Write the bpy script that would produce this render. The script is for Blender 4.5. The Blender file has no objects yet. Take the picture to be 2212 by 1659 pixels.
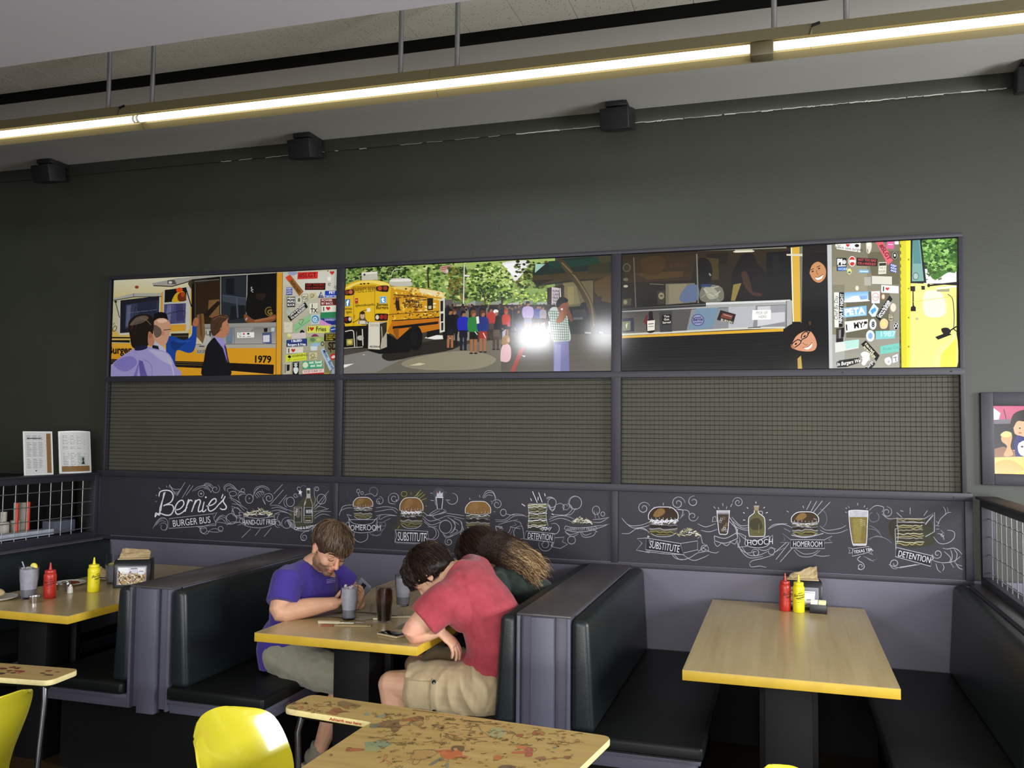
import bpy, bmesh, math, random
from math import sin, cos, pi, radians
from mathutils import Vector, Matrix, noise
from mathutils.geometry import tessellate_polygon
S = bpy.context.scene
COL = S.collection
random.seed(7)

# ---------------- camera ----------------
F_PX, YAW, PITCH, ROLL = 1911.5, -0.2989, 0.0522, 0.0091
CAM = Vector((0.0, -4.974, 1.659))
_f = Vector((sin(YAW)*cos(PITCH), cos(YAW)*cos(PITCH), sin(PITCH)))
_r = Vector((cos(YAW), -sin(YAW), 0)); _u = _r.cross(_f)
_c, _s = cos(ROLL), sin(ROLL)
RX = _c*_r + _s*_u
RY = -_s*_r + _c*_u
cam_data = bpy.data.cameras.new('camera')
cam = bpy.data.objects.new('camera', cam_data); COL.objects.link(cam)
cam.matrix_world = Matrix(((RX.x, RY.x, -_f.x, CAM.x), (RX.y, RY.y, -_f.y, CAM.y), (RX.z, RY.z, -_f.z, CAM.z), (0, 0, 0, 1)))
cam_data.sensor_width = 36.0
cam_data.lens = F_PX/2212*36.0
cam_data.clip_start = 0.05
S.camera = cam

# ---------------- daylight, windows, exposure ----------------
S.view_settings.view_transform = 'Standard'
S.view_settings.look = 'None'
S.view_settings.gamma = 1.0
S.view_settings.exposure = 0.0
W = bpy.data.worlds.new('world'); S.world = W; W.use_nodes = True
wb = W.node_tree.nodes['Background']
wb.inputs[0].default_value = (0.75, 0.86, 1.0, 1); wb.inputs[1].default_value = 0.6

def area(name, loc, rot, sx, sy, power, color):
    l = bpy.data.lights.new(name, 'AREA'); l.shape = 'RECTANGLE'; l.size = sx; l.size_y = sy
    l.energy = power; l.color = color
    o = bpy.data.objects.new(name, l); COL.objects.link(o); o.location = loc; o.rotation_euler = rot
    return o
# daylight entering by the side windows (x = +3.5) and by the shopfront behind the camera (y = -9)
area('daylight_side_window', (3.46, -2.6, 1.9), (0, radians(86), 0), 1.15, 2.2, 275, (0.95, 0.975, 1.0))
area('daylight_shopfront', (1.6, -8.9, 1.75), (radians(90), 0, 0), 3.2, 1.6, 130, (1.0, 0.99, 0.97))
area('daylight_shopfront_left', (-2.3, -8.9, 1.75), (radians(90), 0, 0), 4.2, 1.6, 75, (1.0, 0.99, 0.97))
area('daylight_off_pavement', (0.9, -8.7, 0.95), (radians(142), 0, 0), 4.8, 0.9, 270, (1.0, 0.98, 0.95))
area('daylight_transom', (-3.9, -8.9, 3.2), (radians(90), 0, 0), 0.55, 0.35, 90, (0.95, 0.97, 1.0))
area('daylight_transom_pane', (-2.75, -8.9, 3.2), (radians(90), 0, 0), 0.4, 0.35, 40, (0.95, 0.97, 1.0))

# ---------------- helpers ----------------
def lin(c):
    if isinstance(c, str):
        c = [int(c[i:i+2], 16) for i in (0, 2, 4)]
    return tuple((v/255/12.92 if v/255 <= .04045 else ((v/255+.055)/1.055)**2.4) for v in c)

def unproj(px, py):
    return (RX*((px-1106)/F_PX) + RY*(-(py-829.5)/F_PX) + _f)
def at(px, py, ax, val):
    """where the line of sight through a photo pixel meets the plane ax = val"""
    d = unproj(px, py); i = 'xyz'.index(ax)
    return CAM + d*((val-CAM[i])/d[i])
def AY(px, py, y): return at(px, py, 'y', y)

MATS = {}
def mat(name, color, rough=.5, metal=0, spec=.5, var=0, vscale=8, bump=0, bscale=60, stretch=(1, 1, 1), emit=None, estr=0,
        trans=0, ior=1.45, coat=0, color2=None, attr=False, alpha=1, sheen=0, coat_rough=.1):
    if name in MATS: return MATS[name]
    m = bpy.data.materials.new(name); m.use_nodes = True
    nt = m.node_tree; b = nt.nodes['Principled BSDF']
    c = lin(color)
    b.inputs['Base Color'].default_value = (*c, 1)
    b.inputs['Roughness'].default_value = rough; b.inputs['Metallic'].default_value = metal
    b.inputs['Specular IOR Level'].default_value = spec; b.inputs['IOR'].default_value = ior
    b.inputs['Transmission Weight'].default_value = trans
    b.inputs['Coat Weight'].default_value = coat; b.inputs['Coat Roughness'].default_value = coat_rough
    b.inputs['Alpha'].default_value = alpha
    b.inputs['Sheen Weight'].default_value = sheen
    if emit:
        b.inputs['Emission Color'].default_value = (*lin(emit), 1); b.inputs['Emission Strength'].default_value = estr
    src = None
    if attr:
        a = nt.nodes.new('ShaderNodeAttribute'); a.attribute_name = 'Col'; src = a.outputs['Color']
        nt.links.new(src, b.inputs['Base Color'])
    if var or bump or color2:
        tc = nt.nodes.new('ShaderNodeTexCoord'); mp = nt.nodes.new('ShaderNodeMapping')
        mp.inputs['Scale'].default_value = stretch
        nt.links.new(tc.outputs['Object'], mp.inputs['Vector'])
    if var or color2:
        n = nt.nodes.new('ShaderNodeTexNoise'); n.inputs['Scale'].default_value = vscale; n.inputs['Detail'].default_value = 5
        nt.links.new(mp.outputs[0], n.inputs['Vector'])
        r = nt.nodes.new('ShaderNodeMapRange'); r.inputs['From Min'].default_value = .3; r.inputs['From Max'].default_value = .7
        nt.links.new(n.outputs['Fac'], r.inputs['Value'])
        mx = nt.nodes.new('ShaderNodeMix'); mx.data_type = 'RGBA'
        if attr:
            mx.blend_type = 'MULTIPLY'; mx.inputs['Factor'].default_value = 1
            r.inputs['To Min'].default_value = 1-var; r.inputs['To Max'].default_value = 1+var
            nt.links.new(src, mx.inputs['A']); nt.links.new(r.outputs[0], mx.inputs['B'])
        else:
            c2 = lin(color2) if color2 else tuple(min(1, v*(1+var)) for v in c)
            c1 = c if color2 else tuple(v*(1-var) for v in c)
            mx.inputs['A'].default_value = (*c1, 1); mx.inputs['B'].default_value = (*c2, 1)
            nt.links.new(r.outputs[0], mx.inputs['Factor'])
        nt.links.new(mx.outputs['Result'], b.inputs['Base Color'])
    if bump:
        n2 = nt.nodes.new('ShaderNodeTexNoise'); n2.inputs['Scale'].default_value = bscale; n2.inputs['Detail'].default_value = 3
        nt.links.new(mp.outputs[0], n2.inputs['Vector'])
        bp = nt.nodes.new('ShaderNodeBump'); bp.inputs['Strength'].default_value = min(1, bump); bp.inputs['Distance'].default_value = .002
        nt.links.new(n2.outputs['Fac'], bp.inputs['Height']); nt.links.new(bp.outputs[0], b.inputs['Normal'])
    MATS[name] = m
    return m

class MB:
    """collects shapes that are linked together as ONE mesh object"""
    def __init__(s): s.v = []; s.f = []; s.m = []; s.c = []; s.sm = []; s.mi = 0; s.col = None; s.smooth = False
    def add(s, vs, fs, mi=None, cols=None):
        o = len(s.v); s.v += [tuple(v) for v in vs]
        for i, f in enumerate(fs):
            s.f.append([o+j for j in f]); s.m.append(s.mi if mi is None else mi)
            s.c.append(cols[i] if cols else s.col); s.sm.append(s.smooth)
        return s
    def box(s, x0, x1, y0, y1, z0, z1, M=None, mi=None):
        vs = [Vector((x, y, z)) for x in (x0, x1) for y in (y0, y1) for z in (z0, z1)]
        if M is not None: vs = [M @ v for v in vs]
        return s.add(vs, [(0, 1, 3, 2), (4, 6, 7, 5), (0, 4, 5, 1), (2, 3, 7, 6), (0, 2, 6, 4), (1, 5, 7, 3)], mi)
    def prism(s, poly, z0, z1, M=None, mi=None):
        n = len(poly); vs = [Vector((p[0], p[1], z0)) for p in poly] + [Vector((p[0], p[1], z1)) for p in poly]
        if M is not None: vs = [M @ v for v in vs]
        fs = [(i, (i+1) % n, n+(i+1) % n, n+i) for i in range(n)] + [tuple(range(n-1, -1, -1)), tuple(range(n, 2*n))]
        return s.add(vs, fs, mi)
    def tube(s, pts, r, n=8, caps=True, sq=None, mi=None, up=Vector((0, 0, 1)), closed=False):
        pts = [Vector(p) for p in pts]; rs = r if isinstance(r, (list, tuple)) else [r]*len(pts)
        vs = []; k = len(pts); prev = None
        for i, p in enumerate(pts):
            if closed: t = (pts[(i+1) % k]-pts[i-1])
            else: t = (pts[min(i+1, k-1)]-pts[max(i-1, 0)])
            t = t.normalized() if t.length > 1e-9 else Vector((0, 0, 1))
            if prev is None:
                a = up.cross(t)
                if a.length < 1e-3: a = Vector((1, 0, 0)).cross(t)
                a.normalize()
            else:
                a = prev-t*prev.dot(t); a = a.normalized() if a.length > 1e-6 else up.cross(t).normalized()
            prev = a; b = t.cross(a)
            q = sq[i] if sq else (1, 1)
            for j in range(n):
                th = 2*pi*j/n; vs.append(p+a*(cos(th)*rs[i]*q[0])+b*(sin(th)*rs[i]*q[1]))
        fs = [(i*n+j, i*n+(j+1) % n, (i+1)*n+(j+1) % n, (i+1)*n+j) for i in range(k-1) for j in range(n)]
        if closed: fs += [((k-1)*n+j, (k-1)*n+(j+1) % n, (j+1) % n, j) for j in range(n)]
        elif caps: fs += [tuple(range(n-1, -1, -1)), tuple(range((k-1)*n, k*n))]
        return s.add(vs, fs, mi)
    def lathe(s, prof, c=(0, 0, 0), n=24, M=None, mi=None):
        vs = []; c = Vector(c)
        for r, z in prof:
            for j in range(n):
                v = Vector((cos(2*pi*j/n)*r, sin(2*pi*j/n)*r, z)); vs.append((M @ v if M is not None else v)+c)
        k = len(prof); fs = [(i*n+j, i*n+(j+1) % n, (i+1)*n+(j+1) % n, (i+1)*n+j) for i in range(k-1) for j in range(n)]
        if prof[0][0] > 1e-6: fs.append(tuple(range(n-1, -1, -1)))
        if prof[-1][0] > 1e-6: fs.append(tuple(range((k-1)*n, k*n)))
        return s.add(vs, fs, mi)
    def ball(s, c, r, M=None, nu=16, nv=10, mi=None):
        c = Vector(c); r = Vector(r) if not isinstance(r, (int, float)) else Vector((r, r, r)); vs = []
        for i in range(nv+1):
            ph = pi*i/nv
            for j in range(nu):
                th = 2*pi*j/nu; v = Vector((r.x*sin(ph)*cos(th), r.y*sin(ph)*sin(th), -r.z*cos(ph)))
                vs.append((M @ v if M is not None else v)+c)
        return s.add(vs, [(i*nu+j, i*nu+(j+1) % nu, (i+1)*nu+(j+1) % nu, (i+1)*nu+j) for i in range(nv) for j in range(nu)], mi)
    def limb(s, pts, rs, sq=None, n=14, flat0=False, flat1=False, up=Vector((0, 0, 1)), sub=4):
        """a swept body segment with rounded ends and smooth taper"""
        P = [Vector(p) for p in pts]; Q = []; Rr = []; SQ = []
        k = len(P); sq = sq or [(1, 1)]*k
        for i in range(k-1):
            p0, p1, p2, p3 = P[max(i-1, 0)], P[i], P[i+1], P[min(i+2, k-1)]
            for j in range(sub):
                t = j/sub
                Q.append(.5*((2*p1)+(p2-p0)*t+(2*p0-5*p1+4*p2-p3)*t*t+(3*p1-p0-3*p2+p3)*t**3))
                u = t*t*(3-2*t)
                Rr.append(rs[i]*(1-u)+rs[i+1]*u); SQ.append(tuple(sq[i][q]*(1-u)+sq[i+1][q]*u for q in (0, 1)))
        Q.append(P[-1]); Rr.append(rs[-1]); SQ.append(sq[-1])
        def cap(e, nxt, r, q):
            d = (e-nxt).normalized(); rr = r*min(q)
            return [(e+d*rr*sin(a), r*max(cos(a), .02)) for a in (radians(30), radians(55), radians(75), radians(88))]
        if not flat0:
            c = cap(Q[0], Q[1], Rr[0], SQ[0])[::-1]; Q = [a for a, b in c]+Q; Rr = [b for a, b in c]+Rr; SQ = [SQ[0]]*4+SQ
        if not flat1:
            c = cap(Q[-1], Q[-2], Rr[-1], SQ[-1]); Q += [a for a, b in c]; Rr += [b for a, b in c]; SQ += [SQ[-1]]*4
        return s.tube(Q, Rr, n=n, sq=SQ, up=up)
    def build(s, name, mats, parent=None, bevel=0, seg=2, smooth=None, remesh=0, iters=0, tag=None, colorize=None, displace=None):
        me = bpy.data.meshes.new(name); me.from_pydata(s.v, [], s.f)
        if not isinstance(mats, (list, tuple)): mats = [mats]
        if remesh:
            o = bpy.data.objects.new(name, me); COL.objects.link(o)
            bm = bmesh.new(); bm.from_mesh(me); bmesh.ops.recalc_face_normals(bm, faces=bm.faces); bm.to_mesh(me); bm.free()
            md = o.modifiers.new('r', 'REMESH'); md.mode = 'VOXEL'; md.voxel_size = remesh
            if iters:
                ms = o.modifiers.new('s', 'SMOOTH'); ms.factor = .5; ms.iterations = iters
            dg = bpy.context.evaluated_depsgraph_get(); me2 = bpy.data.meshes.new_from_object(o.evaluated_get(dg))
            bpy.data.objects.remove(o); me = me2; me.name = name; smooth = True
            if displace:
                me.update()
                co = [(v.co.copy(), v.normal.copy()) for v in me.vertices]
                for v, (p, nn) in zip(me.vertices, co): v.co = p+nn*displace(p, nn)
                me.update()
            if colorize:
                at_ = me.color_attributes.new('Col', 'FLOAT_COLOR', 'POINT')
                for i, v in enumerate(me.vertices): at_.data[i].color = (*colorize(v.co), 1)
            me.materials.clear()
        else:
            for p, mi, sm in zip(me.polygons, s.m, s.sm): p.material_index = mi; p.use_smooth = sm
            if any(c is not None for c in s.c):
                at_ = me.color_attributes.new('Col', 'FLOAT_COLOR', 'CORNER'); buf = []
                for p, c in zip(me.polygons, s.c):
                    c = c or (1, 1, 1)
                    if len(c) == 3 and not isinstance(c[0], (tuple, list)): buf += (*c, 1.0)*len(p.vertices)
                    else:
                        for q in c: buf += (*q, 1.0)
                at_.data.foreach_set('color', buf)
            if not any(c is not None for c in s.c) or bevel:
                bm = bmesh.new(); bm.from_mesh(me); bmesh.ops.recalc_face_normals(bm, faces=bm.faces)
                if bevel:
                    es = [e for e in bm.edges if len(e.link_faces) == 2 and e.calc_face_angle(0) > .5]
                    bmesh.ops.bevel(bm, geom=es, offset=bevel, segments=seg, profile=.5, affect='EDGES', clamp_overlap=True)
                    if smooth is None: smooth = True
                bm.to_mesh(me); bm.free()
        for m in mats: me.materials.append(m)
        if smooth:
            me.polygons.foreach_set('use_smooth', [True]*len(me.polygons))
            if not remesh:
                try: me.set_sharp_from_angle(angle=radians(42))
                except Exception: pass
        o = bpy.data.objects.new(name, me); COL.objects.link(o)
        if parent is not None:
            o.parent = parent
            o.matrix_parent_inverse = LOC.get(parent.name, Matrix.Identity(4)).inverted()
        if tag: settag(o, *tag)
        return o
LOC = {}
def settag(o, label, cat, group=None, kind=None):
    if label: o['label'] = label
    if cat: o['category'] = cat
    if group: o['group'] = group
    if kind: o['kind'] = kind
    return o
def thing(name, label, cat, loc=(0, 0, 0), group=None):
    o = bpy.data.objects.new(name, None); COL.objects.link(o); o.location = loc; o.empty_display_size = .1
    LOC[o.name] = Matrix.Translation(Vector(loc))
    return settag(o, label, cat, group)
def structure(name, mb, mats, **k):
    o = mb.build(name, mats, **k); o['kind'] = 'structure'; return o
def copy_tree(o, parent=None):
    c = o.copy(); COL.objects.link(c)
    if parent is not None: c.parent = parent
    for ch in list(o.children): copy_tree(ch, c)
    return c
def clone(o, delta=(0, 0, 0), label=None, rotz=0, loc=None):
    c = copy_tree(o)
    c.location = Vector(loc) if loc is not None else o.location+Vector(delta)
    if rotz: c.rotation_euler.z += rotz
    if label: c['label'] = label
    return c
# ---------------- materials of the room ----------------
M_wall = mat('green_grey_paint', (45, 48, 39), rough=.42, spec=.6, var=.06, vscale=3, bump=.15, bscale=90)
M_dado = mat('lavender_grey_paint', (98, 96, 110), rough=.5, var=.05, vscale=4, bump=.1)
M_frame = mat('dark_lavender_steel', (42, 41, 50), rough=.5, bump=.1, bscale=120)
M_post = mat('lavender_steel', (82, 82, 97), rough=.45, bump=.1, bscale=100)
M_soffit = mat('grey_white_paint', (176, 174, 168), rough=.75, var=.03, vscale=2)
M_beam = mat('white_paint', (186, 182, 188), rough=.8, var=.02, vscale=2)
M_black = mat('matt_black', (10, 10, 10), rough=.7, spec=.2)
M_floor = mat('dark_wood_floor', (58, 44, 24), rough=.4, var=.3, vscale=6, stretch=(1, 8, 1))
M_plain = mat('room_paint', (90, 92, 90), rough=.8)
M_steel = mat('brushed_steel', (150, 150, 155), rough=.35, metal=.8)
M_dkchrome = mat('dull_chrome', (95, 95, 100), rough=.3, metal=1)
M_chrome = mat('chrome', (200, 200, 205), rough=.15, metal=1)

# acoustic tile: pin holes and seams in the material
def tile_material():
    m = bpy.data.materials.new('acoustic_tile'); m.use_nodes = True; nt = m.node_tree; b = nt.nodes['Principled BSDF']
    b.inputs['Roughness'].default_value = .9
    tc = nt.nodes.new('ShaderNodeTexCoord')
    v = nt.nodes.new('ShaderNodeTexVoronoi'); v.inputs['Scale'].default_value = 62
    nt.links.new(tc.outputs['Object'], v.inputs['Vector'])
    r = nt.nodes.new('ShaderNodeMapRange'); r.inputs['From Min'].default_value = .13; r.inputs['From Max'].default_value = .2
    nt.links.new(v.outputs['Distance'], r.inputs['Value'])
    mx = nt.nodes.new('ShaderNodeMix'); mx.data_type = 'RGBA'
    mx.inputs['A'].default_value = (*lin((110, 108, 98)), 1); mx.inputs['B'].default_value = (*lin((222, 218, 204)), 1)
    nt.links.new(r.outputs[0], mx.inputs['Factor']); nt.links.new(mx.outputs['Result'], b.inputs['Base Color'])
    return m
M_tile = tile_material()

# ---------------- room shell ----------------
XL, XR, YB, ZC = -7.0, 3.5, -9.0, 3.66
b = MB(); b.box(XL, XR, .05, .2, 0, 3.9); structure('wall_back', b, M_wall)
b = MB(); b.box(-4.37, XR-.001, -.0, .05, 0, .925); structure('trim_1', b, M_dado)          # dado under the boards
b = MB(); b.box(-4.37, XR-.001, -.012, 0, 0, .33); structure('baseboard_back', b, M_black)
b = MB(); b.box(XL, XR, YB, .05, -.1, 0); structure('floor', b, M_floor)
b = MB(); b.box(XL-.15, XL, YB, .2, 0, 3.9); structure('wall_left', b, M_plain)
# right wall with a window opening
b = MB()
for (y0, y1, z0, z1) in ((YB, .2, 0, 1.2), (YB, .2, 2.6, 3.9), (YB, -3.85, 1.2, 2.6), (-1.35, .2, 1.2, 2.6)):
    b.box(XR, XR+.15, y0, y1, z0, z1)
structure('wall_right', b, M_plain)
b = MB()
for (x0, x1, z0, z1) in ((XL, XR, 0, .9), (XL, XR, 2.6, 3.0), (XL, XR, 3.4, 3.9), (XL, -4.45, .9, 2.6), (3.35, XR, .9, 2.6),
                         (XL, -4.2, 3, 3.4), (-3.6, -2.98, 3, 3.4), (-2.5, XR, 3, 3.4)):
    b.box(x0, x1, YB-.15, YB, z0, z1)
structure('wall_front', b, M_plain)
b = MB()
for y in (-3.85, -2.6, -1.4): b.box(XR+.05, XR+.1, y, y+.05, 1.2, 2.6)
for z in (1.2, 2.55): b.box(XR+.05, XR+.1, -3.85, -1.35, z, z+.05)
structure('window_1', b, M_black)
b = MB()
for x in (-4.45, -2.9, -1.35, .2, 1.75, 3.3): b.box(x, x+.05, YB-.1, YB-.05, .9, 2.6)
for z in (.9, 2.55): b.box(-4.45, 3.35, YB-.1, YB-.05, z, z+.05)
structure('window_2', b, M_black)

# ceiling: grey soffit along the wall, dark reveal, acoustic tiles, white beam nearer
b = MB(); b.box(XL, XR, -1.03, .05, 3.52, 3.9); structure('ceiling', b, M_soffit)
b = MB(); b.box(XL, XR, -1.052, -1.031, 3.517, 3.9); structure('trim_2', b, M_black)
tl = MB()
x = XL; k = 0
while x < XR:
    tl.box(x+.0016, x+.2634, -2.3, -1.053, 3.57, 3.5725); x += .265
structure('ceiling_tiles', tl, M_tile)
b = MB(); b.box(XL, XR, -2.3, -1.053, 3.573, 3.9); structure('ceiling_backing', b, mat('seam_white', (215, 213, 205), rough=.8))
b = MB(); b.box(XL, XR, -3.1, -2.245, 3.1, 3.9); structure('beam', b, M_beam)
b = MB(); b.box(XL, XR, YB, -3.1, 3.6, 3.9); structure('ceiling_rear', b, M_beam)
# narrow ledge with the cracked joint under the soffit
b = MB(); b.box(XL, XR, .035, .05, 3.44, 3.52); structure('trim_3', b, M_wall, bevel=.002)
ck = MB()
x = -3.6; rs = random.Random(3)
while x < 1.6:
    ln = rs.uniform(.02, .12); h = rs.uniform(.0008, .0028) * (1.6 if x > -1.6 else .7)
    if rs.random() < (.55 if x < -1.6 else .95):
        pts = [(x+ln*i/4, .0345, 3.4385+rs.uniform(-.0022, .0022)) for i in range(5)]
        ck.tube(pts, h, n=4)
    x += ln*rs.uniform(.75, 1.15)
crk = ck.build('trim_4', mat('chipped_plaster', (190, 188, 178), rough=.8)); crk['kind'] = 'structure'

# ---------------- hanging fluorescent trough ----------------
LY, LZ = -1.41, 3.19
M_trough = mat('bronze_anodised_trough', (86, 79, 56), rough=.55, metal=.2)
M_lens = mat('lamp_tube', (255, 250, 225), rough=.4, emit=(255, 244, 205), estr=11)
joints = [XL, -6.22, -4.64, -3.055, -1.475, .109, 1.69, 3.27, XR]
fx = thing('light_fixture', 'long hanging fluorescent light trough with glowing tubes below the soffit', 'light fixture', (-1.0, LY, LZ))
for i in range(len(joints)-1):
    x0, x1 = joints[i]+.0008, joints[i+1]-.0008
    b = MB()
    prof = [(-.045, .045), (.045, .045), (.045, -.02), (.06, -.042), (.057, -.045), (.038, -.02), (.038, .03), (-.03, .03), (-.03, .018), (-.045, .0)]
    vs = [(x, LY+p, LZ+q) for x in (x0, x1) for p, q in prof]; n = len(prof)
    b.add(vs, [(j, (j+1) % n, n+(j+1) % n, n+j) for j in range(n)]+[tuple(range(n)), tuple(range(2*n-1, n-1, -1))])
    h = b.build('housing', M_trough, fx)
for x0, x1 in ((-6.9, -5.1), (-5.0, -3.32), (-3.24, -1.56), (-1.5, -.115), (-.04, 1.5), (1.6, 3.1)):
    pass
for x0, x1 in ((-6.9, -3.06), (-3.05, -.115), (-.04, 3.04), (3.08, 3.45)):
    b = MB(); b.tube([(x0, LY+.004, LZ-.008), (x1, LY+.004, LZ-.008)], .0165, n=14); b.smooth = True
    b.build('lamp_tube', M_lens, fx, smooth=True)
    for xx in (x0-.012, x1+.012):
        e = MB(); e.tube([(xx-.012, LY+.004, LZ-.008), (xx+.012, LY+.004, LZ-.008)], .018, n=14)
        e.build('lamp_cap', mat('cap_white', (210, 208, 205), rough=.5), fx, smooth=True)
b = MB(); b.box(-.122, -.03, LY-.02, LY+.05, LZ-.047, LZ+.012); b.build('tube_holder', M_trough, fx, bevel=.008)
for x in (-3.229, -2.966, -1.634, -1.364, -.029, .238, 1.57, 1.84, -4.83, -4.56):
    b = MB(); b.tube([(x, LY, LZ+.04), (x, LY, 3.57)], .011, n=12); b.build('hanger_rod', M_steel, fx, smooth=True)
for x in (-3.12, .11):
    b = MB(); b.tube([(x, LY-.046, LZ+.035), (x+.03, LY-.046, LZ+.044)], .006, n=8); b.tube([(x, LY-.046, LZ+.035), (x-.01, LY-.046, LZ-.0)], .0012, n=5)
    b.build('pull_switch', M_black, fx)

# ---------------- speakers under the soffit ----------------
M_spk = mat('black_speaker_plastic', (24, 22, 24), rough=.55)
M_grille = mat('speaker_grille', (14, 13, 15), rough=.8, bump=.6, bscale=400)
def speaker(x, label):
    t = thing('speaker', label, 'speaker', (x, .03, 3.44), 'wall speakers under the soffit')
    Mx = Matrix.Translation((x, -.09, 3.425)) @ Matrix.Rotation(radians(14), 4, 'X') @ Matrix.Rotation(radians(-6), 4, 'Z')
    b = MB(); b.box(-.085, .085, -.07, .07, -.06, .06, M=Mx); b.build('cabinet', M_spk, t, bevel=.008)
    b = MB(); b.box(-.078, .078, -.0735, -.0705, -.053, .053, M=Mx); b.build('grille', M_grille, t, bevel=.001)
    b = MB(); b.box(x-.035, x+.035, -.04, .034, 3.43, 3.515); b.box(x-.06, x+.06, -.14, .03, 3.486, 3.515); b.build('bracket', M_spk, t, bevel=.003)
for x, l in ((-4.915, 'small black speaker on the wall top, leftmost of four, above the two menu cards'), (-2.89, 'small black speaker above the gap between the left and middle photographs'),
             (-.893, 'small black speaker above the gap between the middle and right photographs'), (1.20, 'small black speaker cut off by the right edge of the picture')):
    speaker(x, l)

# ---------------- the framed wall of photographs, wire mesh and boards ----------------
Z0, Z1, Z2, Z3, Z4 = .905, 1.32, 1.357, 1.96, 2.69
XD = ((-4.437, -2.70), (-2.643, -.942), (-.887, .857))
fr = thing('steel_grid_frame', 'dark lavender steel grid frame holding photographs, mesh and chalkboards', 'frame', (-1.79, .05, .9))
b = MB()
def fbar(x0, x1, z0, z1, y0=0., y1=.05): b.box(x0, x1, y0, y1, z0, z1)
fbar(-4.458, .88, 2.673, 2.695); fbar(-4.458, .88, 1.962, 1.999)
for x0, x1 in ((-4.458, -4.437), (-2.70, -2.643), (-.942, -.887), (.858, .88)): fbar(x0, x1, 1.36, 2.673, .0005)
b.build('upper_frame', M_frame, fr, bevel=.0025)
b = MB(); fbar(-4.5, .905, 1.322, 1.362, -.003); fbar(-4.5, .905, .897, .922, -.003)
for x0, x1 in ((-4.5, -4.47), (-2.70, -2.66), (-.94, -.90), (.868, .905)): fbar(x0, x1, .922, 1.322, -.002)
b.build('lower_frame', M_frame, fr, bevel=.0025)
for x in (-4.2, -3.3, -2.8, -2.35, -1.5, -1.05, -.5, .3, .82):
    for z in (1.34, 1.98): b = MB(); b.tube([(x, -.001, z), (x, -.0055, z)], .004, n=8); b.build('bolt', M_frame, fr)
# backing behind mesh and the mesh itself
M_back = mat('mesh_backing_tan', (74, 72, 60), rough=.6, var=.05, vscale=5)
M_wire = mat('dark_wire', (40, 42, 38), rough=.45, metal=.3)
for i, ((x0, x1), lab) in enumerate(zip(XD, ('square wire mesh panel below the left photograph of men at a bus', 'square wire mesh panel below the middle photograph of a crowd by a yellow bus', 'square wire mesh panel below the right photograph of a serving hatch'))):
    t = thing('wire_mesh_panel', lab, 'mesh panel', ((x0+x1)/2, .04, 1.36), 'wire mesh panels in the wall frame')
    b = MB(); b.box(x0-.01, x1+.01, .042, .0495, 1.35, 1.97); b.build('backing_board', M_back, t)
    b = MB(); n = int((x1-x0)/.0254)
    for j in range(n):
        x = x0+.012+j*.0254; b.tube([(x, .0085, 1.36), (x, .0085, 1.962)], .00115, n=4)
    for j in range(24):
        z = 1.366+j*.0254; b.tube([(x0, .0065, z), (x1, .0065, z)], .0014, n=4)
    b.build('wire_grid', M_wire, t)

# ---------------- side rails with 4 inch wire mesh ----------------
def rail(name, label, x, sgn, ylen, wiremat):
    t = thing(name, label, 'railing', (x, -.02, .9))
    b = MB()
    b.box(x-.03, x+.03, -.045, -.004, .9, 1.335); b.box(x-.03, x+.03, -ylen, -.045, 1.297, 1.335); b.box(x-.03, x+.03, -ylen, -.045, .9, .952)
    b.build('rail_frame', M_frame, t, bevel=.003)
    b = MB(); b.box(x-.05, x+.05, -ylen-.01, -.003, 1.336, 1.348); b.build('cap_rail', M_frame, t, bevel=.003)
    b = MB(); y = -.12
    while y > -ylen:
        b.tube([(x, y, .93), (x, y, 1.31)], .0028, n=6); y -= .0905 if sgn < 0 else .0975
    z = 1.24
    while z > .95:
        b.tube([(x+.004, -.04, z), (x+.004, -ylen, z)], .0028, n=6); z -= .088
    b.build('wire_grid', wiremat, t, smooth=True)
    return t
M_wireg = mat('galvanised_wire', (150, 150, 155), rough=.3, metal=.7)
rail('side_railing', 'dark steel railing with wide wire grid beside the left booth, under two menu cards', -4.5, -1, 1.6, M_wireg)
rail('side_railing', 'dark steel railing with bright wire grid above the right-hand booth back', .965, 1, 1.75, M_wireg)
# ---------------- flat artwork (prints, chalk) traced at its own place on the wall ----------------
FONT_CACHE = {}
def glyphs(txt, bold=0.0, shear=0.0):
    key = (txt, bold, shear)
    if key in FONT_CACHE: return FONT_CACHE[key]
    cu = bpy.data.curves.new('t', 'FONT'); cu.body = txt; cu.offset = bold; cu.shear = shear; cu.resolution_u = 3
    o = bpy.data.objects.new('t', cu); COL.objects.link(o)
    me = bpy.data.meshes.new_from_object(o.evaluated_get(bpy.context.evaluated_depsgraph_get()))
    vs = [(v.co.x, v.co.y) for v in me.vertices]; fs = [tuple(p.vertices) for p in me.polygons]
    bpy.data.objects.remove(o); bpy.data.curves.remove(cu); bpy.data.meshes.remove(me)
    FONT_CACHE[key] = (vs, fs); return vs, fs

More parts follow.
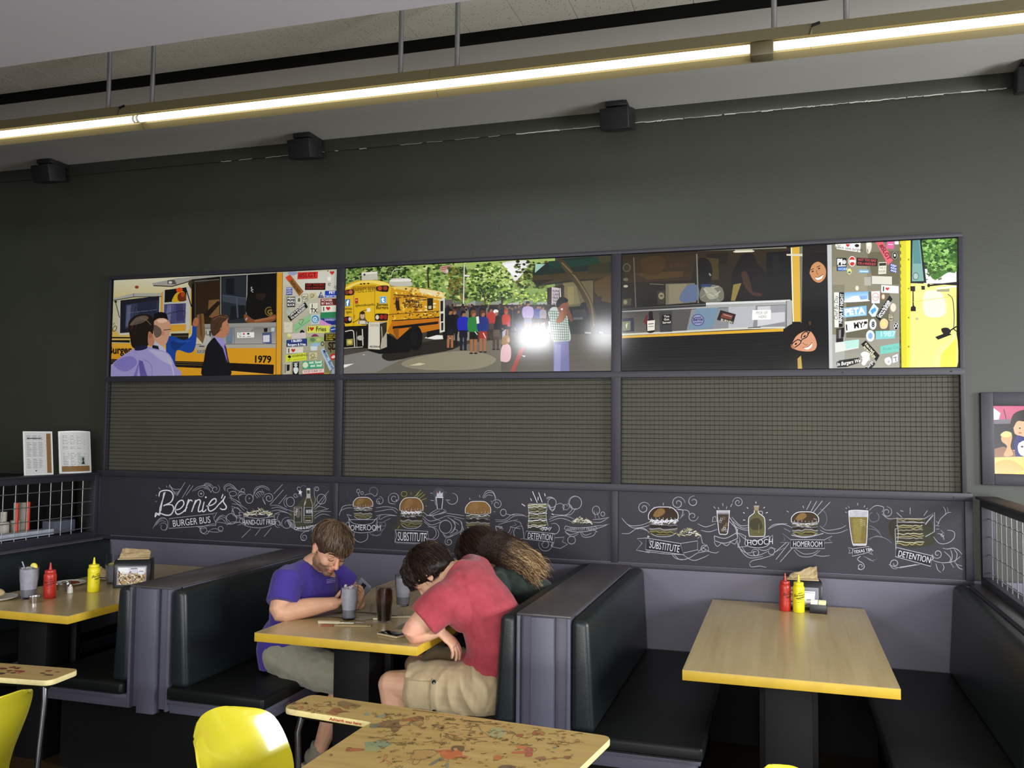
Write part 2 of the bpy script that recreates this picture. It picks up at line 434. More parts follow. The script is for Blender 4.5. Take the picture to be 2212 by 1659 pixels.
def pts(s):
    if isinstance(s, str):
        a = [float(v) for v in s.replace(',', ' ').split()]
        return [(a[i], a[i+1]) for i in range(0, len(a), 2)]
    return list(s)
def smoothpts(P, closed=False, sub=5):
    n = len(P); out = []
    rng = range(n) if closed else range(n-1)
    for i in rng:
        if closed: p0, p1, p2, p3 = P[i-1], P[i], P[(i+1) % n], P[(i+2) % n]
        else: p0, p1, p2, p3 = P[max(i-1, 0)], P[i], P[i+1], P[min(i+2, n-1)]
        for j in range(sub):
            t = j/sub
            out.append(tuple(.5*((2*p1[k])+(p2[k]-p0[k])*t+(2*p0[k]-5*p1[k]+4*p2[k]-p3[k])*t*t+(3*p1[k]-p0[k]-3*p2[k]+p3[k])*t**3) for k in (0, 1)))
    if not closed: out.append(P[-1])
    return out
class Art:
    """flat shapes on a plane; picture coordinates are those of a crop (ox, oy, scale) of the photograph"""
    def __init__(s, ox, oy, sc, y0, clip=None, step=5.5e-6, plane=None):
        s.o = (ox, oy, sc); s.y0 = y0; s.k = 0; s.mb = MB(); s.clip = clip; s.step = step; s.plane = plane
    def m(s, p):
        if s.plane: return s.plane(p)
        v = at(s.o[0]+p[0]/s.o[2], s.o[1]+p[1]/s.o[2], 'y', s.y0); return (v.x, v.z)
    def emit(s, vs, fs, col):
        y = s.k*s.step
        cols = [col]*len(fs) if not (isinstance(col, list)) else col
        s.mb.add([s.place(v, y) for v in vs], fs, cols=cols)
    def place(s, v, d): return (v[0], s.y0-d, v[1])
    def clipped(s, Q):
        if not s.clip: return Q
        x0, x1, z0, z1 = s.clip
        for ax, lim, sg in ((0, x0, 1), (0, x1, -1), (1, z0, 1), (1, z1, -1)):
            R = []
            for i in range(len(Q)):
                a, b = Q[i-1], Q[i]; ia, ib = sg*(a[ax]-lim) >= 0, sg*(b[ax]-lim) >= 0
                if ia != ib:
                    t = (lim-a[ax])/(b[ax]-a[ax]); R.append((a[0]+(b[0]-a[0])*t, a[1]+(b[1]-a[1])*t))
                if ib: R.append(b)
            Q = R
            if not Q: return Q
        return Q
    def P(s, p, col, sm=False, inc=True):
        p = pts(p)
        if sm: p = smoothpts(p, True, 4)
        Q = s.clipped([s.m(q) for q in p])
        if len(Q) < 3: return s
        s.k += 1 if inc else .3
        tri = tessellate_polygon([[Vector((q[0], q[1], 0)) for q in Q]])
        if tri: s.emit(Q, tri, lin(col))
        return s
    def R(s, x0, y0, x1, y1, col, inc=True): return s.P([(x0, y0), (x1, y0), (x1, y1), (x0, y1)], col, inc=inc)
    def G(s, q, c0, c1, n=8):
        """quad q (four corners: top left, top right, bottom right, bottom left) printed from colour c0 at the top to c1 at the bottom"""
        q = pts(q); a, b = lin(c0), lin(c1); s.k += 1
        for i in range(n):
            t0, t1 = i/n, (i+1)/n
            L = lambda u, v, t: (u[0]+(v[0]-u[0])*t, u[1]+(v[1]-u[1])*t)
            Q = s.clipped([s.m(w) for w in (L(q[0], q[3], t0), L(q[1], q[2], t0), L(q[1], q[2], t1), L(q[0], q[3], t1))])
            if len(Q) < 3: continue
            t = (i+.5)/n; s.emit(Q, [tuple(range(len(Q)))], tuple(a[j]*(1-t)+b[j]*t for j in range(3)))
        return s
    def L(s, p, w, col, sm=True, closed=False, taper=0, inc=True):
        p = pts(p)
        if len(p) < 2: return s
        if sm and len(p) > 2: p = smoothpts(p, closed, 4)
        n = len(p); vs = []
        s.k += 1 if inc else .3
        for i in range(n):
            a = p[i-1] if (i or closed) else p[0]; b = p[(i+1) % n] if (i < n-1 or closed) else p[-1]
            dx, dy = b[0]-a[0], b[1]-a[1]; l = math.hypot(dx, dy) or 1
            ww = w/2*(1-taper*abs(2*i/(n-1)-1)**2 if n > 1 else 1)
            nx, ny = -dy/l*ww, dx/l*ww
            A, B = s.m((p[i][0]+nx, p[i][1]+ny)), s.m((p[i][0]-nx, p[i][1]-ny)); vs += [A, B]
        if s.clip:
            x0, x1, z0, z1 = s.clip; vs = [(min(max(v[0], x0), x1), min(max(v[1], z0), z1)) for v in vs]
        fs = [(2*i, 2*i+1, 2*i+3, 2*i+2) for i in range(n-1)]
        if closed: fs.append((2*n-2, 2*n-1, 1, 0))
        s.emit(vs, fs, lin(col)); return s
    def E(s, cx, cy, rx, ry, col, ang=0, n=16, inc=True):
        c, q = cos(radians(ang)), sin(radians(ang))
        return s.P([(cx+rx*cos(t)*c-ry*sin(t)*q, cy+rx*cos(t)*q+ry*sin(t)*c) for t in [2*pi*i/n for i in range(n)]], col, inc=inc)
    def O(s, cx, cy, rx, ry, w, col, ang=0, a0=0, a1=360):
        c, q = cos(radians(ang)), sin(radians(ang)); N = 22
        T = [radians(a0+(a1-a0)*i/N) for i in range(N+1)]
        return s.L([(cx+rx*cos(t)*c-ry*sin(t)*q, cy+rx*cos(t)*q+ry*sin(t)*c) for t in T], w, col, sm=False)
    def SP(s, cx, cy, r, a0, turns, w, col, r1=.15):
        """spiral from radius r at angle a0 (degrees) inward"""
        N = int(abs(turns)*16)+4
        return s.L([(cx+r*(1-(1-r1)*i/N)*cos(radians(a0)+2*pi*turns*i/N), cy+r*(1-(1-r1)*i/N)*sin(radians(a0)+2*pi*turns*i/N)) for i in range(N+1)], w, col, sm=False, taper=.5)
    def T(s, txt, x, y, h, col, ang=0, sx=1, bold=.01, shear=0, center=False):
        vs, fs = glyphs(txt, bold, shear)
        if not vs: return s
        k = h/.70; c, q = cos(radians(ang)), sin(radians(ang)); w = max(v[0] for v in vs)*k*sx if center else 0
        s.k += 1
        Q = [s.m((x+(v[0]*k*sx-w/2)*c+v[1]*k*q, y+(v[0]*k*sx-w/2)*q-v[1]*k*c)) for v in vs]
        if s.clip:
            x0, x1, z0, z1 = s.clip; Q = [(min(max(v[0], x0), x1), min(max(v[1], z0), z1)) for v in Q]
        s.emit(Q, fs, lin(col)); return s
    def heart(s, cx, cy, r, col):
        return s.P([(cx+r*.062*16*sin(t)**3, cy-r*.062*(13*cos(t)-5*cos(2*t)-2*cos(3*t)-cos(4*t))) for t in [2*pi*i/18 for i in range(18)]], col)
    def foliage(s, x0, y0, x1, y1, n, cols, r0, r1, seed=1, shape=None):
        rs = random.Random(seed)
        for i in range(n):
            if i % 12 == 0: s.k += 1
            x, y = rs.uniform(x0, x1), rs.uniform(y0, y1)
            if shape and ((x-(x0+x1)/2)/(x1-x0)*2)**2+((y-(y0+y1)/2)/(y1-y0)*2)**2 > 1: continue
            r = rs.uniform(r0, r1); a = rs.random()*6; k = 6
            s.P([(x+r*rs.uniform(.5, 1)*cos(a+2*pi*j/k), y+r*.7*rs.uniform(.5, 1)*sin(a+2*pi*j/k)) for j in range(k)], rs.choice(cols), inc=False)
        return s
    def build(s, name, parent, m): return s.mb.build(name, m, parent)

M_print = mat('photographic_print', (255, 255, 255), rough=.5, attr=True, coat=.4, coat_rough=.1, spec=.15)
_nt = M_print.node_tree; _g = _nt.nodes.new('ShaderNodeGamma'); _g.inputs['Gamma'].default_value = 1.22      # contrast of the printing ink
_b = _nt.nodes['Principled BSDF']; _l = _b.inputs['Base Color'].links[0]; _src = _l.from_socket; _nt.links.new(_src, _g.inputs['Color']); _nt.links.new(_g.outputs[0], _b.inputs['Base Color'])
M_paper = mat('printed_paper', (255, 255, 255), rough=.7, attr=True)
def sticker(a, s, bg, txt='', col='FFFFFF', h=None, ang=0, sx=.8, bold=.02):
    """a sticker: four corners and one or more lines of text"""
    q = pts(s); a.P(q, bg)
    if txt:
        lines = txt.split('|'); n = len(lines)
        (ax, ay), (bx, by), (cx, cy), (dx, dy) = q
        wdt = math.hypot(bx-ax, by-ay); hgt = math.hypot(dx-ax, dy-ay)
        ang = math.degrees(math.atan2(by-ay, bx-ax))
        for i, l in enumerate(lines):
            t = (i+.80)/n*.92+.02; hh = h or hgt/n*.62
            vs, fs = glyphs(l, bold, 0); wt = max([v[0] for v in vs] or [1])*hh/.7
            sxx = min(1.1, wdt*.88/max(wt, 1e-6))
            mx = (ax+bx)/2+(dx-ax)*t; my = (ay+by)/2+(dy-ay)*t
            a.T(l, mx, my, hh, col, ang, sxx, bold, center=True)
    return a

def photo_thing(i, lab):
    x0, x1 = ((-4.42, -2.70), (-2.64, -.943), (-.885, .857))[i]
    t = thing('framed_photograph', lab, 'photograph', ((x0+x1)/2, .03, 2.0))
    b = MB(); b.box(x0-.012, x1+.0, .0125, .049, 2.0, 2.672); b.build('backing_panel', M_black, t)
    return t, (x0, x1, 2.003, 2.668)

# ---- left photograph: men at the serving window of a yellow bus ----
t, clip = photo_thing(0, 'wide colour photograph of men in shirts at a yellow bus hatch beside a stickered door')
a = Art(220, 560, 3.95, .0121, clip)
a.R(40, 60, 2100, 1020, 'CDC8A8')
a.G('90 150 760 130 760 330 90 330', 'E2DFCB', 'D9CC9A')
a.P('75 580 150 640 240 640 240 690 70 690', 'D8BC6A').P('500 290 530 270 520 640 490 640', 'D9A83C').P('735 245 768 240 760 640 740 640', 'DDB24A')
a.P('60 715 1500 745 1495 1000 50 1000', 'DBA52C').G('60 720 880 740 880 800 60 790', 'E2B544', 'D9A22A')
a.P('150 352 490 312 488 612 148 632', '2A2C36').P('205 388 480 350 480 565 198 590', '4A4E6C').P('300 370 470 355 470 470 320 540', '363A52')
a.P('215 395 250 390 235 570 205 575', '6E7392').L('215 460 470 430', 3, '8C90A8').L('290 400 260 560', 4, '22252E').L('420 380 380 520 460 500', 4, '22252E')
for k in range(5): a.L([(280+k*36, 400+k*6), (310+k*30, 430), (290+k*40, 455), (330+k*28, 480)], 3, '262C44')
a.L('152 350 148 632', 14, 'CFCEC6', sm=False).L('148 640 492 618', 18, 'D4D2C8', sm=False).L('497 300 490 615', 12, 'CFCDC4', sm=False)
a.P('98 335 270 290 508 288 508 314 272 318 98 350', 'B9B8B0').L('98 352 272 322 508 318', 6, '2E2E2C', sm=False).L('270 292 272 320', 4, '555550')
a.L('118 372 152 500', 6, '262624', sm=False).E(118, 362, 12, 10, '2A2A28')
a.E(298, 238, 17, 13, 'A8562C').P('70 690 240 690 240 712 70 708', '2E261C').P('76 662 240 664 240 676 76 676', '3A3222')
a.P('522 268 758 232 752 600 518 626', 'C9C7BE').P('538 262 722 240 722 352 534 370', '1D1A16').P('532 384 718 374 712 545 528 556', '5C5C86')
a.P('560 392 610 388 590 540 540 540', '7D7DA2').P('630 384 690 380 700 520 640 530', '4A4A72').L('600 385 590 545', 5, '3B3B5C').L('540 470 700 440 705 500', 5, '2E2C40')
a.P('604 365 612 320 640 285 690 272 712 300 715 352', 'D8B52A', True).P('655 356 650 300 700 280 718 350', '7A3C18', True).E(662, 262, 28, 20, 'E0601E', -12).E(690, 300, 16, 22, 'B8541A')
a.P('522 560 720 555 715 610 518 622', 'D9A93E').P('590 634 742 630 738 690 590 690', '332C22').L('592 658 740 655', 4, '8A7A4A')
a.P('765 165 1492 112 1490 562 765 566', '17140F').P('800 190 1010 172 1008 545 800 545', '3E2C18').P('912 350 1002 342 1002 480 940 500 905 490', '8A6A42').P('1012 420 1050 415 1050 470 1015 476', '7C5E3A')
a.P('1018 156 1236 140 1232 545 1018 548', '343A42').P('1030 300 1230 330 1230 400 1030 360', '4C5560').P('1060 170 1130 160 1130 300 1060 300', '1E2228').P('1100 400 1220 390 1225 500 1090 520', '20242A').L('1018 310 1235 330', 3, '68717C').L('1150 330 1160 500', 14, '566270')
a.L('1014 140 1014 548', 7, 'A0A09C', sm=False).L('1240 122 1234 470', 8, 'A8A9A4', sm=False).L('795 190 798 545', 6, '6A6250', sm=False)
a.P('1245 125 1488 112 1482 520 1245 545', '0E0C0C').P('1250 250 1290 200 1380 190 1440 250 1480 330 1480 480 1245 490', '17110F', True)
a.E(1355, 300, 44, 52, '3A241A').P('1290 255 1310 215 1370 205 1410 250 1400 290 1340 290 1300 300', '0B0A0B', True).T('S', 1270, 270, 34, 'D8D8D8', sx=.7).T('C', 1276, 282, 26, 'C8C8C8', sx=.7)
a.E(1428, 445, 34, 36, '2A2216').O(1428, 445, 33, 36, 7, '8C7A34', 0, 20, 300).T('G', 1412, 470, 40, '9A8838', bold=.03)
a.P('1212 480 1230 470 1260 492 1300 515 1380 510 1475 470 1478 520 1380 550 1300 560 1262 545 1225 530', '8F5C3C', True).P('1300 518 1475 485 1475 505 1310 540', 'A97550')
a.L('1228 520 1240 500', 8, 'CFCFCF')
a.P('772 178 900 165 900 200 772 210', '3C3A34').P('428 205 650 162 1485 95 1485 118 1000 148 770 172 745 190 600 232 440 228', 'B2B0A8').L('440 226 600 232 745 190', 8, '3A3832', sm=False)
a.P('745 180 770 175 768 260 752 240 735 210', '5A4A34').L('715 240 765 405', 9, '26221E', sm=False).P('560 180 620 175 640 215 560 212', '6A6A66').E(585, 198, 16, 11, 'D8D6CE').L('790 190 1000 172', 5, '8E8A80')
a.P('868 470 990 355 1016 372 905 500', '2E2016')
a.P('780 555 1495 538 1495 574 780 582', 'A4A49E').G('860 580 1492 574 1492 726 860 735', '8F8C88', 'B1AFAC').P('1125 585 1300 580 1250 640 1130 700', 'A7A4A2').P('1060 590 1120 585 1115 720 1060 722', '7E8FA0')
a.P('780 728 1495 722 1495 756 780 760', 'B4B1A6').L('780 727 1495 721', 5, '6C6A64', sm=False).L('1130 585 1130 720', 4, '6C6A66', sm=False)
a.P('850 600 935 596 930 730 850 730', 'BDBDB8').L('925 612 925 660', 10, '1E1E1E').T('U', 885, 650, 40, '55555A').P('808 760 880 758 878 806 808 806', 'B6B3A6').T('BURGERS', 812, 800, 26, '55544E', sx=.55).L('830 742 876 744', 8, '2A2A28')
sticker(a, '1155 625 1300 622 1300 668 1155 672', 'F0EFEA').O(1178, 640, 11, 12, 3, '222222').heart(1212, 638, 10, 'C23A30').E(1250, 636, 11, 8, '222222').L('1170 662 1192 660', 5, '777777').L('1200 662 1222 660', 5, '777777').L('1240 660 1270 658', 5, '777777')
a.P('1370 632 1448 628 1450 722 1372 716', '5D6A96').P('1376 650 1432 646 1432 706 1376 708', 'D8D8DC').P('1382 590 1415 586 1412 620 1385 622', '1E1E20').P('1446 585 1475 583 1472 615 1445 615', 'BFD3D3').L('1368 630 1450 626', 5, '50545C')
a.P('1494 116 1545 112 1532 1000 1488 1000', 'DBA83A').L('1545 112 1531 1000', 7, '6A5A34', sm=False).L('1494 116 1487 1000', 5, '8E6E22', sm=False)
a.P('60 850 870 876 870 930 60 895', '2A1F16').L('60 862 870 888', 3, '8A7040', sm=False).L('60 876 870 905', 3, '8A7040', sm=False).P('1085 884 1468 900 1465 982 1085 950', '20140C').L('1090 958 1470 988', 4, 'E6C274', sm=False)
a.T('Burger', 52, 806, 62, '1C1408', -1, .82, .03).T('1979', 1294, 880, 58, '1C1408', 1, .92, .035)
a.O(110, 592, 14, 24, 5, '3A3020', 25).L('98 560 108 540', 4, '3A3020')
# men in the print
a.P('440 510 452 465 500 450 545 462 562 500 560 560 480 600 445 560', '1A1412', True)
a.P('550 690 600 655 700 690 765 650 775 565 812 570 810 660 790 770 740 800 640 778 625 900 600 960 560 900', '2353A4', True).P('590 700 680 720 720 710 640 770 600 760', '1B4286', True).L('640 700 760 700', 6, '3468B8')
a.P('812 475 868 462 884 640 862 720 808 660', '8C6A44').P('830 475 850 468 860 690 840 640', '6E5030').P('790 505 812 498 828 520 820 560 800 575 775 560 780 530', 'B47C5A', True)
a.P('436 600 440 540 480 506 540 506 580 540 586 590 578 640 560 700 530 740 470 735 445 690', 'D0A58C', True).P('446 560 500 590 510 640 470 670 445 640', '76665A', True).L('525 605 588 598', 6, '3A2C28').E(524, 632, 12, 20, 'C4927A').P('470 520 530 508 560 530 500 545', 'E6C6B2', True)
a.P('436 690 480 720 540 760 535 800 430 780', 'C4C2D2', True).P('430 730 480 740 500 800 430 790', '22263A')
a.P('225 570 240 520 290 480 370 470 430 490 445 540 440 610 425 690 380 745 300 765 255 740 240 660', '2C2018', True)
a.P('240 560 290 500 360 480 400 500 350 540 280 560', '77685C', True).P('400 620 432 640 450 700 430 740 395 720', 'C08C70', True).E(414, 650, 16, 26, 'B07A60')
a.L('250 600 270 560 310 530', 5, '5C4C42').L('330 500 380 520 420 560', 5, '8C7C6E').L('280 640 300 560 360 520', 4, '4A3A30')
a.P('55 1000 70 920 140 850 230 790 275 765 390 745 440 760 520 780 580 815 620 900 648 1000', 'A9A2D0', True)
a.P('280 775 300 742 380 735 385 760 330 778', '2A2850', True).P('400 770 520 790 580 830 600 900 520 870 430 800', 'BDB9D6', True).P('100 900 180 840 260 830 300 890 200 960', '8E86C4', True)
a.P('315 860 350 870 370 940 390 1000 330 1000 320 940', '6E66A8').P('270 1000 300 920 320 870 300 1000', '847CBC').L('350 850 420 900 430 1000', 8, '958FC6').L('560 850 600 920 615 1000', 8, 'C9C5DA')
a.P('862 1000 872 860 890 760 920 705 965 665 1010 680 1055 735 1075 830 1095 1000', '1A1822', True).P('960 665 1000 655 1045 700 1058 790 1080 880 1065 860 1035 760', 'A79BD2').L('1045 735 1060 800 1075 880', 8, '6A56A4').L('965 672 1040 790 1062 890', 5, '3A3648')
a.P('935 560 945 505 990 475 1060 478 1080 500 1072 530 1090 575 1088 600 1078 640 1050 665 1000 670 965 650 945 610', 'C28C70', True)
a.P('928 600 932 520 970 485 1030 472 1078 492 1060 520 1030 545 1020 590 1000 620 960 655 938 640', '5A4232', True).L('950 520 1000 490 1060 498', 7, '7C6048').L('960 600 990 540', 5, '46301F').E(1018, 600, 9, 18, 'B27A62').L('1068 560 1080 562', 4, '4A2E24').L('1062 640 1080 636', 4, '8A4A40')
# stickered door
a.G('1545 112 2025 92 1998 1000 1534 1000', 'D2CFC0', 'A5A187').P('1640 120 2020 95 2015 330 1700 300', 'DAD8CC').P('1900 600 2000 590 1995 1000 1900 1000', '8A8668').P('1560 300 1600 300 1580 900 1545 900', 'BCB89C')
a.E(1628, 118, 42, 20, 'A9AFC6')
sticker(a, '1672 112 1845 106 1842 165 1668 172', 'D6443C', '#SLGT', '8E1E1E')
sticker(a, '1572 160 1610 135 1722 275 1685 315', 'A2743E').T('TRUFFLE FRIES', 1600, 185, 24, '3C2612', 54, .6, .02)
a.P('1566 155 1605 132 1625 170 1590 190', 'DD5A3A')
sticker(a, '1735 205 1910 203 1907 262 1733 263', '1C1614', 'NOT TOO BAD|FOR A WHITE BOY', 'B83A30')
sticker(a, '1575 242 1625 240 1625 305 1573 305', '22409A', 'KEEP|KIDS|SAFE', 'E8ECF8')
a.heart(1965, 115, 20, 'CE4038').T('e', 1928, 228, 42, '3A3A36', 0, 1, -.01).E(1995, 240, 14, 18, 'B9B8AE').L('1925 105 1935 96', 6, '222222')
a.E(1940, 165, 16, 22, 'F0EEE4').L('1870 330 1868 325', 1, '222222')
a.P('1870 275 1895 328 1845 330', '2C3560').L('1858 320 1886 318', 5, 'B0B8D0').T('A', 1862, 312, 22, 'E0E4F0')
sticker(a, '1905 270 2010 268 2008 302 1903 304', '2A52B8', '  PET', 'FFFFFF')
sticker(a, '1903 304 2008 302 2008 324 1903 326', '3A62C0', 'People Eating Tasty', 'F0F4FF')
sticker(a, '1580 322 1652 320 1650 408 1580 410', '2A2A2A', 'MEAN|PEOPLE|SUCK', 'FFFFFF')
a.E(1682, 350, 26, 28, 'D9D7C8').T('8', 1672, 362, 30, '2A2A2A', bold=.03)
sticker(a, '1708 300 1758 296 1756 352 1712 364', 'DAD8C0').O(1733, 330, 16, 14, 4, '3A3A30').L('1718 315 1750 345', 4, '6A6A30').L('1708 300 1758 296 1756 352 1712 364', 4, '3A3A3A', sm=False, closed=True)
sticker(a, '1768 288 1830 282 1828 340 1770 345', 'CFCBA4').O(1795, 312, 14, 14, 3, '4A4634').L('1778 335 1815 300', 3, '4A4634')
sticker(a, '1868 338 2008 335 2006 392 1866 396', '84282A', 'POWERED|BY BACON    ', 'F2E2DC')
a.P('1965 340 2008 336 2006 385 1975 388', '6A2C1A')
a.P('1585 488 1735 365 1760 408 1612 530', '1E1E1C').T('Come to the Darkside', 1607, 492, 20, 'F2F2EC', -39, .62, .02).T('We have BURGERS', 1622, 514, 20, 'F2F2EC', -39, .66, .02)
sticker(a, '1772 378 1842 374 1838 460 1772 463', 'E4E2D2').T('I', 1790, 415, 32, '26221E', bold=.03).heart(1818, 400, 12, 'E0DCC4').T('TX', 1782, 456, 36, '26221E', 0, .85, .03)
sticker(a, '1878 398 2008 393 2006 448 1876 452', 'E6E4D8').T('I', 1888, 440, 32, '26221E', bold=.04).heart(1932, 420, 19, 'C8302C')
a.P('1785 472 1860 468 1858 552 1785 555', 'C4D0CC').E(1822, 512, 32, 34, '5E9CC0').SP(1822, 512, 24, 30, 1.5, 8, 'E4F0F4')
sticker(a, '1866 455 2005 448 2005 500 1864 505', '3C9068')
a.P('1868 505 2004 502 2003 560 1920 562 1868 545', '2C3C94').T('UNIVERSITY', 1900, 525, 18, 'D4DAF4', 0, .75)
a.P('1870 515 1925 545 1960 560 1900 565 1866 560', 'D39CCB', True)
a.P('1640 560 1780 465 1785 525 1640 640', '9CC89A').L('1680 520 1720 515 1700 560 1680 540', 4, '4C6A50').L('1650 610 1775 520', 4, '6E9A74')
a.P('1555 535 1628 540 1625 625 1555 625', 'DCD6C4').L('1575 575 1600 565', 3, '9A9488').E(1598, 450, 26, 20, 'B9C4BE')
sticker(a, '1752 572 1945 564 1943 626 1752 630', 'D8DC6C').T('I', 1758, 612, 34, '2A2A20', bold=.03).heart(1792, 594, 20, 'C63A28').T('Fries', 1826, 614, 38, '2A2A20', 0, .85, .02)
a.E(1975, 600, 26, 26, '2E58A4').L('1955 602 1995 595', 7, 'D0DCF0').P('1690 640 1695 612 1715 604 1735 630 1725 645 1712 622', '16161A', True)
a.E(1600, 655, 18, 20, 'CAC678').P('1582 640 1600 632 1618 642 1612 660 1590 660', 'E4E0A0').P('1790 665 1800 645 1825 638 1845 650 1852 665', '923C6E', True)
a.P('1618 635 1740 625 1742 672 1620 682', 'D5CCC8').P('1750 672 1880 660 1890 705 1750 718', 'A4B87C', True).E(1800, 688, 24, 18, '7A9468').E(1850, 685, 20, 14, 'C6C48C')
sticker(a, '1576 690 1752 676 1752 712 1576 718', '3A4C90', 'I BLEED', 'F0F0F4', bold=.04)
sticker(a, '1576 716 1752 710 1752 738 1576 748', '2E3A78', 'Burgers & Fries', 'F0F0F4', bold=.03)
a.P('1898 640 2002 636 2000 695 1896 698', '1C1A16').T('MY HEART TOO', 1912, 655, 12, 'D8C83C', 0, .8).T('OWN FRIES', 1912, 673, 14, 'D8C83C').T('IN FRIES', 1912, 690, 12, 'D8C83C', 0, 1)
a.T('SD', 1932, 770, 62, '3C2A16', 0, .72, .05).L('1950 768 1955 795', 9, '3C2A16').L('1932 722 1990 715', 8, '3C2A16')
a.E(1884, 722, 14, 20, '3C3C34').E(1884, 722, 8, 12, 'BDB99A')
sticker(a, '1578 755 1720 748 1718 798 1576 804', 'DCDAD0').T('I', 1590, 796, 34, '26221E', bold=.04).heart(1634, 778, 18, 'C8302C').P('1665 762 1700 760 1698 785 1668 788', 'E6D6CC')
a.P('1780 745 1840 735 1838 778 1785 780', 'D2DCE0').P('1790 720 1860 712 1850 740 1800 742', '9EC0D4', True)
a.P('1866 775 1898 755 1985 920 1945 952', 'AFC6DA').T('Mmm... Bacon', 1882, 782, 28, '3A2C6C', 63, .78, .015)
sticker(a, '1570 820 1745 795 1748 860 1568 878', 'D6DC4E').T('WARNING:', 1622, 838, 20, '3A3C20', -6, .95).E(1602, 832, 14, 12, '1E1E18').L('1635 860 1735 846', 6, 'B8B43C').L('1590 862 1610 850', 4, '1E1E18')
sticker(a, '1772 798 1838 795 1836 852 1770 855', 'CFC9A0').O(1800, 822, 16, 14, 4, '4A4634').L('1780 848 1830 838', 5, '6A6248')
a.E(1975, 832, 26, 28, 'C83C34').P('1958 838 1975 820 1992 824 1988 842 1970 846', 'F2DCD8', True)
sticker(a, '1712 872 1886 865 1884 930 1712 938', '4EA88C').T('eat beef', 1768, 892, 24, 'EAF4E0', -3, 1, .02).T('eat leaf', 1780, 920, 24, 'EAF4E0', -3, 1, .02).E(1738, 903, 24, 26, 'D2E2C4')
a.P('1552 885 1618 880 1612 975 1552 985', 'C4C2B4').P('1578 900 1605 898 1602 950 1578 955', '2A2824').P('1560 895 1572 895 1570 970 1558 972', '8A887C')
a.P('1630 878 1685 875 1680 985 1628 988', '18222A').E(1656, 905, 14, 14, 'DCE0DC').P('1640 925 1672 925 1676 950 1664 975 1648 975 1636 950', 'DCE0DC', True).E(1652, 903, 3, 4, '18222A').E(1662, 903, 3, 4, '18222A').L('1638 888 1675 886', 5, 'DCE0DC')
sticker(a, '1714 948 1896 935 1895 965 1714 978', 'ECD8D6', 'BURGER FROM MY DAY', 'B07A78')
a.P('1714 978 1896 965 1896 990 1714 992', 'BE3C40').P('1900 972 1940 970 1938 990 1898 990', 'B4AE34').P('1965 940 1998 920 1995 990 1960 990', 'A9B8C8')
a.build('print', t, M_print)

# ---- middle photograph: yellow bus and crowd ----
t, clip = photo_thing(1, 'wide colour photograph of a yellow bus and a crowd under green trees')
a = Art(730, 540, 3.6262, .0121, clip)
GR = ['7F9A48', '5E7C34', '9DB560', '3F5C28', 'B9C878', '4C6A2C', 'D0DC96', '2C4420', '8CA650']
a.R(30, 20, 2200, 1000, '5A5A50')
a.G('30 100 1700 60 1700 470 30 470', 'AFC27A', '7F9C55')
a.foliage(40, 100, 1500, 440, 900, GR, 12, 34, 11)
a.P('1290 100 1500 85 1480 140 1420 220 1380 240 1340 160', 'E6E4E4', True).P('1300 120 1440 110 1400 210', 'F2F0F2', True)
a.P('800 130 885 115 880 175 845 185 800 165', 'C4A698').P('845 150 880 148 878 175 845 178', 'D8CBC0').L('805 140 880 130', 6, 'A85A50').L('805 155 880 146', 6, 'A86A60')
a.foliage(70, 130, 560, 250, 220, ['2E4424', '4E6A34', '7A9A52', 'A6BC78', '1F3018'], 8, 22, 5)
a.foliage(560, 180, 760, 430, 140, ['9EB85C', 'C4D484', '7F9C48', '5E7C38'], 8, 22, 6)
a.foliage(870, 130, 1000, 400, 120, ['566430', '7C8040', '8E7C3C', '3C4C24'], 10, 24, 7)
a.foliage(1010, 110, 1370, 420, 560, ['A8C064', 'C2D48A', '84A048', '5C7A34', '3C5626', 'D6E2A0'], 8, 24, 8, True)
a.foliage(1040, 260, 1360, 420, 160, ['3C5626', '2A401C', '4E6A2E', '6E8A3E'], 8, 20, 9, True)
a.foliage(1390, 90, 1640, 300, 180, ['3E5226', '5E7434', '6C5C30', '2C3A1C', '8C9C58'], 8, 22, 10)
a.foliage(1380, 330, 1680, 420, 120, ['B4CC58', '8CAA44', '6A8A34', 'D4E088'], 6, 18, 12)
a.L('1155 430 1150 370 1120 300', 8, '4A3C2A').L('1155 400 1200 330', 6, '4A3C2A').L('705 150 712 300', 12, '4C3A2C').L('1285 440 1290 370', 12, '3C3024').L('400 200 395 150 470 130', 9, '4C4434').L('420 210 440 160 500 150', 6, 'D0D0C4')
a.L('992 115 985 470', 9, 'D8D8D0', sm=False).P('992 195 1035 198 1035 210 992 208', 'E4E4DC')
for k, (x, w, c) in enumerate(((850, 60, '8C9088'), (910, 50, '6E7468'), (1010, 70, 'A0A49C'), (1080, 60, '7C8478'), (1200, 80, '9AA090'), (1330, 90, 'B4B8B0'), (1450, 80, '8C9484'), (1560, 90, 'A4ACA0'))):
    a.P([(x, 400+k % 3*10), (x+w, 395+k % 2*12), (x+w, 520), (x, 520)], c)
a.P('835 390 905 388 900 450 835 455', '6E6862').P('905 430 1000 425 1000 480 905 480', 'A8A89C')
a.G('40 760 840 600 2150 600 2150 980', '55503F', '55503F', 1)
a.G('30 700 2160 560 2160 980 30 990', '4A4438', '6E6A62', 8)
a.P('40 830 250 790 620 830 1100 720 1280 700 1280 960 40 975', '7C786C').P('40 830 240 790 500 860 300 960 40 970', '8C8A86').P('380 800 840 690 1000 700 900 780 620 830 400 870', '34302A', True)
a.P('620 840 1000 790 1240 850 1100 930 700 940 500 900', '98937F', True).P('40 900 130 890 60 920 40 925', 'ECEAE4').P('560 905 640 885 690 892 640 905', 'CFC6AE').P('190 820 215 818 210 826', 'D8D4CA')
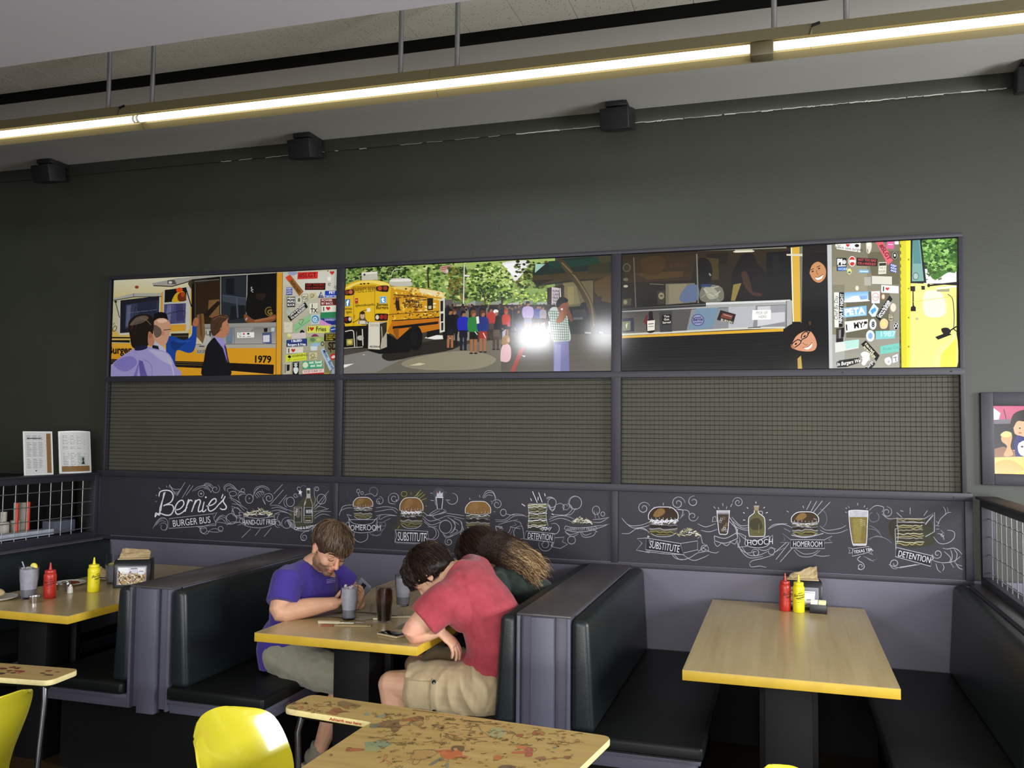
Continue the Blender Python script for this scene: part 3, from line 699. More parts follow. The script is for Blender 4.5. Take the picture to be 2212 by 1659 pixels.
a.P('680 690 730 665 830 670 900 695 760 702', 'E4E4E0').P('900 600 1040 600 1060 700 980 720 900 705', '9C988C')
# dark restaurant side on the right
a.G('1640 300 2160 180 2160 660 1640 660', '3E3222', '1C1612').P('1640 440 2160 400 2160 660 1640 660', '1B1714').P('1760 255 2000 240 2000 430 1780 450', '6E6648').P('1765 265 1860 255 1900 420 1790 440', '827A58').P('1800 290 1850 285 1850 420 1800 430', '91885E')
a.P('1545 120 1720 85 1740 70 2050 50 2060 110 2150 120 2150 210 1830 250 1560 285 1530 250 1528 180', '22342E').P('1548 110 1625 112 1545 180', 'A8C8B8').P('1530 200 1640 195 2000 160 2150 150 2150 215 1800 240 1560 280 1532 250', '4C4024').P('1530 240 1700 230 1560 284', '2A2416').P('1990 60 2145 45 2145 160 2060 120', '4A4630').P('1650 90 2040 60 2060 110 1660 150', '1E4438')
a.P('1720 80 1765 78 1860 190 1930 290 1990 400 2030 560 2030 640 1985 640 1975 500 1930 400 1880 300 1790 180', '4F4430', True).L('1755 100 1850 200 1925 310 1985 430 2005 600', 12, '7C6C4C').L('1830 180 1870 200', 6, '2E2618')
a.P('2010 250 2150 190 2150 420 2070 400 2010 330', '5C4A26').P('1960 120 2150 90 2150 180 1960 190', '3A3A22')
a.P('1900 430 1930 410 1950 440 1975 560 1980 650 1930 655 1905 500', '141214', True).P('2030 420 2055 400 2085 420 2085 500 2070 520 2028 500', '17141A', True).E(2055, 378, 14, 18, '2A2018').P('2040 520 2075 520 2075 650 2040 650', '2C241E').P('1935 640 1985 645 1985 658 1935 656', '9A948C').P('2045 640 2078 642 2078 655 2045 655', '8A847C').E(1935, 425, 14, 14, '1E1816')
a.P('1835 470 1940 465 1950 520 1840 530', '3A3C3C').P('1845 530 1920 525 1920 545 1845 548', '5C6468')
# sign strip
a.P('1676 290 1735 300 1732 440 1675 445', 'C8BEC0')
for i, w in enumerate(('FUNL', 'CAKE', 'FREE', 'TEST', 'FREE')): a.T(w, 1682, 332+i*26, 18, '5C4E68', 0, .9, .03)
a.L('1742 300 1745 370', 9, 'C4C8C0').P('1750 270 1775 280 1770 370 1755 365', '3E3624')
# crowd
a.P('850 445 1200 430 1700 430 1700 650 850 640', '2C2826')
rs = random.Random(4); CC = ['1E1C22', '2A2A34', '4C4448', '6E2C28', '3A3E5A', '8C8478', '1C2430', '54463A', '22201E']
for i in range(110):
    x = rs.uniform(850, 1700); y = rs.uniform(430, 480)
    if i % 10 == 0: a.k += 1
    a.E(x, y, 9, 12, rs.choice(['2A1E18', '3C2A20', '4A3226', '1E1614', '8A6A50']), inc=False)
    a.P([(x-17, y+14), (x+17, y+14), (x+19, y+75), (x+12, y+150), (x-12, y+150), (x-19, y+75)], rs.choice(CC), True, inc=False)
def person(x, y, top, h, c1, c2, hair, skin='A87858', legs=None, w=1.0):
    """small printed figure: x centre, y top of head, height h"""
    u = h/7.6
    a.P([(x-u*.95*w, y+u*1.5), (x-.3*u, y+u*1.1), (x+.3*u, y+u*1.1), (x+u*.95*w, y+u*1.5), (x+u*1.1*w, y+u*2.8), (x+u*.7*w, y+u*4), (x-u*.7*w, y+u*4), (x-u*1.1*w, y+u*2.8)], c1, True)
    a.P([(x-u*.7*w, y+u*3.8), (x+u*.7*w, y+u*3.8), (x+u*.75*w, y+u*5.2), (x-u*.75*w, y+u*5.2)], c2)
    lg = legs or skin
    a.P([(x-u*.65*w, y+u*5.1), (x-u*.05, y+u*5.1), (x-u*.2, y+h), (x-u*.6*w, y+h)], lg).P([(x+u*.05, y+u*5.1), (x+u*.65*w, y+u*5.1), (x+u*.55*w, y+h), (x+u*.15, y+h)], lg)
    a.E(x, y+u*.62, u*.42, u*.55, skin).P([(x-u*.5, y+u*.8), (x-u*.45, y+u*.1), (x, y-u*.08), (x+u*.45, y+u*.15), (x+u*.4, y+u*.45), (x-u*.1, y+u*.5), (x-u*.3, y+u*1.0)], hair, True)
    a.E(x-u*.4, y+h, u*.35, u*.13, '2A2420').E(x+u*.4, y+h, u*.35, u*.13, '2A2420')
person(1490, 405, 0, 250, 'B9A8CE', '8C8CA2', '241C1A', w=1.25); person(1565, 430, 0, 210, '4A5C9C', '2A2A3C', '1E1816'); person(1608, 440, 0, 190, '9C98A4', '3C3A40', '2A2020')
person(1240, 470, 0, 310, '17161A', '6E5E50', 'E8E4E2', legs='5A4A40'); person(1200, 450, 0, 250, 'B8463A', '5C4C44', '2A1E18', legs='4C3C34'); person(1320, 470, 0, 230, 'C4441E', '1E1A1C', 'C8481E'); person(1415, 465, 0, 210, '1A191E', '2A3A74', '2A1C16', legs='2A2620')
a.P('1328 570 1350 565 1352 600 1330 602', 'C85A74').P('1290 640 1320 620 1310 680 1290 700', 'B8B4C4')
person(915, 465, 0, 280, '1C1A18', '1C1A1A', '6A4A30', legs='201C1A'); person(882, 462, 0, 310, '141314', '242428', '1E1614'); person(985, 478, 0, 305, '2A34B4', '1A1C34', '1C1210', legs='22263C', w=1.1)
person(1065, 475, 0, 335, '3C8A48', '161418', '7A5A34', w=1.0); person(1138, 475, 0, 325, '243C86', 'A83A24', '6A3A1E'); a.P('1085 525 1105 520 1110 575 1090 580', 'E4E0DA')
a.L('1075 640 1095 665', 6, 'E0DCDC').L('1140 650 1160 690', 7, 'E4E0DC')
# sitting child and red kerb line, table with cups
a.P('1275 860 1280 780 1300 740 1340 740 1358 780 1355 850 1330 878 1290 875', 'DDBCC0', True).P('1285 740 1290 690 1320 668 1345 680 1348 720 1320 740', 'A88A5C', True).E(1338, 706, 12, 18, 'CFA288')
a.P('1430 770 1470 760 1385 955 1350 955', 'A8544C').P('1440 825 1475 830 1460 840', 'E0DCDC')
a.P('1570 635 1585 600 1700 598 1690 650', 'A9C4DC').P('1600 575 1622 572 1620 615 1602 615', 'E8E8EC').P('1625 585 1645 582 1645 620 1628 620', '3C2C28').P('1650 560 1668 560 1668 610 1652 610', 'D8D8E0').P('1595 590 1610 590 1610 620 1596 620', '3A2A24')
# man in checked shirt, hands at the face
a.P('1650 490 1680 450 1730 455 1790 500 1812 600 1818 715 1690 722 1668 600 1660 545', 'B9C4BC', True)
for k in range(9): a.L([(1660+k*18, 470+k*6), (1672+k*17, 600), (1690+k*15, 718)], 4, '4E6458')
for k in range(12): a.L([(1655+k*2, 480+k*20), (1740+k*3, 484+k*20), (1806, 500+k*18)], 4, '566C60')
a.P('1690 722 1810 715 1815 950 1690 950', '7C7CA8').P('1700 740 1750 740 1745 950 1695 950', '9494BC').P('1712 430 1745 410 1800 410 1810 450 1790 520 1750 570 1710 560 1740 510 1725 470', '8C5A42', True).P('1712 440 1720 395 1760 368 1800 385 1800 410 1760 420 1730 450', '15100F', True).P('1740 500 1760 470 1772 520 1750 570 1708 565', 'A06C50', True).P('1800 440 1835 520 1840 560 1815 550 1795 480', '7A4C38', True).E(1756, 465, 9, 8, 'D0D4D8')
# bus
a.P('60 310 90 265 170 240 300 238 395 260 420 300 430 380 432 560 400 660 330 665 240 560 200 590 60 600', 'DDB420', True)
a.P('60 330 110 270 200 245 320 245 400 275 420 320 415 560 240 560 220 600 60 600', 'E2BE28').P('62 300 110 268 200 243 320 243 400 268 390 290 280 262 180 262 90 300', 'F0DC78', True).P('75 345 120 285 300 275 310 300 120 320', 'C69C1C')
a.P('420 300 440 282 560 290 700 305 815 330 835 350 835 620 800 630 800 520 430 600 390 665 400 560', 'D6A41C').P('430 290 560 292 820 335 835 360 820 375 440 300', 'E6CC78', True).P('640 300 820 330 830 370 650 335', 'E8DCB4')
a.foliage(440, 300, 640, 470, 90, ['9A6A18', 'B8821C', 'E6C850', '7C5214', 'F0DC7C', 'C48C1C'], 6, 20, 21).foliage(620, 330, 790, 500, 60, ['F0E8C0', 'E8D890', 'D4A830', 'C08C20'], 6, 18, 22).foliage(430, 480, 800, 560, 110, ['3A2A10', '6E4C14', 'D8A828', 'F0D468', 'A87818'], 5, 14, 23)
a.P('390 640 430 560 800 530 800 620 660 650 610 600 560 610 555 690 465 700 440 670', 'C67E16').P('432 600 790 560 790 580 432 622', '1C140C').L('440 555 795 530', 7, '2A1E10').L('395 520 430 505 800 480', 5, '5C4010').P('435 618 480 612 480 690 465 700 440 650', '9A6414')
a.P('250 600 240 790 330 815 560 800 620 700 560 620 465 705 400 660', '12100E').E(610, 690, 56, 100, '0E0C0C').E(600, 690, 30, 62, '1C1A1A').P('700 640 800 620 800 660 700 690', '14110E').P('820 640 860 600 860 700 830 710', '121010')
a.P('800 380 840 370 840 640 800 650', 'D8D6C8').P('806 400 828 398 828 480 806 484', '24241E').P('808 500 830 498 828 560 808 562', '1A1A18').P('812 570 830 570 828 630 812 632', '2A2822').P('706 380 748 374 748 470 708 476', '241A10').P('712 440 736 438 736 462 712 464', 'C8BCA0').L('640 395 700 390', 7, '3A2C14').L('685 370 820 382', 8, 'C8A038').L('440 352 700 372', 6, '2E2210').L('705 375 706 470', 5, '3A2A14')
a.P('460 372 480 372 490 470 465 480 452 420', '3C2614').E(473, 385, 10, 14, '8A5A34').T('Bernies', 530, 412, 30, '3A1C14', 3, .85, .03).T('BURGERS', 520, 450, 30, '3A1C14', 2, .8, .02)
a.P('190 178 312 170 318 235 190 240', 'CDCABC').P('190 178 312 170 312 185 190 195', 'E6E4DA').E(212, 195, 8, 9, '4A463C').P('412 240 440 222 560 225 578 250 575 285 420 280', 'C9C6BA', True).P('425 235 560 228 570 245 425 250', 'E8E6DE', True)
a.E(185, 268, 8, 6, '2A2418').E(210, 266, 8, 6, '2A2418').E(242, 264, 8, 6, '2A2418').T("WHERE'S BERNIE", 112, 340, 40, '3A2C10', -4, .52, -.01)
a.P('308 288 395 280 398 320 385 330 315 322', '3C1E14', True).E(332, 302, 17, 17, 'C05A34').E(374, 300, 17, 17, 'A04A2C').P('62 318 125 312 128 350 62 356', '3C1E14', True).E(75, 334, 14, 16, '8A4A30').E(104, 330, 15, 16, 'C87A4C')
a.P('62 388 100 386 100 440 62 444', '4C8CC4').T('f', 72, 436, 40, 'FFFFFF', 0, 1, .05).P('332 366 382 362 384 418 332 422', '5CA4D0').L('336 368 380 365 380 415 336 418', 4, 'D8E8F0', sm=False, closed=True).T('t', 346, 408, 38, 'FFFFFF', 0, 1.1, .05)
a.T('ernies', 60, 470, 22, '3A2A0C', 0, .7).T('rgers', 66, 496, 22, '3A2A0C', 0, .7).T('Bernies', 308, 440, 24, '3A2A0C', 0, .85, .02).T('Burgers', 302, 464, 24, '3A2A0C', 0, .9, .02).T('@BernieBurgerBus', 140, 446, 18, '5A4410', -4, .78)
a.P('138 380 162 378 162 420 138 422', 'B84A34').L('142 395 158 394', 5, 'F0D8C0')
a.L('295 290 290 560', 3, 'A8841A').L('130 290 125 600', 3, 'A8841A').P('228 458 258 454 258 484 230 486', 'E8E4D4').L('230 470 180 490 170 540 120 570', 5, '4A3A18').P('130 510 140 508 138 540 128 542', 'C29A1E')
a.P('176 500 195 478 215 500 218 535 230 555 240 580 205 588 180 582 155 575 172 550', '6A5A4C', True).E(196, 518, 18, 24, 'C8B090').E(196, 494, 20, 12, '3A2E22').P('158 578 175 556 215 556 238 580', 'D8D0BC', True).L('170 562 170 580', 5, '3A2E22').L('222 562 224 580', 5, '3A2E22')
a.P('295 510 310 500 385 500 396 512 394 545 382 555 305 556 295 545', '241410', True).E(312, 528, 14, 18, 'DCD4C0').E(345, 526, 15, 18, 'A8382C').E(376, 526, 16, 20, '9A2E26').P('55 530 100 522 112 540 108 570 60 575', '241410', True).E(98, 542, 12, 16, 'CFC8B8').E(68, 546, 14, 14, '7A2A22')
a.P('50 600 240 592 240 620 50 625', '1C1A16').P('50 625 240 615 240 770 50 775', '14120F').L('60 640 120 632 130 680 135 760', 7, 'D8D4C4').L('195 620 200 750', 8, 'D8D4C4').L('52 770 200 760', 7, 'B4B0A0').L('150 640 152 760', 6, '8E8A7C').P('70 700 122 696 122 745 72 750', 'A49C58').E(96, 722, 18, 16, 'D4CC7C').E(180, 690, 26, 20, 'B8B4AC')
a.P('244 566 385 562 388 760 330 782 240 775', 'B6B0A2').P('244 570 330 566 332 778 242 776', 'D9D4C6').P('332 580 388 565 385 640 350 700 345 770 332 780', '3E3A30').T('PROPANE', 252, 766, 15, '2A2620', 0, .9, .03).T('bernie', 256, 600, 26, 'A09C92', 0, .7).L('345 600 350 690 340 770', 6, 'C4BFAE')
a.build('print', t, M_print)

# ---- right photograph: serving hatch, two smiling people, stickered door ----
t, clip = photo_thing(2, 'wide colour photograph of a dark serving hatch with two smiling faces and stickered door')
a = Art(1330, 500, 2.8727, .0121, clip)
a.R(20, 20, 2160, 880, '15140F')
a.G('40 145 1090 100 1090 440 40 470', '3A2E18', '17130D').P('45 170 500 150 470 300 60 320', '3E301A').P('120 260 420 245 420 280 200 300', '54401F').P('160 170 300 160 280 260 180 260', '4A3818', True).P('560 140 700 130 690 200 570 200', '241E14').P('540 160 640 170 640 300 560 300', '4C4022').P('510 180 570 170 600 240 580 320 520 320', '120E0C', True)
a.P('720 280 760 180 790 140 850 140 880 200 930 260 940 380 860 440 740 430', '15110E', True).P('780 260 810 250 840 330 850 370 905 385 900 400 850 395 800 340', '4A3224', True).P('935 130 1090 120 1085 430 935 430', '0E0D0C').P('970 150 1010 140 1020 230 980 250', '1E1D1C').P('730 330 780 320 740 430 715 430', '8A7C48').L('580 260 590 275', 9, '8C8C84').L('640 200 650 300', 10, '2A2416')
a.P('310 325 490 320 500 440 310 455', '76705E').P('330 330 440 325 440 440 330 450', '88806A').P('395 410 440 340 500 330 520 380 500 430 420 440', '62708C', True).P('520 400 540 340 600 330 660 350 670 420 620 440 540 435', '75766A', True).P('550 350 600 345 640 400 580 420', '9C9C8C', True).L('545 355 600 400 650 370', 5, 'B4B4A8').L('530 410 590 380 640 430', 5, '8E8E84').P('530 325 600 328 590 345 530 345', '34466C').L('600 350 640 340', 5, 'B0B0A0')
a.P('255 370 310 362 305 450 262 455', '3E3A2C').E(283, 400, 18, 22, '8A8468').L('275 400 292 398', 8, '3A3424')
a.L('112 160 125 470', 6, '6C6A5C', sm=False).L('503 140 512 445', 8, '7C7E74', sm=False).T("...BURGERS & FRIES", 165, 245, 26, '5E3C1C', -6, .9, -.01).L('210 325 300 330', 4, '77755E')
a.E(68, 225, 24, 26, '3C3828').O(68, 225, 22, 24, 4, '706A50').E(62, 298, 16, 10, '6E6A58').E(62, 340, 14, 8, 'B0AC9C').P('42 420 98 415 95 458 42 460', '4E4A34').E(60, 438, 12, 14, '8E8660')
a.P('740 112 850 108 850 128 740 132', 'B4B09A').L('500 118 1060 100', 8, '8E8C80', sm=False).L('730 126 860 122', 6, 'D8D4C8')
# steel counter
a.P('40 478 1085 422 1088 452 40 500', 'A2A4A2').P('40 478 560 452 560 466 40 494', '3C3C3A').P('560 442 1080 424 1080 436 560 455', 'C8CACA').G('40 500 1060 455 1060 600 40 640', '55524C', '6E6A66').P('350 490 1060 455 1060 595 350 622', '8A8C90').P('500 478 640 472 600 600 450 610', '788EA0').P('700 470 870 462 850 600 700 605', 'AEB0B6').P('880 465 1050 458 1050 560 880 590', 'C0C0C4').P('350 490 470 484 440 615 350 622', '5E5C5A').P('960 460 1050 456 1050 500 960 505', '9A9AA0')
a.L('40 640 300 628 820 600 1050 596', 12, 'C7C4B8', sm=False).P('40 648 1040 602 1040 620 40 662', 'CDA63A').P('1055 430 1095 428 1095 600 1060 605', 'A8A8A6').L('1060 430 1060 600', 5, '6A6A68', sm=False)
a.P('40 540 112 535 115 620 42 625', '2A2E44').P('42 560 92 555 92 612 45 618', '7A8064').T('f', 62, 600, 30, 'D8D4C0')
a.P('205 500 228 497 232 540 244 555 242 620 196 625 192 560 205 540', '16120F', True).P('196 555 243 550 242 612 197 618', 'DAD6CC').L('202 575 236 572', 5, '5A564C').L('202 590 236 588', 4, '7A766C').P('172 560 190 515 200 520 192 585', '6E2C34').P('270 500 350 495 350 622 275 625', '47464A')
sticker(a, '287 518 344 514 344 576 288 580', '1C1A18', 'You|Got|Served', 'D8D4CC')
a.E(510, 550, 40, 38, '9296B4').O(510, 550, 37, 35, 5, '4A4C78').T('Bernie', 480, 556, 20, '3A3A6A', -3, .8, .03).L('485 568 535 564', 7, '5A5C88').L('490 535 530 532', 7, '5A5C88')
sticker(a, '650 488 746 514 728 576 628 548', '2C2826').P('665 505 728 520 718 548 650 532', '7E4A3A').T('BURNIN', 650, 555, 16, 'CFC8BC', 14, .9).L('670 515 720 530', 5, 'B0968A')
sticker(a, '848 488 964 486 962 545 846 550', 'DEDEDC').T('PICK UP', 872, 514, 17, '6E6E6E', -2, .8, -.01).T('HERE', 888, 538, 17, '6E6E6E', -2, .85, -.01)
a.L('820 598 900 594', 5, '4A4A48')
for k in range(11): a.L([(40, 672+k*18), (500, 652+k*19), (1040, 634+k*20)], 4, '24222C' if k % 2 else '1E1C26')
a.P('40 665 1040 625 1100 640 1100 860 40 870', '100F16') if False else None
# yellow post and open doorway
a.P('1088 100 1142 95 1150 560 1100 560', 'C9A848').P('1140 95 1160 92 1168 560 1148 570', '7C7A70').L('1090 100 1102 560', 7, 'E0DCC8', sm=False).P('1060 140 1195 138 1195 155 1060 150', 'C9C5B4').P('1160 90 1315 82 1330 850 1150 855', '120F0D').P('1165 95 1315 85 1315 150 1165 160', '241C16').P('1128 790 1150 770 1158 860 1130 860', 'B49C56')
# upper face: woman leaning out
a.P('1165 250 1175 180 1215 135 1280 130 1315 150 1325 320 1300 350 1190 330', '130D0C', True)
a.P('1205 215 1225 185 1275 175 1298 200 1305 250 1298 290 1265 318 1230 305 1208 270 1198 240', 'BC8C64', True).P('1200 260 1190 210 1215 165 1270 155 1308 190 1312 260 1295 215 1265 190 1240 192 1215 215', '150E0C', True)
a.E(1222, 248, 8, 4, '241410', -25).E(1262, 230, 8, 4, '241410', -20).L('1210 240 1228 230', 4, '2A1812').L('1248 222 1270 212', 4, '2A1812').L('1245 240 1250 262 1258 268', 5, '96643E').P('1238 284 1262 282 1285 268 1278 292 1250 300', 'F0E8DC', True).L('1236 283 1260 284 1287 266', 4, '7A3A2C')
a.P('1178 520 1195 470 1198 520 1190 550 1178 545', '8C6044', True).E(1302, 370, 7, 7, 'B8B8B8').P('1170 340 1320 320 1325 850 1165 850', '0C0A0B').P('1198 560 1210 555 1212 580 1200 582', '5C3E2C')
# lower face: tilted, black glasses
a.P('1040 700 1045 620 1080 580 1140 565 1200 585 1210 640 1120 720 1060 740', '14100F', True)
a.P('1085 690 1110 640 1160 608 1200 612 1232 650 1248 700 1235 735 1195 745 1130 738 1095 718', 'C7967A', True)
a.P('1060 700 1075 630 1120 590 1180 585 1215 620 1170 620 1120 650 1090 700', '16100E', True).L('1090 712 1105 722 1140 700 1150 682 1130 672 1102 690 1090 708', 6, '100E10').L('1160 668 1185 655 1195 632 1180 622 1156 640 1152 664', 6, '100E10').L('1146 684 1160 668', 6, '100E10').L('1190 640 1205 622', 6, '100E10').E(1118, 698, 9, 5, '241612', -35).E(1172, 650, 9, 5, '241612', -35)
a.L('1160 690 1180 705 1192 700', 5, '9C6A4E').P('1165 722 1195 715 1218 690 1215 715 1190 732', 'F2ECE6', True).L('1160 722 1195 714 1220 688', 4, '8A3E34').P('1086 715 1100 705 1112 722 1100 730', 'A87858')
# stickered steel door
a.P('1312 84 1340 82 1345 850 1325 850', 'B9BABC').G('1340 80 1762 62 1762 850 1345 850', '7E7A66', '9C9A90').P('1345 220 1560 200 1560 380 1345 375', '95917C').P('1560 130 1760 120 1760 330 1600 330', '6E6A54').P('1345 640 1420 640 1420 850 1345 850', 'A6A6A2').P('1430 380 1700 370 1700 660 1430 660', '6E6A5A').P('1345 330 1420 330 1420 640 1345 640', '85826F')
a.P('1362 80 1520 68 1518 130 1368 108', 'E4E2DC').T('peace,', 1366, 104, 18, '4A4A46', 4, .8).T('love,', 1424, 112, 18, '4A4A46', 4, .8).T('burgers', 1468, 118, 18, '4A4A46', 4, .8).heart(1440, 86, 12, 'C8303C').E(1497, 88, 14, 10, '2A2622').O(1385, 82, 9, 8, 3, '4A4A46', 0, 0, 180)
a.P('1556 70 1585 68 1588 100 1575 135 1560 132 1555 100', 'CFCBBE', True).E(1570, 82, 10, 12, 'E4E0D4').L('1562 110 1566 132', 5, '6A665C')
a.P('1612 65 1660 65 1720 180 1690 210', 'CE6A74').T('#SLGT', 1636, 88, 26, '5C1C2A', 60, 1, .02)
a.P('1684 64 1728 62 1726 110 1680 104', 'D06C9C').L('1690 80 1720 82', 5, 'F0C8D8').P('1730 62 1756 60 1756 80 1732 80', 'DCDCE4').E(1732, 150, 17, 26, '1E1E1E').O(1732, 150, 14, 22, 3, 'B0B0A8').E(1732, 148, 6, 9, 'D8D8D0')
sticker(a, '1370 164 1432 164 1432 245 1372 245', '17181C').T('PI', 1374, 205, 34, 'F4F4F4', 0, .9, .05).E(1418, 190, 12, 14, 'C8C8C8').L('1378 215 1428 213', 6, 'F0F0F0').P('1376 222 1430 220 1430 243 1376 243', '3E6CA8').T('WORK', 1380, 241, 15, 'BCD4F0', 0, .9)
a.E(1467, 185, 24, 33, 'B83C34').O(1467, 185, 21, 30, 4, 'F0E4E0').P('1450 182 1456 176 1480 176 1486 184 1482 198 1476 190 1460 190 1456 200', 'F4ECE8')
sticker(a, '1496 162 1625 170 1622 216 1494 212', '201618', 'NOT TOO BAD|FOR A WHITE BOY', 'C0585A')
sticker(a, '1632 192 1680 190 1678 262 1630 265', 'E2E0D0', 'CAUTION|THIS IS|BURGERS', '6A6A5A').P('1634 196 1678 194 1678 212 1634 214', '3A3A34')
sticker(a, '1702 196 1742 210 1742 258 1702 250', '2E3890', 'KEEP|KIDS|SAFE', 'E0E4F8')
a.E(1450, 248, 14, 18, 'D6D282').P('1442 248 1458 248 1458 260 1442 260', '4A7A8C').P('1508 236 1572 238 1572 258 1508 258', '7FAAC8').L('1515 248 1565 249', 5, 'E0ECF4').P('1590 276 1714 280 1714 330 1590 326', 'C9C7BC').P('1542 284 1584 282 1584 336 1542 334', 'A9A89E').E(1498, 352, 11, 15, 'CFCDBE')
sticker(a, '1648 332 1755 340 1755 384 1648 380', 'E2DFDC').T('I', 1656, 370, 28, '222222', 2, 1, .04).heart(1686, 356, 12, 'CC2E34')
a.P('1355 378 1386 378 1384 595 1358 595', 'D8D8D4').T('Chef By Day', 1378, 552, 22, '26262A', -90, .95, 0, .2).P('1386 378 1416 377 1408 590 1384 595', '1B1B1E').T('NINJA BY NIGHT', 1404, 572, 19, 'E8E8E8', -87, .9, .02)
a.G('1420 378 1568 372 1568 432 1420 440', '7CAAD0', 'C8DCE8').P('1440 420 1480 400 1540 405 1568 425 1568 432 1420 440', 'D8E4EC', True).P('1510 400 1560 398 1560 420 1520 424', '88A8D0')
sticker(a, '1586 372 1640 370 1638 446 1588 446', 'DDD6D4').O(1612, 406, 20, 24, 4, 'C89898').T('no', 1600, 414, 20, 'A89898').E(1660, 405, 15, 22, '9A7456').E(1660, 405, 9, 14, 'D8CCBC')
sticker(a, '1412 475 1556 460 1558 522 1414 535', '86B4DA', 'PETA', 'E8F2FA', bold=.05).L('1425 526 1550 514', 5, 'B8D4EC')
a.P('1568 502 1600 446 1632 478 1612 528 1590 530', 'CADDE6').P('1580 490 1610 470 1618 490 1590 515', '5C9CC8').P('1614 530 1700 396 1718 420 1640 556', '1C1C1E').T('Come to the Darkside', 1632, 534, 15, 'E8E8E8', -57, .62, .02).T('We have BURGERS', 1646, 540, 15, 'E8E8E8', -57, .68, .02)
a.E(1722, 472, 19, 28, 'D2CDBA').O(1722, 472, 18, 27, 2, 'A8A494')
sticker(a, '1420 560 1565 544 1562 602 1426 628', 'E6E6E2').T('I', 1428, 614, 36, '1E1E20', -5, 1, .03).T('MY', 1478, 602, 36, '1E1E20', -6, .85, .03).E(1550, 566, 12, 9, '2A2624').L('1536 590 1546 574', 4, '2A2624')
a.E(1596, 576, 22, 34, 'CED2D2').T('8', 1588, 592, 32, '2A2C34', 0, .8, .03).P('1640 560 1665 540 1690 560 1680 600 1645 600', 'D2C09A', True).E(1662, 572, 13, 16, 'E4CC84')
sticker(a, '1692 512 1722 516 1722 556 1692 552', 'BDB69E', 'GET|SMK', '4A4638').L('1692 512 1722 516 1722 556 1692 552', 3, '3A3A34', sm=False, closed=True)
a.E(1739, 588, 17, 27, '1C1C20').O(1739, 588, 14, 23, 3, 'D4D4D4').L('1730 600 1746 572', 5, 'D4D4D4').L('1732 575 1746 596', 4, 'D4D4D4')
a.E(1580, 648, 27, 36, 'CDD8E2').E(1580, 648, 14, 20, '8CA4D4').P('1612 618 1735 614 1733 664 1614 670', '86C0C2').T('1987', 1636, 652, 32, 'B6DCDC', -1, 1.1, .03)
a.P('1368 602 1415 596 1412 688 1368 690', '4A4844').P('1385 612 1398 610 1396 664 1385 668', '8E8E8A').P('1400 600 1418 598 1416 655 1400 655', '17171A').P('1368 665 1412 662 1410 688 1370 690', '2A2828')
a.P('1360 690 1510 672 1508 724 1362 752', 'CDD0CC').P('1420 680 1510 670 1508 718 1430 730', 'B0CFC8').P('1640 712 1760 692 1758 746 1642 762', '7CBCB0').T('Keep Calm', 1660, 738, 18, '6AA89E', -7)
a.P('1522 700 1552 676 1638 770 1618 806', '17171A').T('If this is hard,', 1544, 700, 15, 'E8E4C8', 47, .68, .02).T('bury me in BURGERS', 1536, 718, 14, 'E8E4C8', 46, .56, .02)
a.P('1520 760 1545 745 1575 760 1570 790 1545 830 1525 820 1535 790', 'DAD6D8', True).P('1670 790 1700 780 1712 810 1695 830 1672 815', 'D8D8DC', True).T('e', 1688, 815, 20, '8A8A8C')
sticker(a, '1716 772 1752 758 1752 808 1718 818', 'D8D8DC').L('1722 785 1745 778', 4, '4A4A50').L('1735 780 1740 808', 4, '4A4A50').L('1716 772 1752 758 1752 808 1718 818', 3, '8A8A90', sm=False, closed=True)
a.P('1370 812 1390 800 1510 782 1520 812 1430 842 1375 845', '222222').T('In Burgers We Trust', 1374, 836, 22, 'E8E6E0', -10, .78, .015, .3).P('1545 850 1590 800 1612 822 1585 852', '1A1A1C').T('burge', 1566, 850, 20, 'E0E0E0', -50, .8)
# hinge and yellow body
a.P('1762 60 1830 55 1825 850 1775 850', 'C9C23A').P('1802 56 1830 54 1826 850 1806 850', 'DDD24A')
for k in range(19): a.L([(1766, 80+k*41), (1768, 100+k*41)], 6, '5C5620', sm=False)
a.L('1762 62 1772 850', 4, '8A8640', sm=False)
a.P('1830 320 2115 335 2115 850 1824 850', 'DFD68A').P('1832 55 1842 54 1838 320 1830 320', 'D8CE60').P('1915 380 2000 370 2040 420 2040 520 1920 520', 'ECE8C4', True).P('1900 60 2115 30 2115 320 1910 325', 'D9D8D2')
a.P('1905 50 2115 28 2115 240 2060 255 1980 300 1940 250 1910 170', '4E7A38', True).foliage(1905, 45, 2110, 240, 260, ['3C6428', '6A9448', '86AE5C', '2A4A1C', '9CC078'], 8, 22, 31).foliage(1930, 200, 2020, 300, 60, ['44602C', '2E4820', '6A8A48'], 5, 12, 32)
a.P('1832 52 1895 48 1928 320 1830 322', '1E2226').P('1842 54 1886 50 1912 308 1838 310', '7FA49C').P('1842 54 1880 52 1896 200 1846 200', '5E8C8C').E(1862, 278, 18, 22, 'A4B4B0').O(1862, 278, 17, 21, 4, '4E6468').L('1946 336 2115 318', 10, '1C1A18', sm=False).E(1942, 336, 9, 11, '1C1A18')
a.P('1985 350 2115 335 2115 345 1990 360', 'F0EEE0').P('1990 362 2070 356 2070 374 1995 374', '9C9880').P('1828 340 1858 340 1858 372 1848 372 1850 460 1862 470 1862 495 1830 495 1832 470 1842 462 1842 372 1830 370', '26221C').P('1896 338 1918 338 1918 362 1898 362', '2E2A20')
a.L('2060 390 2090 420 2100 520 2098 600', 5, '5A5644').P('1982 655 2060 625 2085 640 2000 672', '1C1A1C').P('2020 605 2060 598 2080 625 2040 640', '24201E', True).L('2060 625 2115 590', 8, '1A181A').L('2090 600 2115 620', 6, '1A181A').P('2000 720 2060 680 2115 640 2115 850 1990 850 1975 790', 'E6DE96', True).P('2020 760 2115 660 2115 850 2010 850', 'D8CC5C')
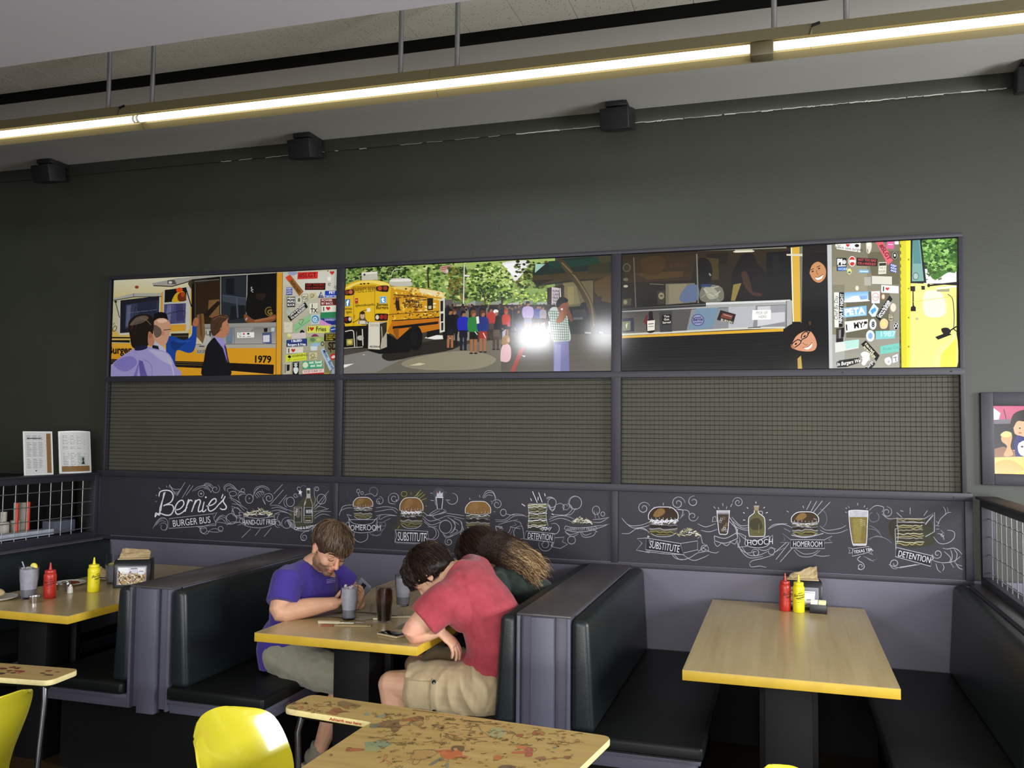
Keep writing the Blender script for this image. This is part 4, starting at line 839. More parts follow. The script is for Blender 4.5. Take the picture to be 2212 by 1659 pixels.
a.E(1870, 542, 9, 9, 'B8B090').L('1824 440 2115 400', 3, 'C4B858')
for k in range(4): a.E(1818, 175+k*180, 5, 6, '9A9238')
a.build('print', t, M_print)

# ---- small framed photograph at the right edge ----
t = thing('framed_photograph', 'small colour photograph in a wide dark frame, on the far right wall', 'photograph', (1.28, .04, 1.4))
b = MB(); q = (.952, 2.02, 1.405, 1.872)
b.box(.952, 1.01, .012, .05, 1.405, 1.872); b.box(1.56, 1.618, .012, .05, 1.405, 1.872); b.box(1.01, 1.56, .012, .05, 1.805, 1.872); b.box(1.01, 1.56, .012, .05, 1.405, 1.462)
b.build('picture_frame', M_frame, t, bevel=.003)
b = MB(); b.box(1.0, 1.57, .03, .049, 1.455, 1.81); b.build('backing_panel', M_black, t)
a = Art(1980, 820, 2.763, .0285, (1.01, 1.56, 1.462, 1.805))
a.R(430, 130, 1400, 600, 'C9B09A').G('450 150 700 150 700 330 450 330', 'B8607C', 'A85470').P('460 170 500 200 490 240 460 245', 'E0DCE0').P('455 240 560 235 560 280 455 285', '6E6A74').P('460 265 600 262 600 420 455 420', '1E1C26').L('520 175 535 235', 5, '3A3038').P('455 415 520 400 600 430 600 460 455 465', '8C6C54').P('580 370 600 330 800 320 800 460 590 460', '2C3070').P('600 360 650 340 660 460 605 460', '28306E')
a.P('505 345 520 315 560 315 570 345 560 400 575 450 520 455 540 400 510 370', 'D09C78', True).P('500 330 530 308 565 318 560 340 525 345', 'E4BC84', True).P('580 300 575 240 605 195 700 185 700 340 620 335 590 325', 'D9A588', True).P('560 260 580 205 640 180 740 180 740 260 640 250 600 250 575 290', '2A1C18', True).E(616, 290, 6, 4, '241612').E(618, 318, 10, 4, 'A85C50').P('455 465 900 455 900 580 460 580', 'D6B874').P('580 560 600 520 680 500 740 580 600 600', 'E2C250', True).P('610 380 700 360 700 450 620 450', 'DADCE4', True).E(630, 400, 8, 6, '3A3A5A').P('470 500 560 480 640 540 500 570', 'C6A05C', True)
a.P('700 150 1400 150 1400 580 760 580', 'B88C6A').P('760 200 900 200 900 450 760 450', '3C4C8C', True)
a.build('print', t, M_print)
# ---------------- chalkboards with their chalk drawings ----------------
M_board = mat('blackboard_lavender', (38, 37, 45), rough=.55, var=.06, vscale=6, bump=.1, bscale=200)
M_chalk = mat('chalk_marks', (255, 255, 255), rough=.9, attr=True, var=.1, vscale=60)
WH = 'D6D4DE'; GW = 'A8A6B2'; DIM = '7C7A88'; YL = '8C8A4C'; BN = '6E5230'; OL = '55522E'; BRD = '26252D'
def board(i, lab):
    x0, x1 = ((-4.47, -2.70), (-2.66, -.94), (-.90, .868))[i]
    t = thing('chalkboard', lab, 'chalkboard', ((x0+x1)/2, .03, .922))
    b = MB(); b.box(x0+.001, x1-.001, .012, .0495, .923, 1.321); b.build('board_panel', M_board, t)
    for x in (x0+.11, (x0+x1)/2, x1-.11):
        for z in (.99, 1.25): b = MB(); b.tube([(x, .013, z), (x, .0105, z)], .004, n=8); b.build('bolt', M_frame, t)
    return t
def chalk(name, ox, oy, sc): return Art(ox, oy, sc, .0115, step=3.5e-6)
C1 = (220, 1020, 4.0963); C2 = (720, 1030, 3.5677); C3 = (1320, 1050, 2.8359)
def rays(a, L, w=3.5, col=GW):
    for l in L.split(';'): a.L(l, w, col, sm=False)
def waves(a, L, w=3.5, col=GW):
    for l in L.split(';'): a.L(l, w, col, taper=.4)
def banner(a, q, txt, h, fill=True, w=4, ang=None, col=WH, sx=None, lw=3.4):
    q = pts(q)
    if fill: a.P(q, BRD)
    a.L(q, w, GW, sm=False, closed=True)
    if txt:
        (ax, ay), (bx, by) = q[0], q[1]; dx, dy = q[-1]
        an = math.degrees(math.atan2(by-ay, bx-ax)) if ang is None else ang
        vs, fs = glyphs(txt, 0, 0); wt = max(v[0] for v in vs)*h/.7; W_ = math.hypot(bx-ax, by-ay)
        s_ = sx or W_*.88/wt
        mx, my = (ax+bx+q[-1][0]+q[-2][0])/4, (ay+by+q[-1][1]+q[-2][1])/4
        a.T(txt, mx-sin(radians(-an))*0, my+h/2, h, col, an, s_, -.004, center=True)
def burger(a, x, y, w, h, seed, bun='6A4E2C'):
    """chalk burger: centre x, top y, width, height"""
    rs = random.Random(seed); W2 = w/2
    dome = [(x-W2, y+h*.42), (x-W2*.98, y+h*.22), (x-W2*.6, y+h*.03), (x, y), (x+W2*.6, y+h*.03), (x+W2*.98, y+h*.22), (x+W2, y+h*.42)]
    a.P(smoothpts(dome, False, 4)+[(x, y+h*.47)], bun).L(dome, 4, WH).L([(x-W2, y+h*.42), (x, y+h*.48), (x+W2, y+h*.42)], 4, GW)
    a.P([(x-W2*.7, y+h*.3), (x-W2*.4, y+h*.08), (x, y+h*.06), (x+W2*.1, y+h*.2), (x-W2*.3, y+h*.34)], '7E6038', True)
    for k in range(7): xx = x-W2*.8+k*W2*.27; a.L([(xx, y+h*.42), (xx+rs.uniform(-4, 4), y+h*rs.uniform(.34, .38))], 3, GW)
    for k in range(4):
        yy = y+h*(.5+k*.12); P_ = [(x-W2*.95+j*w*.95/8, yy+rs.uniform(-1, 1)*h*.035) for j in range(9)]
        a.P(P_+[(x+W2*.9, yy+h*.09), (x, yy+h*.11), (x-W2*.9, yy+h*.09)], ('4C4C3C', '26201C', '5C5A44', '3A3020')[k])
        a.L(P_, 3.5, (WH, DIM, GW, YL)[k])
    for k in range(8): xx, yy = x+rs.uniform(-.8, .7)*W2, y+h*rs.uniform(.5, .62); a.L([(xx, yy), (xx+rs.uniform(4, 14), yy+rs.uniform(-6, 8)), (xx+18, yy+rs.uniform(0, 10))], 3, rs.choice((WH, GW, 'B8B6BC')))
    a.L([(x-W2*.85, y+h*.9), (x-W2*.4, y+h), (x+W2*.4, y+h), (x+W2*.85, y+h*.9)], 4, GW); a.L([(x-W2*.5, y+h*.94), (x+W2*.5, y+h*.95)], 3, YL)
def fries(a, x, y, w, h, n, seed):
    rs = random.Random(seed)
    for k in range(n):
        u = rs.uniform(-1, 1); yy = y-h*.5*(1-u*u)*rs.random()+h*.35; xx = x+u*w/2; an = rs.uniform(-1.1, 1.1); l = rs.uniform(.12, .22)*w
        a.L([(xx-l*cos(an)/2, yy-l*sin(an)/2), (xx+l*cos(an)/2, yy+l*sin(an)/2)], 4, rs.choice(('B0AE8C', '8A8868', 'CFCDB8', '6E6C50', WH)), sm=False, inc=k % 6 == 0)

# --- board 1
t = board(0, "chalkboard with white Bernie's Burger Bus lettering, fries and bottles drawings")
a = chalk('c', *C1)
for s_ in ('470 395 480 360 510 380 515 320 540 240 560 175', '505 215 515 175 560 160 610 170 632 215 610 265 560 290 545 300', '560 290 620 290 635 330 610 375 565 380 520 365 490 372 470 398', '645 335 690 325 725 285 715 250 680 260 650 310 655 360 680 372 720 350 755 310',
           '768 238 752 295 736 350', '752 300 768 262 785 246 802 258', '832 244 812 300 794 352', '808 305 838 255 862 243 872 262 858 310 854 345 872 348 890 330', '905 262 893 320 890 345 905 348 925 330', '925 300 975 290 1010 262 1005 235 975 245 945 290 942 325 960 345 1000 325 1030 290', '1030 290 1070 250 1092 212', '1085 225 1075 260 1100 300 1095 325 1065 330 1045 318', '1072 195 1058 232'):
    a.L(s_, 11, WH, taper=.25)
a.E(920, 222, 8, 8, WH).L('548 180 522 345', 9, WH, taper=.3)
a.build('logo_lettering', t, M_chalk)
a = chalk('c', *C1)
banner(a, '598 410 980 368 1010 470 592 497', 'BURGER BUS', 58); a.L('980 368 1018 355 990 410 1012 455 1005 470', 4, GW, sm=False).L('850 485 900 478 960 462 1000 456', 3, GW)
rays(a, '503 135 517 152;570 118 578 136;735 90 665 210;780 112 710 228;808 120 745 205;475 203 490 205;472 262 488 256;600 110 595 138')
waves(a, '598 115 640 150 700 148;605 130 640 175 690 170;620 155 650 190 680 185;600 112 630 165 650 205;690 150 660 205;800 170 850 130 920 120 960 160;820 165 880 135 940 140;895 125 920 98 960 105 985 130;900 118 930 108 965 118;915 130 950 120 980 150 960 180;905 145 940 150 970 180;450 500 490 430 540 400 580 430 580 490 560 520;465 480 510 420 560 410;480 470 520 430 570 440')
a.O(878, 190, 25, 28, 3.5, GW).L('868 190 888 190', 6, GW).L('878 180 878 200', 5, GW).SP(1005, 150, 42, -60, 1.4, 4, GW).SP(545, 485, 40, 200, 1.1, 3.5, GW, .5).O(898, 512, 30, 28, 3.5, GW).SP(1053, 500, 27, 40, 1.2, 3.5, GW, .6)
waves(a, '870 490 890 540 930 545 960 510 1010 500 1060 525;930 520 990 530 1040 530;1005 440 1030 400 1070 380 1110 400;1010 440 1050 395 1100 410 1140 450;1020 430 1060 410 1100 450;840 475 880 500 930 490')
a.build('chalk_drawing', t, M_chalk)
a = chalk('c', *C1)
fries(a, 1385, 340, 230, 110, 70, 3)
a.L('1258 388 1330 405 1420 408 1525 388', 4, GW).L('1262 470 1330 488 1430 490 1530 458', 4, GW).L('1258 388 1262 470', 4, GW).L('1525 388 1530 458', 4, GW).L('1258 388 1250 355 1212 355 1225 410 1260 420', 4, GW, sm=False).L('1525 388 1530 370 1572 368 1550 405 1560 415 1530 420', 4, GW, sm=False)
a.T('HAND-CUT FRIES', 1392, 464, 46, WH, -1, .58, -.004, center=True)
rays(a, '1600 108 1520 192;1608 155 1488 288;1636 200 1566 282;1318 500 1238 580;1404 500 1358 560;1500 492 1436 570;1590 480 1560 430')
waves(a, '1085 160 1080 130 1115 104 1160 118 1200 160 1240 170;1095 170 1090 135 1125 118 1170 140 1230 180;1120 180 1110 150 1150 140 1190 165;1130 200 1150 230 1190 250 1240 290;1128 225 1170 240 1230 270;1140 240 1190 270 1260 340;1200 210 1215 180 1250 175 1275 200;1205 225 1225 195 1262 195;1215 250 1210 215 1240 200;1150 280 1220 290 1290 330;1145 300 1200 320 1240 350;1150 310 1180 380 1240 380;1160 330 1190 400 1250 400')
waves(a, '1345 180 1360 140 1420 120 1470 140 1485 165;1350 190 1370 150 1420 132 1475 160;1360 200 1390 170 1440 180;1340 230 1350 180 1400 130;1420 240 1450 290 1420 220;1490 295 1560 295 1640 330 1700 350;1500 320 1560 310 1640 340;1500 345 1560 335 1620 350 1680 380;1530 370 1580 350 1640 360;1010 440 1080 450 1140 460 1220 440;1100 470 1160 440 1240 450 1200 470')
a.SP(1145, 410, 50, -30, 1.1, 4, GW, .85).SP(1190, 350, 45, 30, 1.0, 3.5, GW, .7).O(1160, 190, 32, 22, 3.5, GW).O(1305, 235, 34, 40, 4, GW).E(1306, 232, 5, 5, GW).SP(1478, 228, 46, 190, 1.6, 4.5, GW, .2).SP(1250, 160, 22, 40, 1.1, 3.5, GW, .6).SP(1560, 455, 36, 60, 1.3, 4, GW, .3).O(1240, 430, 22, 20, 3, GW, 0, 90, 300)
for k in range(5): a.L([(1352+k*16, 180-k*12+20), (1380+k*14, 230-k*8)], 3, GW)
a.build('chalk_drawing', t, M_chalk)
a = chalk('c', *C1)
a.P('1660 330 1720 300 1780 230 1850 200 1900 300 1880 440 1800 480 1700 470', '3C3C2C', True)
a.P('1702 308 1768 308 1768 442 1702 442', '34342C').L('1702 308 1768 308 1768 442 1702 442', 4, GW, sm=False, closed=True).L('1705 320 1765 320', 3, GW).E(1735, 365, 24, 38, '5E5E54').T('CAN', 1718, 385, 22, 'C4C2C8', -70, .9)
a.P('1815 148 1842 148 1845 225 1862 290 1860 440 1790 440 1790 290 1812 225', '3A3A26', True).L('1812 150 1812 225 1790 290 1788 430 1800 445 1850 445 1862 430 1862 290 1845 225 1842 150', 4, GW).P('1812 190 1844 190 1844 230 1812 230', 'A2A0A0').P('1792 312 1858 312 1858 384 1792 384', '2C2C26').L('1792 312 1858 312 1858 384 1792 384', 4, GW, sm=False, closed=True).T('BEER', 1806, 362, 30, WH, 0, .62).P('1812 142 1844 142 1844 160 1812 160', 'C4C2BC').L('1800 430 1850 430', 6, 'C4C2BC').L('1795 290 1805 260', 4, WH).L('1790 400 1858 400', 3, YL)
waves(a, '1870 320 1900 290 1950 230 2010 165;1880 330 1930 290 1990 200;1870 350 1940 340 2010 320;1875 390 1940 350 2030 350;1880 410 1950 370 2020 385;1870 300 1890 250 1880 200 1880 150;1875 320 1900 280;1900 300 1960 310 2000 330', 3.5)
a.SP(1900, 150, 24, 180, 1.3, 4, GW, .4).O(1943, 238, 40, 44, 4, GW).E(1943, 236, 3, 3, GW).O(1668, 262, 36, 42, 4, GW).O(1655, 268, 44, 46, 3, GW, 0, 110, 250).SP(1715, 205, 22, 0, 1.2, 4, GW, .4).SP(1745, 145, 20, 60, .8, 4, GW, .6).O(1785, 140, 26, 22, 2.5, DIM, 0, 180, 340)
a.P('1740 165 1752 168 1758 150 1762 170 1776 172 1764 182 1768 200 1754 190 1740 196 1746 180', WH).L('1762 195 1770 215', 4, GW).L('1754 195 1758 212', 4, GW)
a.L('1700 480 1760 498 1820 490 1900 462', 4, GW).L('1706 505 1760 520 1840 512 1890 480', 4, GW).P('1640 425 1660 425 1710 470 1700 505 1660 470', '6E6E78').L('1640 420 1690 425 1712 470 1706 505 1665 480 1650 450 1640 420', 4, GW, sm=False).L('1900 462 1945 430 1920 460 1930 480 1890 490', 4, GW, sm=False)
a.T('CANS & BOTTLES', 1705, 512, 24, WH, -6, .78)
a.SP(1640, 455, 58, -70, -1.35, 4, GW, .3).SP(1790, 575, 32, 200, -1.4, 4, GW, .25).L('1835 520 1790 530 1762 560 1768 600 1800 606', 4, GW).SP(1985, 440, 22, 100, 1.1, 3.5, GW, .6).L('1870 500 1860 530 1870 555', 3, GW)
a.build('chalk_drawing', t, M_chalk)

# --- board 2
t = board(1, 'chalkboard with chalk drawings of a homeroom, substitute and tall detention burger, middle of three')
a = chalk('c', *C2)
a.L('110 110 115 150 145 195', 4, '38405E').L('120 160 150 190 175 195', 3, '38405E')
burger(a, 229, 158, 150, 168, 1)
banner(a, '122 330 335 330 330 415 130 405', '', 0); a.P('118 320 150 360 230 372 300 358 336 322 334 395 290 425 190 430 130 400', BRD).L('120 318 150 356 230 370 300 356 334 320 330 400 290 425 190 430 132 400 120 318', 4, GW).L('120 318 104 290 140 300', 4, GW, sm=False).L('334 320 365 295 350 330', 4, GW, sm=False).T('HOMEROOM', 230, 412, 42, WH, 0, .78, -.004, center=True)
waves(a, '45 300 60 260 110 240 150 240;55 265 80 225 150 215;320 270 380 260 450 250 490 280;330 240 400 230 470 240 500 260;360 330 420 300 480 300;380 350 440 320;90 370 110 350 130 370')
a.O(192, 110, 12, 14, 3, GW).O(222, 125, 10, 12, 3, GW).L('192 124 200 150', 3, GW).O(310, 110, 32, 30, 3, DIM, 0, 150, 400).L('240 140 290 130 320 150 340 130', 3, GW).SP(355, 185, 33, -90, 1.1, 3.5, GW, .5).L('345 185 360 210', 4, GW).SP(350, 370, 55, -20, .5, 3, DIM, .8).L('160 430 165 480 210 505 260 480 265 435', 3.5, GW).L('280 430 300 450 340 450 370 430 380 400', 3, DIM).L('300 440 330 455 370 445', 3, DIM)
for yy in (0, 1): a.O(350+yy*30, 365, 24, 16, 3, DIM)
a.build('chalk_drawing', t, M_chalk)
a = chalk('c', *C2)
a.P('520 130 680 110 720 180 690 330 560 400 440 400 510 300', '35352C', True)
burger(a, 602, 160, 178, 235, 2, '70502C')
for k in range(12): a.L([(525+k*12, 260+(k % 3)*8), (535+k*12, 285-(k % 2)*10), (548+k*12, 270)], 6, WH, inc=False)
banner(a, '478 408 728 420 735 515 474 502', 'SUBSTITUTE', 68); a.L('478 408 490 455 474 502', 4, GW, sm=False).L('728 420 712 465 738 515', 4, GW, sm=False).L('480 512 740 522', 3, DIM)
rays(a, '625 155 675 100;640 160 690 120;655 175 705 135;668 185 718 165;598 120 600 136;710 224 722 226;510 378 495 400;640 148 660 120', 3.5, '8E8E58')
waves(a, '690 300 740 340 800 330 850 310;690 320 750 370 810 355 870 330;700 345 750 385 800 380;715 300 760 290 820 260;690 270 740 300 800 290 860 265;425 150 430 200 480 210;330 300 400 290 490 300', 3.5)
a.SP(470, 165, 44, 200, 1.4, 4, GW, .25).O(545, 132, 22, 20, 3.5, YL).E(486, 180, 4, 5, GW).SP(745, 435, 50, -110, .75, 3.5, GW, .9).SP(765, 440, 50, -80, .6, 3.5, GW, .9)
a.build('chalk_drawing', t, M_chalk)
a = chalk('c', *C2)
a.E(815, 130, 48, 46, '42424E').P('795 160 842 160 836 250 800 250', '2C2C36').L('793 155 845 155 836 248 802 248 793 155', 4, WH, sm=False).P('795 150 800 115 812 130 820 105 830 128 845 118 843 152', 'B4B2BE').L('790 150 785 190 790 220', 3, GW).L('795 158 845 160', 6, WH).E(800, 118, 8, 8, '7A4A4A')
rays(a, '748 125 764 127;750 182 776 183;866 178 900 180;868 122 872 120')
waves(a, '845 250 870 265 850 280 800 290 770 300 780 320 830 340;770 300 740 290 800 250;860 270 810 285')
a.SP(915, 170, 45, -90, .72, 4, GW, .9).O(865, 385, 48, 50, 4, GW).O(900, 380, 40, 52, 3, GW, 0, -80, 90).SP(890, 500, 32, 230, -1.35, 4, GW, .3)
waves(a, '830 320 880 300 940 310 1010 325;870 280 940 290 1010 300;880 310 920 335 970 370;910 330 940 380 900 440;850 440 880 460 950 440 1000 400;840 425 870 470 930 450;930 400 960 420 900 450')
a.build('chalk_drawing', t, M_chalk)
a = chalk('c', *C2)
burger(a, 1115, 188, 195, 220, 5, '7A5A30')
a.P('1005 400 985 425 985 490 1000 505 1240 520 1245 430', BRD).L('980 340 1005 410 980 430 985 500 1010 510', 4, GW, sm=False).L('930 320 990 350 985 420', 3.5, GW).T('HOMEWORK', 990, 470, 40, WH, 4, .8).L('1250 380 1265 440 1310 440 1290 420 1310 400 1250 380', 4, GW, sm=False).L('1250 380 1300 385 1280 400', 4, GW)
rays(a, '1048 162 1056 176;1126 140 1130 158;1215 185 1222 190;1236 270 1248 270')
waves(a, '1150 160 1180 110 1230 115 1255 170;1155 168 1185 125 1235 128 1250 190;1165 165 1190 140 1230 145;1245 330 1320 330 1380 290 1450 290 1490 310;1250 345 1330 340 1400 300 1480 300;1270 370 1330 350 1420 330;1310 440 1350 430 1370 380')
a.SP(1262, 212, 42, 180, 1.5, 4, GW, .25).O(1310, 275, 22, 26, 4, GW).L('1330 285 1370 295 1400 290', 3.5, GW).SP(1320, 400, 62, -20, .5, 3.5, DIM, .9)
a.build('chalk_drawing', t, M_chalk)
a = chalk('c', *C2)
a.P('1500 210 1650 210 1655 370 1640 400 1660 420 1500 420 1505 300', '2C2C26')
a.P('1502 208 1648 206 1645 236 1505 238', '5C5A26')
rs = random.Random(9)
for k in range(14):
    yy = 218+k*13; P_ = [(1500+rs.uniform(-6, 6)+j*18, yy+rs.uniform(-5, 5)) for j in range(9)]; a.L(P_, 5 if k % 3 else 7, ('B4B29A', WH, '8A8868', '6C6A4A')[k % 4])
a.L('1505 210 1645 208', 5, GW).L('1500 215 1508 300 1500 400', 3.5, GW).L('1650 215 1640 300 1655 380', 3.5, GW)
for k in range(10): a.L([(1590+k*9, 400+(k % 3)*8), (1610+k*8, 390-(k % 2)*12+10)], 4, WH, inc=False)
a.P('1490 415 1700 440 1700 500 1475 480', BRD); banner(a, '1488 418 1706 438 1700 505 1470 478', 'DETENTION', 48, fill=False)
a.L('1706 470 1780 465 1765 500 1805 520 1750 552 1690 540 1700 505', 3.5, GW, sm=False).L('1470 478 1462 400 1440 350 1385 335 1410 370 1360 385 1440 400', 3.5, GW, sm=False).L('1690 510 1680 530 1690 540', 5, GW)
rays(a, '1535 112 1572 200;1582 120 1610 196;1578 155 1578 182;1520 165 1528 186;1452 208 1478 226;1628 128 1634 150;1682 285 1700 292', 5, WH)
waves(a, '1660 330 1740 300 1820 310 1860 330;1665 345 1740 320 1800 330 1850 355;1670 310 1740 300 1800 290 1840 250 1830 220 1800 205;1700 290 1760 295 1830 290 1870 240;1640 165 1660 155 1690 160 1700 175;1645 175 1665 160 1700 165;1720 215 1750 205 1780 225 1770 260')
a.O(1686, 200, 32, 36, 4, GW).L('1655 210 1670 250 1700 250 1715 215', 4, GW).L('1665 215 1685 265 1710 240', 4, GW).O(1866, 200, 48, 50, 4.5, GW, 0, 60, 420).O(1866, 200, 56, 54, 3, DIM, 0, 100, 270).SP(1790, 230, 28, 0, 1, 3.5, GW, .5).SP(1635, 520, 52, 200, -.6, 3.5, GW, 1).SP(1635, 520, 30, 200, -1.1, 3.5, GW, .7).SP(1440, 430, 50, -70, -.65, 3.5, GW, 1).SP(1700, 400, 42, -120, .7, 4, GW, 1).O(1836, 488, 30, 30, 3.5, GW)
a.build('chalk_drawing', t, M_chalk)
a = chalk('c', *C2)
fries(a, 1915, 325, 150, 90, 60, 8)
a.L('1790 378 1850 392 1930 392 2020 382', 4, GW).L('1795 410 1870 425 1950 420 2025 405', 4, GW).L('1790 378 1780 400 1800 412 1785 420', 4, GW, sm=False).L('2020 382 2035 400 2010 410 2035 425', 4, GW, sm=False).T('HAND-CUT FRIES', 1905, 413, 20, GW, 0, .95, -.005, center=True)
waves(a, '1785 420 1830 445 1900 425;1790 430 1840 460 1890 440;1900 420 1930 465 2000 455 2025 420;1910 420 1940 450 1990 435;1998 330 2060 325 2125 312;2000 350 2060 350 2120 315;2010 380 2070 375 2125 365;2005 400 2060 390 2110 370;2010 260 2020 320;2030 270 2050 320', 3.5)
a.O(2025, 258, 28, 33, 3.5, GW).O(2077, 287, 15, 17, 3.5, GW)
a.build('chalk_drawing', t, M_chalk)

# --- board 3
t = board(2, 'chalkboard with chalk drawings of the substitute, hooch jug, beer glass and detention, right of three')
a = chalk('c', *C3)
burger(a, 320, 128, 180, 180, 11, '33281E')
for k in range(16): a.L([(240+k*10, 215+(k % 4)*6), (250+k*10, 205+(k % 3)*9), (262+k*10, 215)], 5, WH, inc=False)
fries(a, 475, 268, 130, 95, 50, 12)
banner(a, '215 318 425 352 442 420 212 390', 'SUBSTITUTE', 44); a.T('THE', 228, 342, 13, GW, 8, 1).L('215 318 160 322 190 350 155 392 235 408 235 392', 3.5, GW, sm=False).L('425 352 530 335 530 390 442 410', 3.5, GW, sm=False).L('530 320 550 305 560 350 590 360 535 400 530 390', 3.5, GW, sm=False).L('215 400 330 415 450 420', 3, GW)
waves(a, '65 195 110 240 180 240 235 220;75 210 130 255 200 250 235 240;65 290 110 290 160 260 215 270 235 290;160 265 190 255 220 270;380 410 420 450 480 440 530 410 590 400;370 415 400 445 460 450;440 420 500 455 560 440 600 420;560 375 600 400 640 410 660 400;400 140 440 150 430 190;410 145 470 150 480 180;420 200 450 170;530 230 580 250 640 230;550 270 600 280 650 265')
rays(a, '320 102 320 118;262 128 270 136;365 125 358 138')
a.SP(200, 135, 40, -20, -1.5, 4, GW, .2).SP(410, 105, 44, 0, -1.6, 4, GW, .15).SP(505, 95, 35, -80, -1.2, 4, GW, .3).SP(500, 185, 34, 0, 1.3, 3.5, GW, .2).SP(570, 385, 30, 40, -1.1, 3.5, GW, .3).E(228, 310, 7, 6, GW)
a.build('chalk_drawing', t, M_chalk)
a = chalk('c', *C3)
a.P('648 148 725 148 718 290 662 290', '40342C').P('648 148 725 148 724 165 650 165', 'A9A7AE').L('648 148 655 230 663 288 680 295 712 290 720 225 726 148', 4, WH).L('650 170 724 170', 3, GW)
rs = random.Random(2)
for k in range(9): x, y = rs.uniform(660, 705), rs.uniform(175, 270); a.L([(x, y), (x+12, y+3), (x+10, y+14), (x-2, y+12)], 3, rs.choice((GW, '8C7A5A', WH)), sm=False, closed=True)
a.L('625 190 640 185 650 215 620 218 625 190', 3.5, GW, sm=False).L('725 190 745 220 770 265 775 320', 4, GW).L('725 215 760 255 770 300', 3.5, GW).L('632 305 700 320 770 285', 4, GW).L('635 335 700 350 775 320', 4, GW).L('632 305 635 335', 3.5, GW).L('775 262 775 320', 3.5, GW)
waves(a, '630 340 650 370 680 345;680 350 710 365 735 340;735 345 760 355 770 330;740 190 790 240 840 240;745 215 800 255 840 255;740 235 800 265 840 270;770 290 790 290 830 310')
rays(a, '628 125 640 138;655 130 662 142;684 105 686 122;710 125 706 140;742 108 732 128', 3.5, GW)
a.SP(778, 100, 34, 180, 1.7, 3.5, GW, .1)
a.build('chalk_drawing', t, M_chalk)
a = chalk('c', *C3)
a.P('876 150 902 150 905 165 935 190 942 220 942 300 925 308 855 308 845 300 842 215 850 190 875 170', '5A5636', True).P('855 210 900 195 925 230 925 260 880 270 850 250', '3E3A2A', True).L('876 150 876 165 848 188 842 215 845 298 860 308 925 308 942 298 942 215 934 188 904 165 904 150', 4, WH).P('874 120 908 120 902 150 878 150', '8C7E62').L('876 122 906 122', 4, GW).SP(917, 165, 12, 180, .8, 4, GW, .9).L('905 235 905 290', 3, '7C7852')
a.L('822 308 830 330 890 340 968 305', 3.5, GW).P('828 330 900 338 966 308 962 365 900 378 826 360', BRD).L('826 328 895 336 966 306 962 362 895 378 824 362 826 328', 4, GW).T('HOOCH', 832, 364, 34, WH, -3, .88, -.004).L('826 330 780 292 790 335 775 375 830 370', 3.5, GW, sm=False).L('966 320 990 300 990 330', 3.5, GW, sm=False)
rays(a, '888 95 887 106;832 130 840 138;810 160 818 168;808 208 822 208;960 160 948 166;968 208 982 207;942 128 934 136', 3.5, WH)
waves(a, '775 330 780 370 830 410 880 400;800 370 840 420 900 425 960 400;780 350 800 400 850 440 930 430;900 385 940 395 980 380;850 470 870 455 920 445 1000 420;848 475 860 495 910 490 950 498;970 260 1010 240 1060 235 1110 255;960 265 1000 235 1080 230;980 380 1010 385;1060 260 1100 280', 3.5)
a.SP(885, 410, 26, 200, 1.3, 4, GW, .3).SP(980, 400, 26, -120, .9, 3.5, GW, .6)
a.build('chalk_drawing', t, M_chalk)
a = chalk('c', *C3)
burger(a, 1188, 158, 166, 150, 15, '3C2E20')
a.L('1150 225 1170 235 1210 240 1250 225', 5, '9A9A84').L('1105 300 1190 315 1300 290', 5, GW)
banner(a, '1100 328 1305 330 1308 382 1100 378', 'HOMEROOM', 34); a.L('1100 328 1050 290 1065 330 1035 345 1095 345', 3, DIM, sm=False).L('1305 330 1355 305 1335 328 1355 345 1308 348', 3, GW, sm=False)
rays(a, '1225 92 1198 145;1260 92 1225 155;1295 90 1240 160;1342 98 1265 178;1175 120 1180 136;1076 152 1088 160;1075 345 1005 405;1090 350 1010 450;1110 380 1035 465;1240 200 1260 205', 3.5, GW)
waves(a, '1280 245 1320 270 1400 260 1440 240;1280 270 1330 290 1400 285 1450 265;1120 390 1160 430 1230 430 1280 395;1130 385 1180 415 1240 410 1270 390;1240 420 1290 430 1340 425;1000 405 1060 380', 3, )
a.O(1270, 200, 52, 60, 2.5, DIM, 0, -80, 60)
a.build('chalk_drawing', t, M_chalk)
a = chalk('c', *C3)
a.P('1458 152 1572 152 1562 355 1480 355', '5E5530').P('1462 190 1568 190 1560 350 1482 350', '766A38').P('1480 200 1540 200 1530 345 1490 345', '877A44').P('1456 152 1574 152 1570 190 1462 190', 'AEADB6').L('1456 152 1462 240 1480 352 1500 362 1548 362 1564 352 1570 240 1574 152', 4.5, WH).L('1456 152 1500 148 1574 152', 5, WH).L('1482 356 1560 356', 7, 'C2C0C4')
for k in range(14): a.E(1530+(k % 4)*8, 205+k*3, 2, 2, 'D8D4B0', inc=False)
a.P('1490 378 1580 372 1580 402 1485 420', BRD).L('1480 385 1580 370 1582 405 1478 430 1480 385', 3.5, GW, sm=False).L('1480 385 1452 375 1462 395 1455 412 1480 408', 3, GW, sm=False).L('1582 385 1608 395 1590 405 1605 420 1582 412', 3, GW, sm=False).T('TEXAS TEA', 1488, 414, 19, WH, -9, .85)
rays(a, '1510 104 1512 118;1452 125 1460 132;1436 134 1446 137;1555 118 1550 130;1434 158 1444 162;1572 135 1564 142')
a.L('1528 430 1510 445 1520 460 1545 475 1550 500 1530 512 1512 505', 4, GW).SP(1530, 492, 20, 60, 1, 4, GW, .3)
waves(a, '1560 435 1590 455 1620 450;1545 430 1580 445 1610 465;1580 240 1620 260 1650 290;1575 325 1620 310 1680 320 1720 350;1580 330 1630 305 1700 330;1560 260 1620 270 1660 310', 3, DIM)
a.O(1610, 190, 32, 30, 3, DIM, 0, -60, 250)
a.build('chalk_drawing', t, M_chalk)
a = chalk('c', *C3)
